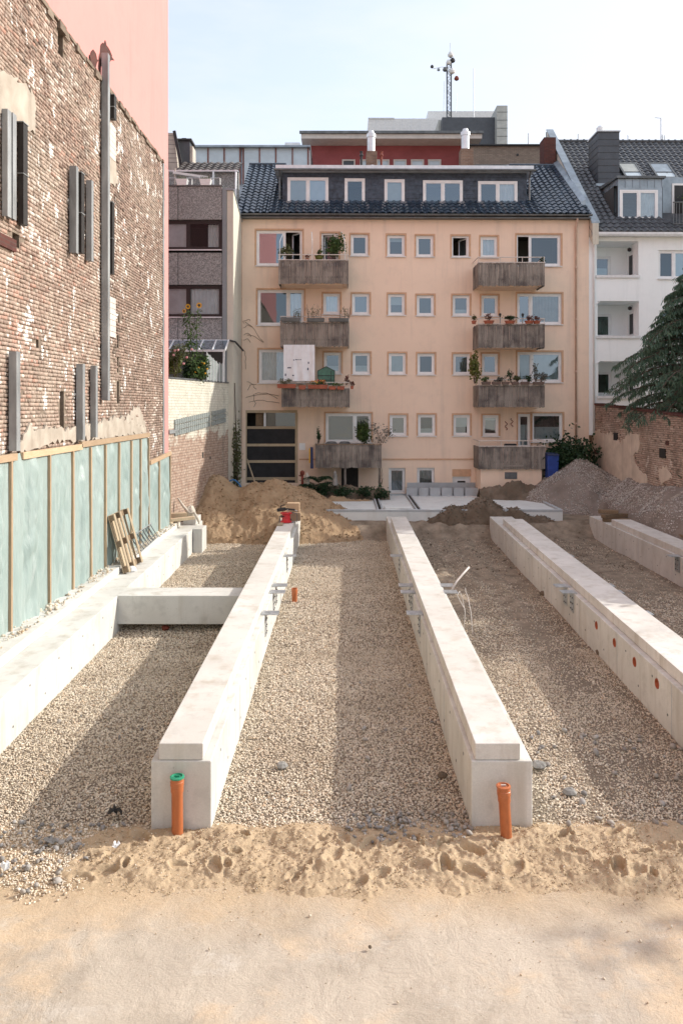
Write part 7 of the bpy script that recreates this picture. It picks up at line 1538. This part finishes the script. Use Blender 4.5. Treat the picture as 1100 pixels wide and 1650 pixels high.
# cables hanging at the right end of the ground floor balcony
t = thing('hanging_cables', 'loose dark cables hanging below the ground floor balcony right end', 'cables', fpos(613, 780, -1.3)); m = MB()
for k in range(3): m.tube([fpos(610 + 2 * k, 752, -1.35), fpos(612 + 2 * k, 765, -1.35), fpos(609 + k, 777, -1.35), fpos(613 + k, 781, -1.35), fpos(616, 770, -1.35)], .012, 5)
m.build('cable', M['dry_twig'], t)

# ------------------------------------------------------------------ plant terrace of the grey house
tz = 6.0
cn = thing('glass_canopy', 'sloping glass canopy over the plant terrace of the grey house', 'canopy', (-6.5, 32.6, tz))
yb_, yf = 33.0, 31.9; zb_ = hit(300, 549, yb_)[1]; zf = hit(300, 565, yf)[1]; xr_ = hit(369, 549, yb_)[0]
m = MB(); 
m.bar((-10, yf, zf), (xr_, yf, zf), .06, .09); m.bar((-10, yb_ - .1, zb_), (xr_, yb_ - .1, zb_), .05, .07)
for px in (371, 351, 330, 308, 283): x = hit(px, 549, yb_)[0] - .04; m.bar((x, yb_ - .1, zb_ + .02), (x, yf, zf + .02), .05, .06)
m.build('canopy_frame', M['white_metal'], cn)
m = MB(); m.quad((-10, yb_ - .1, zb_ + .03), (xr_, yb_ - .1, zb_ + .03), (xr_, yf, zf + .03), (-10, yf, zf + .03)); m.build('canopy_glass', M['glass'], cn)
m = MB(); m.quad((-10, yb_ - .3, zb_ - .12), (xr_, yb_ - .3, zb_ - .12), (xr_, yf + .25, zf + .0), (-10, yf + .25, zf + .0)); m.build('canopy_lining', M['plaster_cream'], cn)
m = MB(); m.box(xr_ - .08, yf, tz, xr_ - .02, yf + .06, zf); m.build('canopy_post', M['white_metal'], cn)
gf = thing('terrace_screen', 'slanting screen of ribbed glass panels at the terrace end', 'screen', (-5.3, 31.5, tz))
A2, B2 = Vector((hit(333, 600, 30.4)[0], 30.4)), Vector((hit(363, 600, 32.6)[0], 32.6))
for k in range(6):
    p, q = A2.lerp(B2, k / 6 + .012), A2.lerp(B2, (k + 1) / 6 - .012); zt1, zt2 = tz + 1.12 - .10 * k, tz + 1.12 - .10 * (k + 1)
    if k > 3: zt1, zt2 = tz + .78, tz + .76
    m = MB(); m.raw([(p.x, p.y, tz + .04), (q.x, q.y, tz + .04), (q.x, q.y, zt2), (p.x, p.y, zt1)], [(0, 1, 2, 3)]); s_ = m.build('screen_panel', M['block'], gf); sm = s_.modifiers.new('thick', 'SOLIDIFY'); sm.thickness = .02
    m = MB(); m.bar((p.x, p.y, tz), (p.x, p.y, zt1 + .03), .03, .03, (1, 0, 0)); m.build('screen_post', M['white_metal'], gf)
# sunflowers
x, z = hit(312, 600, 29.5); sf = thing('sunflower', 'tall sunflower plant with two open flower heads on the terrace', 'sunflower', (x, 29.4, tz)); rg = np.random.default_rng(91)
def ph(px, py, Y=29.4): a, c = hit(px, py, Y); return Vector((a, Y, c))
stems = [[ph(312, 608), ph(309, 560), ph(306, 520), ph(303, 496)], [ph(314, 608), ph(317, 560), ph(317, 520), ph(320, 494)], [ph(311, 608), ph(305, 560), ph(301, 525), ph(297, 504)]]
m = MB(); [m.tube(s_, [.022, .018, .014, .01], 6) for s_ in stems]; m.build('stems', M['leaf'], sf)
V = []; F = []
for k in range(430):
    s_ = stems[k % 3]; q = rg.uniform(.0, .95); seg = min(int(q * 3), 2); p = s_[seg].lerp(s_[seg + 1], q * 3 - seg); L = rg.uniform(.09, .19) * (1.15 - .5 * q); a = rg.uniform(0, 6.283); off = rg.uniform(.02, .36) * (1 - .6 * q); d = Vector((math.cos(a), math.sin(a), 0)); s2 = Vector((-d.y, d.x, 0)); o_ = p + d * off; n0 = len(V); dn = Vector((0, 0, -L * rg.uniform(.3, .9)))
    V += [tuple(o_), tuple(o_ + d * L * .4 + s2 * L * .33 + dn * .25), tuple(o_ + d * L * .75 + dn), tuple(o_ + d * L * .4 - s2 * L * .33 + dn * .25)]; F.append((n0, n0 + 1, n0 + 2, n0 + 3))
m = MB(); m.raw(V, F); m.build('leaves', M['leaf'], sf)
for (px, py, r_, fc) in ((303, 494, .10, .9), (321, 492, .11, .9), (297, 501, .075, .3)):
    c = ph(px, py, 29.3); V = []; F = []
    for k in range(18):
        a = 2 * math.pi * k / 18; w = .16; d0 = Vector((math.cos(a), -.15, math.sin(a))); 
        dl, dr_ = Vector((math.cos(a - w), -.1, math.sin(a - w))), Vector((math.cos(a + w), -.1, math.sin(a + w))); n0 = len(V); V += [tuple(c + dl * r_ * .45), tuple(c + dl * r_ * .8), tuple(c + d0 * r_ * 1.1), tuple(c + dr_ * r_ * .8), tuple(c + dr_ * r_ * .45)]; F.append(tuple(range(n0, n0 + 5)))
    m = MB(); m.raw(V, F); fl = m.build('petals', M['petal_yellow'], sf)
    V = [tuple(c + Vector((0, -.035, 0)))] + [tuple(c + Vector((math.cos(2 * math.pi * k / 12) * r_ * .5, -.01, math.sin(2 * math.pi * k / 12) * r_ * .5))) for k in range(12)]; m = MB(); m.raw(V, [(0, 1 + k, 1 + (k + 1) % 12) for k in range(12)]); m.build('seed_disc', M['bark'], fl)
def tplant(name, label, px, py, w, h, Y, n, size, mat, seed, **kw):
    x, z = hit(px, py, Y); s_ = Y / FPX; return plant(name, label, 'shrub', (x, Y, tz), (x, Y, tz + h * s_ * .5), (w * s_ / 2, w * s_ / 2 * .8, h * s_ * .5), n, size, mat, seed, group='shrubs on the plant terrace', **kw)
tplant('terrace_shrub', 'yellow green feathery shrub at the left of the plant terrace', 282, 608, 34, 48, 28.9, 1500, .05, 'leaf_yellow', 95, clumps=26)
tplant('terrace_shrub', 'green shrub with orange blossoms right of the sunflowers', 324, 608, 30, 42, 29.9, 1300, .05, 'leaf', 96, clumps=26)
tplant('terrace_shrub', 'dark shrub in the middle below the sunflowers', 306, 608, 28, 38, 29.9, 900, .06, 'leaf_dark', 97, clumps=20)
x, z = hit(282, 580, 28.5); plant('rose_bush', 'rose bush with pink blossoms behind the yellow green shrub', 'rose bush', (x, 28.6, tz), (x, 28.6, tz + .95), (.55, .3, .4), 500, .05, 'leaf_olive', 98, clumps=18)
V = []; F = []; m = MB(); rp_ = thing('rose_blossoms', 'pale pink rose blossoms above the terrace shrubs', 'flowers', (x, 28.4, tz + 1))
for px, py in ((282, 566), (287, 565), (280, 573), (301, 577), (309, 564), (296, 587)):
    c = ph(px, py, 28.4); m.lathe(tuple(c), [(.02, -.02), (.045, .0), (.05, .03), (.03, .06), (.005, .065)], 7)
m.build('blossom', M['petal_pink'], rp_)
m = MB(); ot = thing('orange_blossoms', 'orange blossoms dotted on the green terrace shrub', 'flowers', (-5.3, 29.3, tz + .5))
for px, py in ((320, 593), (329, 586), (326, 584), (334, 595), (315, 600), (331, 602)): c = ph(px, py, 29.3); m.lathe(tuple(c), [(.02, -.02), (.04, .0), (.04, .025), (.01, .045)], 7)
m.build('blossom', M['petal_yellow'], ot)

# ------------------------------------------------------------------ cedar behind the garden wall
TX, TY = 14.3, 30.6; ct = thing('cedar_tree', 'dark drooping cedar leaning over the right hand garden wall', 'tree', (TX, TY, 1.5)); rg = np.random.default_rng(77)
m = MB(); m.tube([(TX, TY, 1.0), (TX - .05, TY, 4), (TX + .05, TY, 7), (TX, TY, 10), (TX + .05, TY, 12.2)], [.26, .22, .16, .09, .02], 10); m.build('trunk', M['bark'], ct, smooth=True)
rad = lambda z: float(np.interp(z, [2.5, 4, 5.0, 6.3, 7.6, 9.0, 10.4, 11.8], [2.8, 3.4, 3.8, 3.7, 3.15, 2.1, 1.1, .3])); brn = MB(); V = []; F = []
def spray(p, s):
    for _ in range(3):
        n0 = len(V); d = Vector((rg.normal(0, .45), rg.normal(0, .45), -1)).normalized(); b = Vector((rg.normal(), rg.normal(), rg.normal() * .3)).normalized() * s * .14; L = s * rg.uniform(.6, 1.3); q = p + Vector((rg.normal(0, .03), rg.normal(0, .03), 0))
        V.extend([tuple(q - b * .4), tuple(q + b * .4), tuple(q + d * L * .6 + b), tuple(q + d * L)]); F.append((n0, n0 + 1, n0 + 2, n0 + 3))
for k in range(150):
    z = 4.5 + 7.5 * (k + rg.uniform()) / 150; a = k * 2.399 + rg.normal(0, .3); L = rad(z) * rg.uniform(.72, 1.08); d = Vector((math.cos(a), math.sin(a), 0)); s = Vector((-d.y, d.x, 0)); pts = []
    for q in np.linspace(0, 1, 9): pts.append(Vector((TX, TY, z)) + d * L * q + Vector((0, 0, L * (.22 * q - .36 * q * q * q))) + s * .15 * math.sin(q * 3 + k))
    brn.tube(pts, [.045 * (1 - i / 9.5) * (L / 3) + .006 for i in range(9)], 5)
    for j in range(18):
        q = .18 + .82 * (j + rg.uniform()) / 18; i = min(int(q * 8), 7); p = pts[i].lerp(pts[i + 1], q * 8 - i); sd = 1 if j % 2 else -1; l2 = (.95 * (1 - q) + .30) * rg.uniform(.7, 1.1) * (L / 3.4 + .15); dr2 = (s * sd * .8 + d * .55).normalized(); prev = p
        for w in np.linspace(.1, 1, 9):
            c = p + dr2 * l2 * w + Vector((0, 0, .10 * l2 * w - .42 * l2 * w * w)); spray(c, .15 + .10 * w)
        brn.tube([p, p + dr2 * l2 * .5 + Vector((0, 0, -.05 * l2)), p + dr2 * l2 + Vector((0, 0, -.32 * l2))], [.012, .009, .004], 4)
brn.build('branches', M['bark'], ct); link('crown', np_mesh('crown', np.array(V) - np.array(ABS[ct.name]), F, M['needle']), ct, ABS[ct.name])

# garden trees behind the wall, to the right of the picture; their shade falls across the right hand bays
def garden_tree(label, x, y, h, r, n, seed):
    t = thing('garden_tree', label, 'tree', (x, y, 0), 'garden trees behind the right hand wall'); m = MB(); m.tube([(x, y, 0), (x + .1, y, h * .3), (x, y + .1, h * .55), (x, y, h * .8)], [.2, .16, .1, .04], 8); m.build('trunk', M['bark'], t)
    V, F, C = foliage((x, y, h * .62), (r, r, h * .36), n, .22, seed, 44, .3, 1.6); V[:, 2] = np.minimum(V[:, 2], h)
    link('crown', np_mesh('crown', V - np.array([x, y, 0]), F, M['leaf_dark']), t, (x, y, 0))
    m = MB(); [m.tube([(x, y, h * .35), tuple(q)], [.06, .015], 5) for q in C[:14]]; m.build('limbs', M['bark'], t)
garden_tree('round garden tree behind the wall, farthest of the row', 13.3, 27.0, 6.9, 1.5, 2600, 201)
garden_tree('round garden tree behind the wall, second farthest of the row', 13.2, 24.4, 6.6, 1.4, 2400, 202)
garden_tree('round garden tree behind the wall, third of the row', 13.3, 21.8, 6.9, 1.5, 2600, 203)
garden_tree('round garden tree behind the wall, nearest of the row', 13.2, 19.2, 6.5, 1.4, 2400, 204)
garden_tree('tall garden tree farther right beyond the wall', 20.6, 12.7, 10.4, 1.5, 2600, 205)
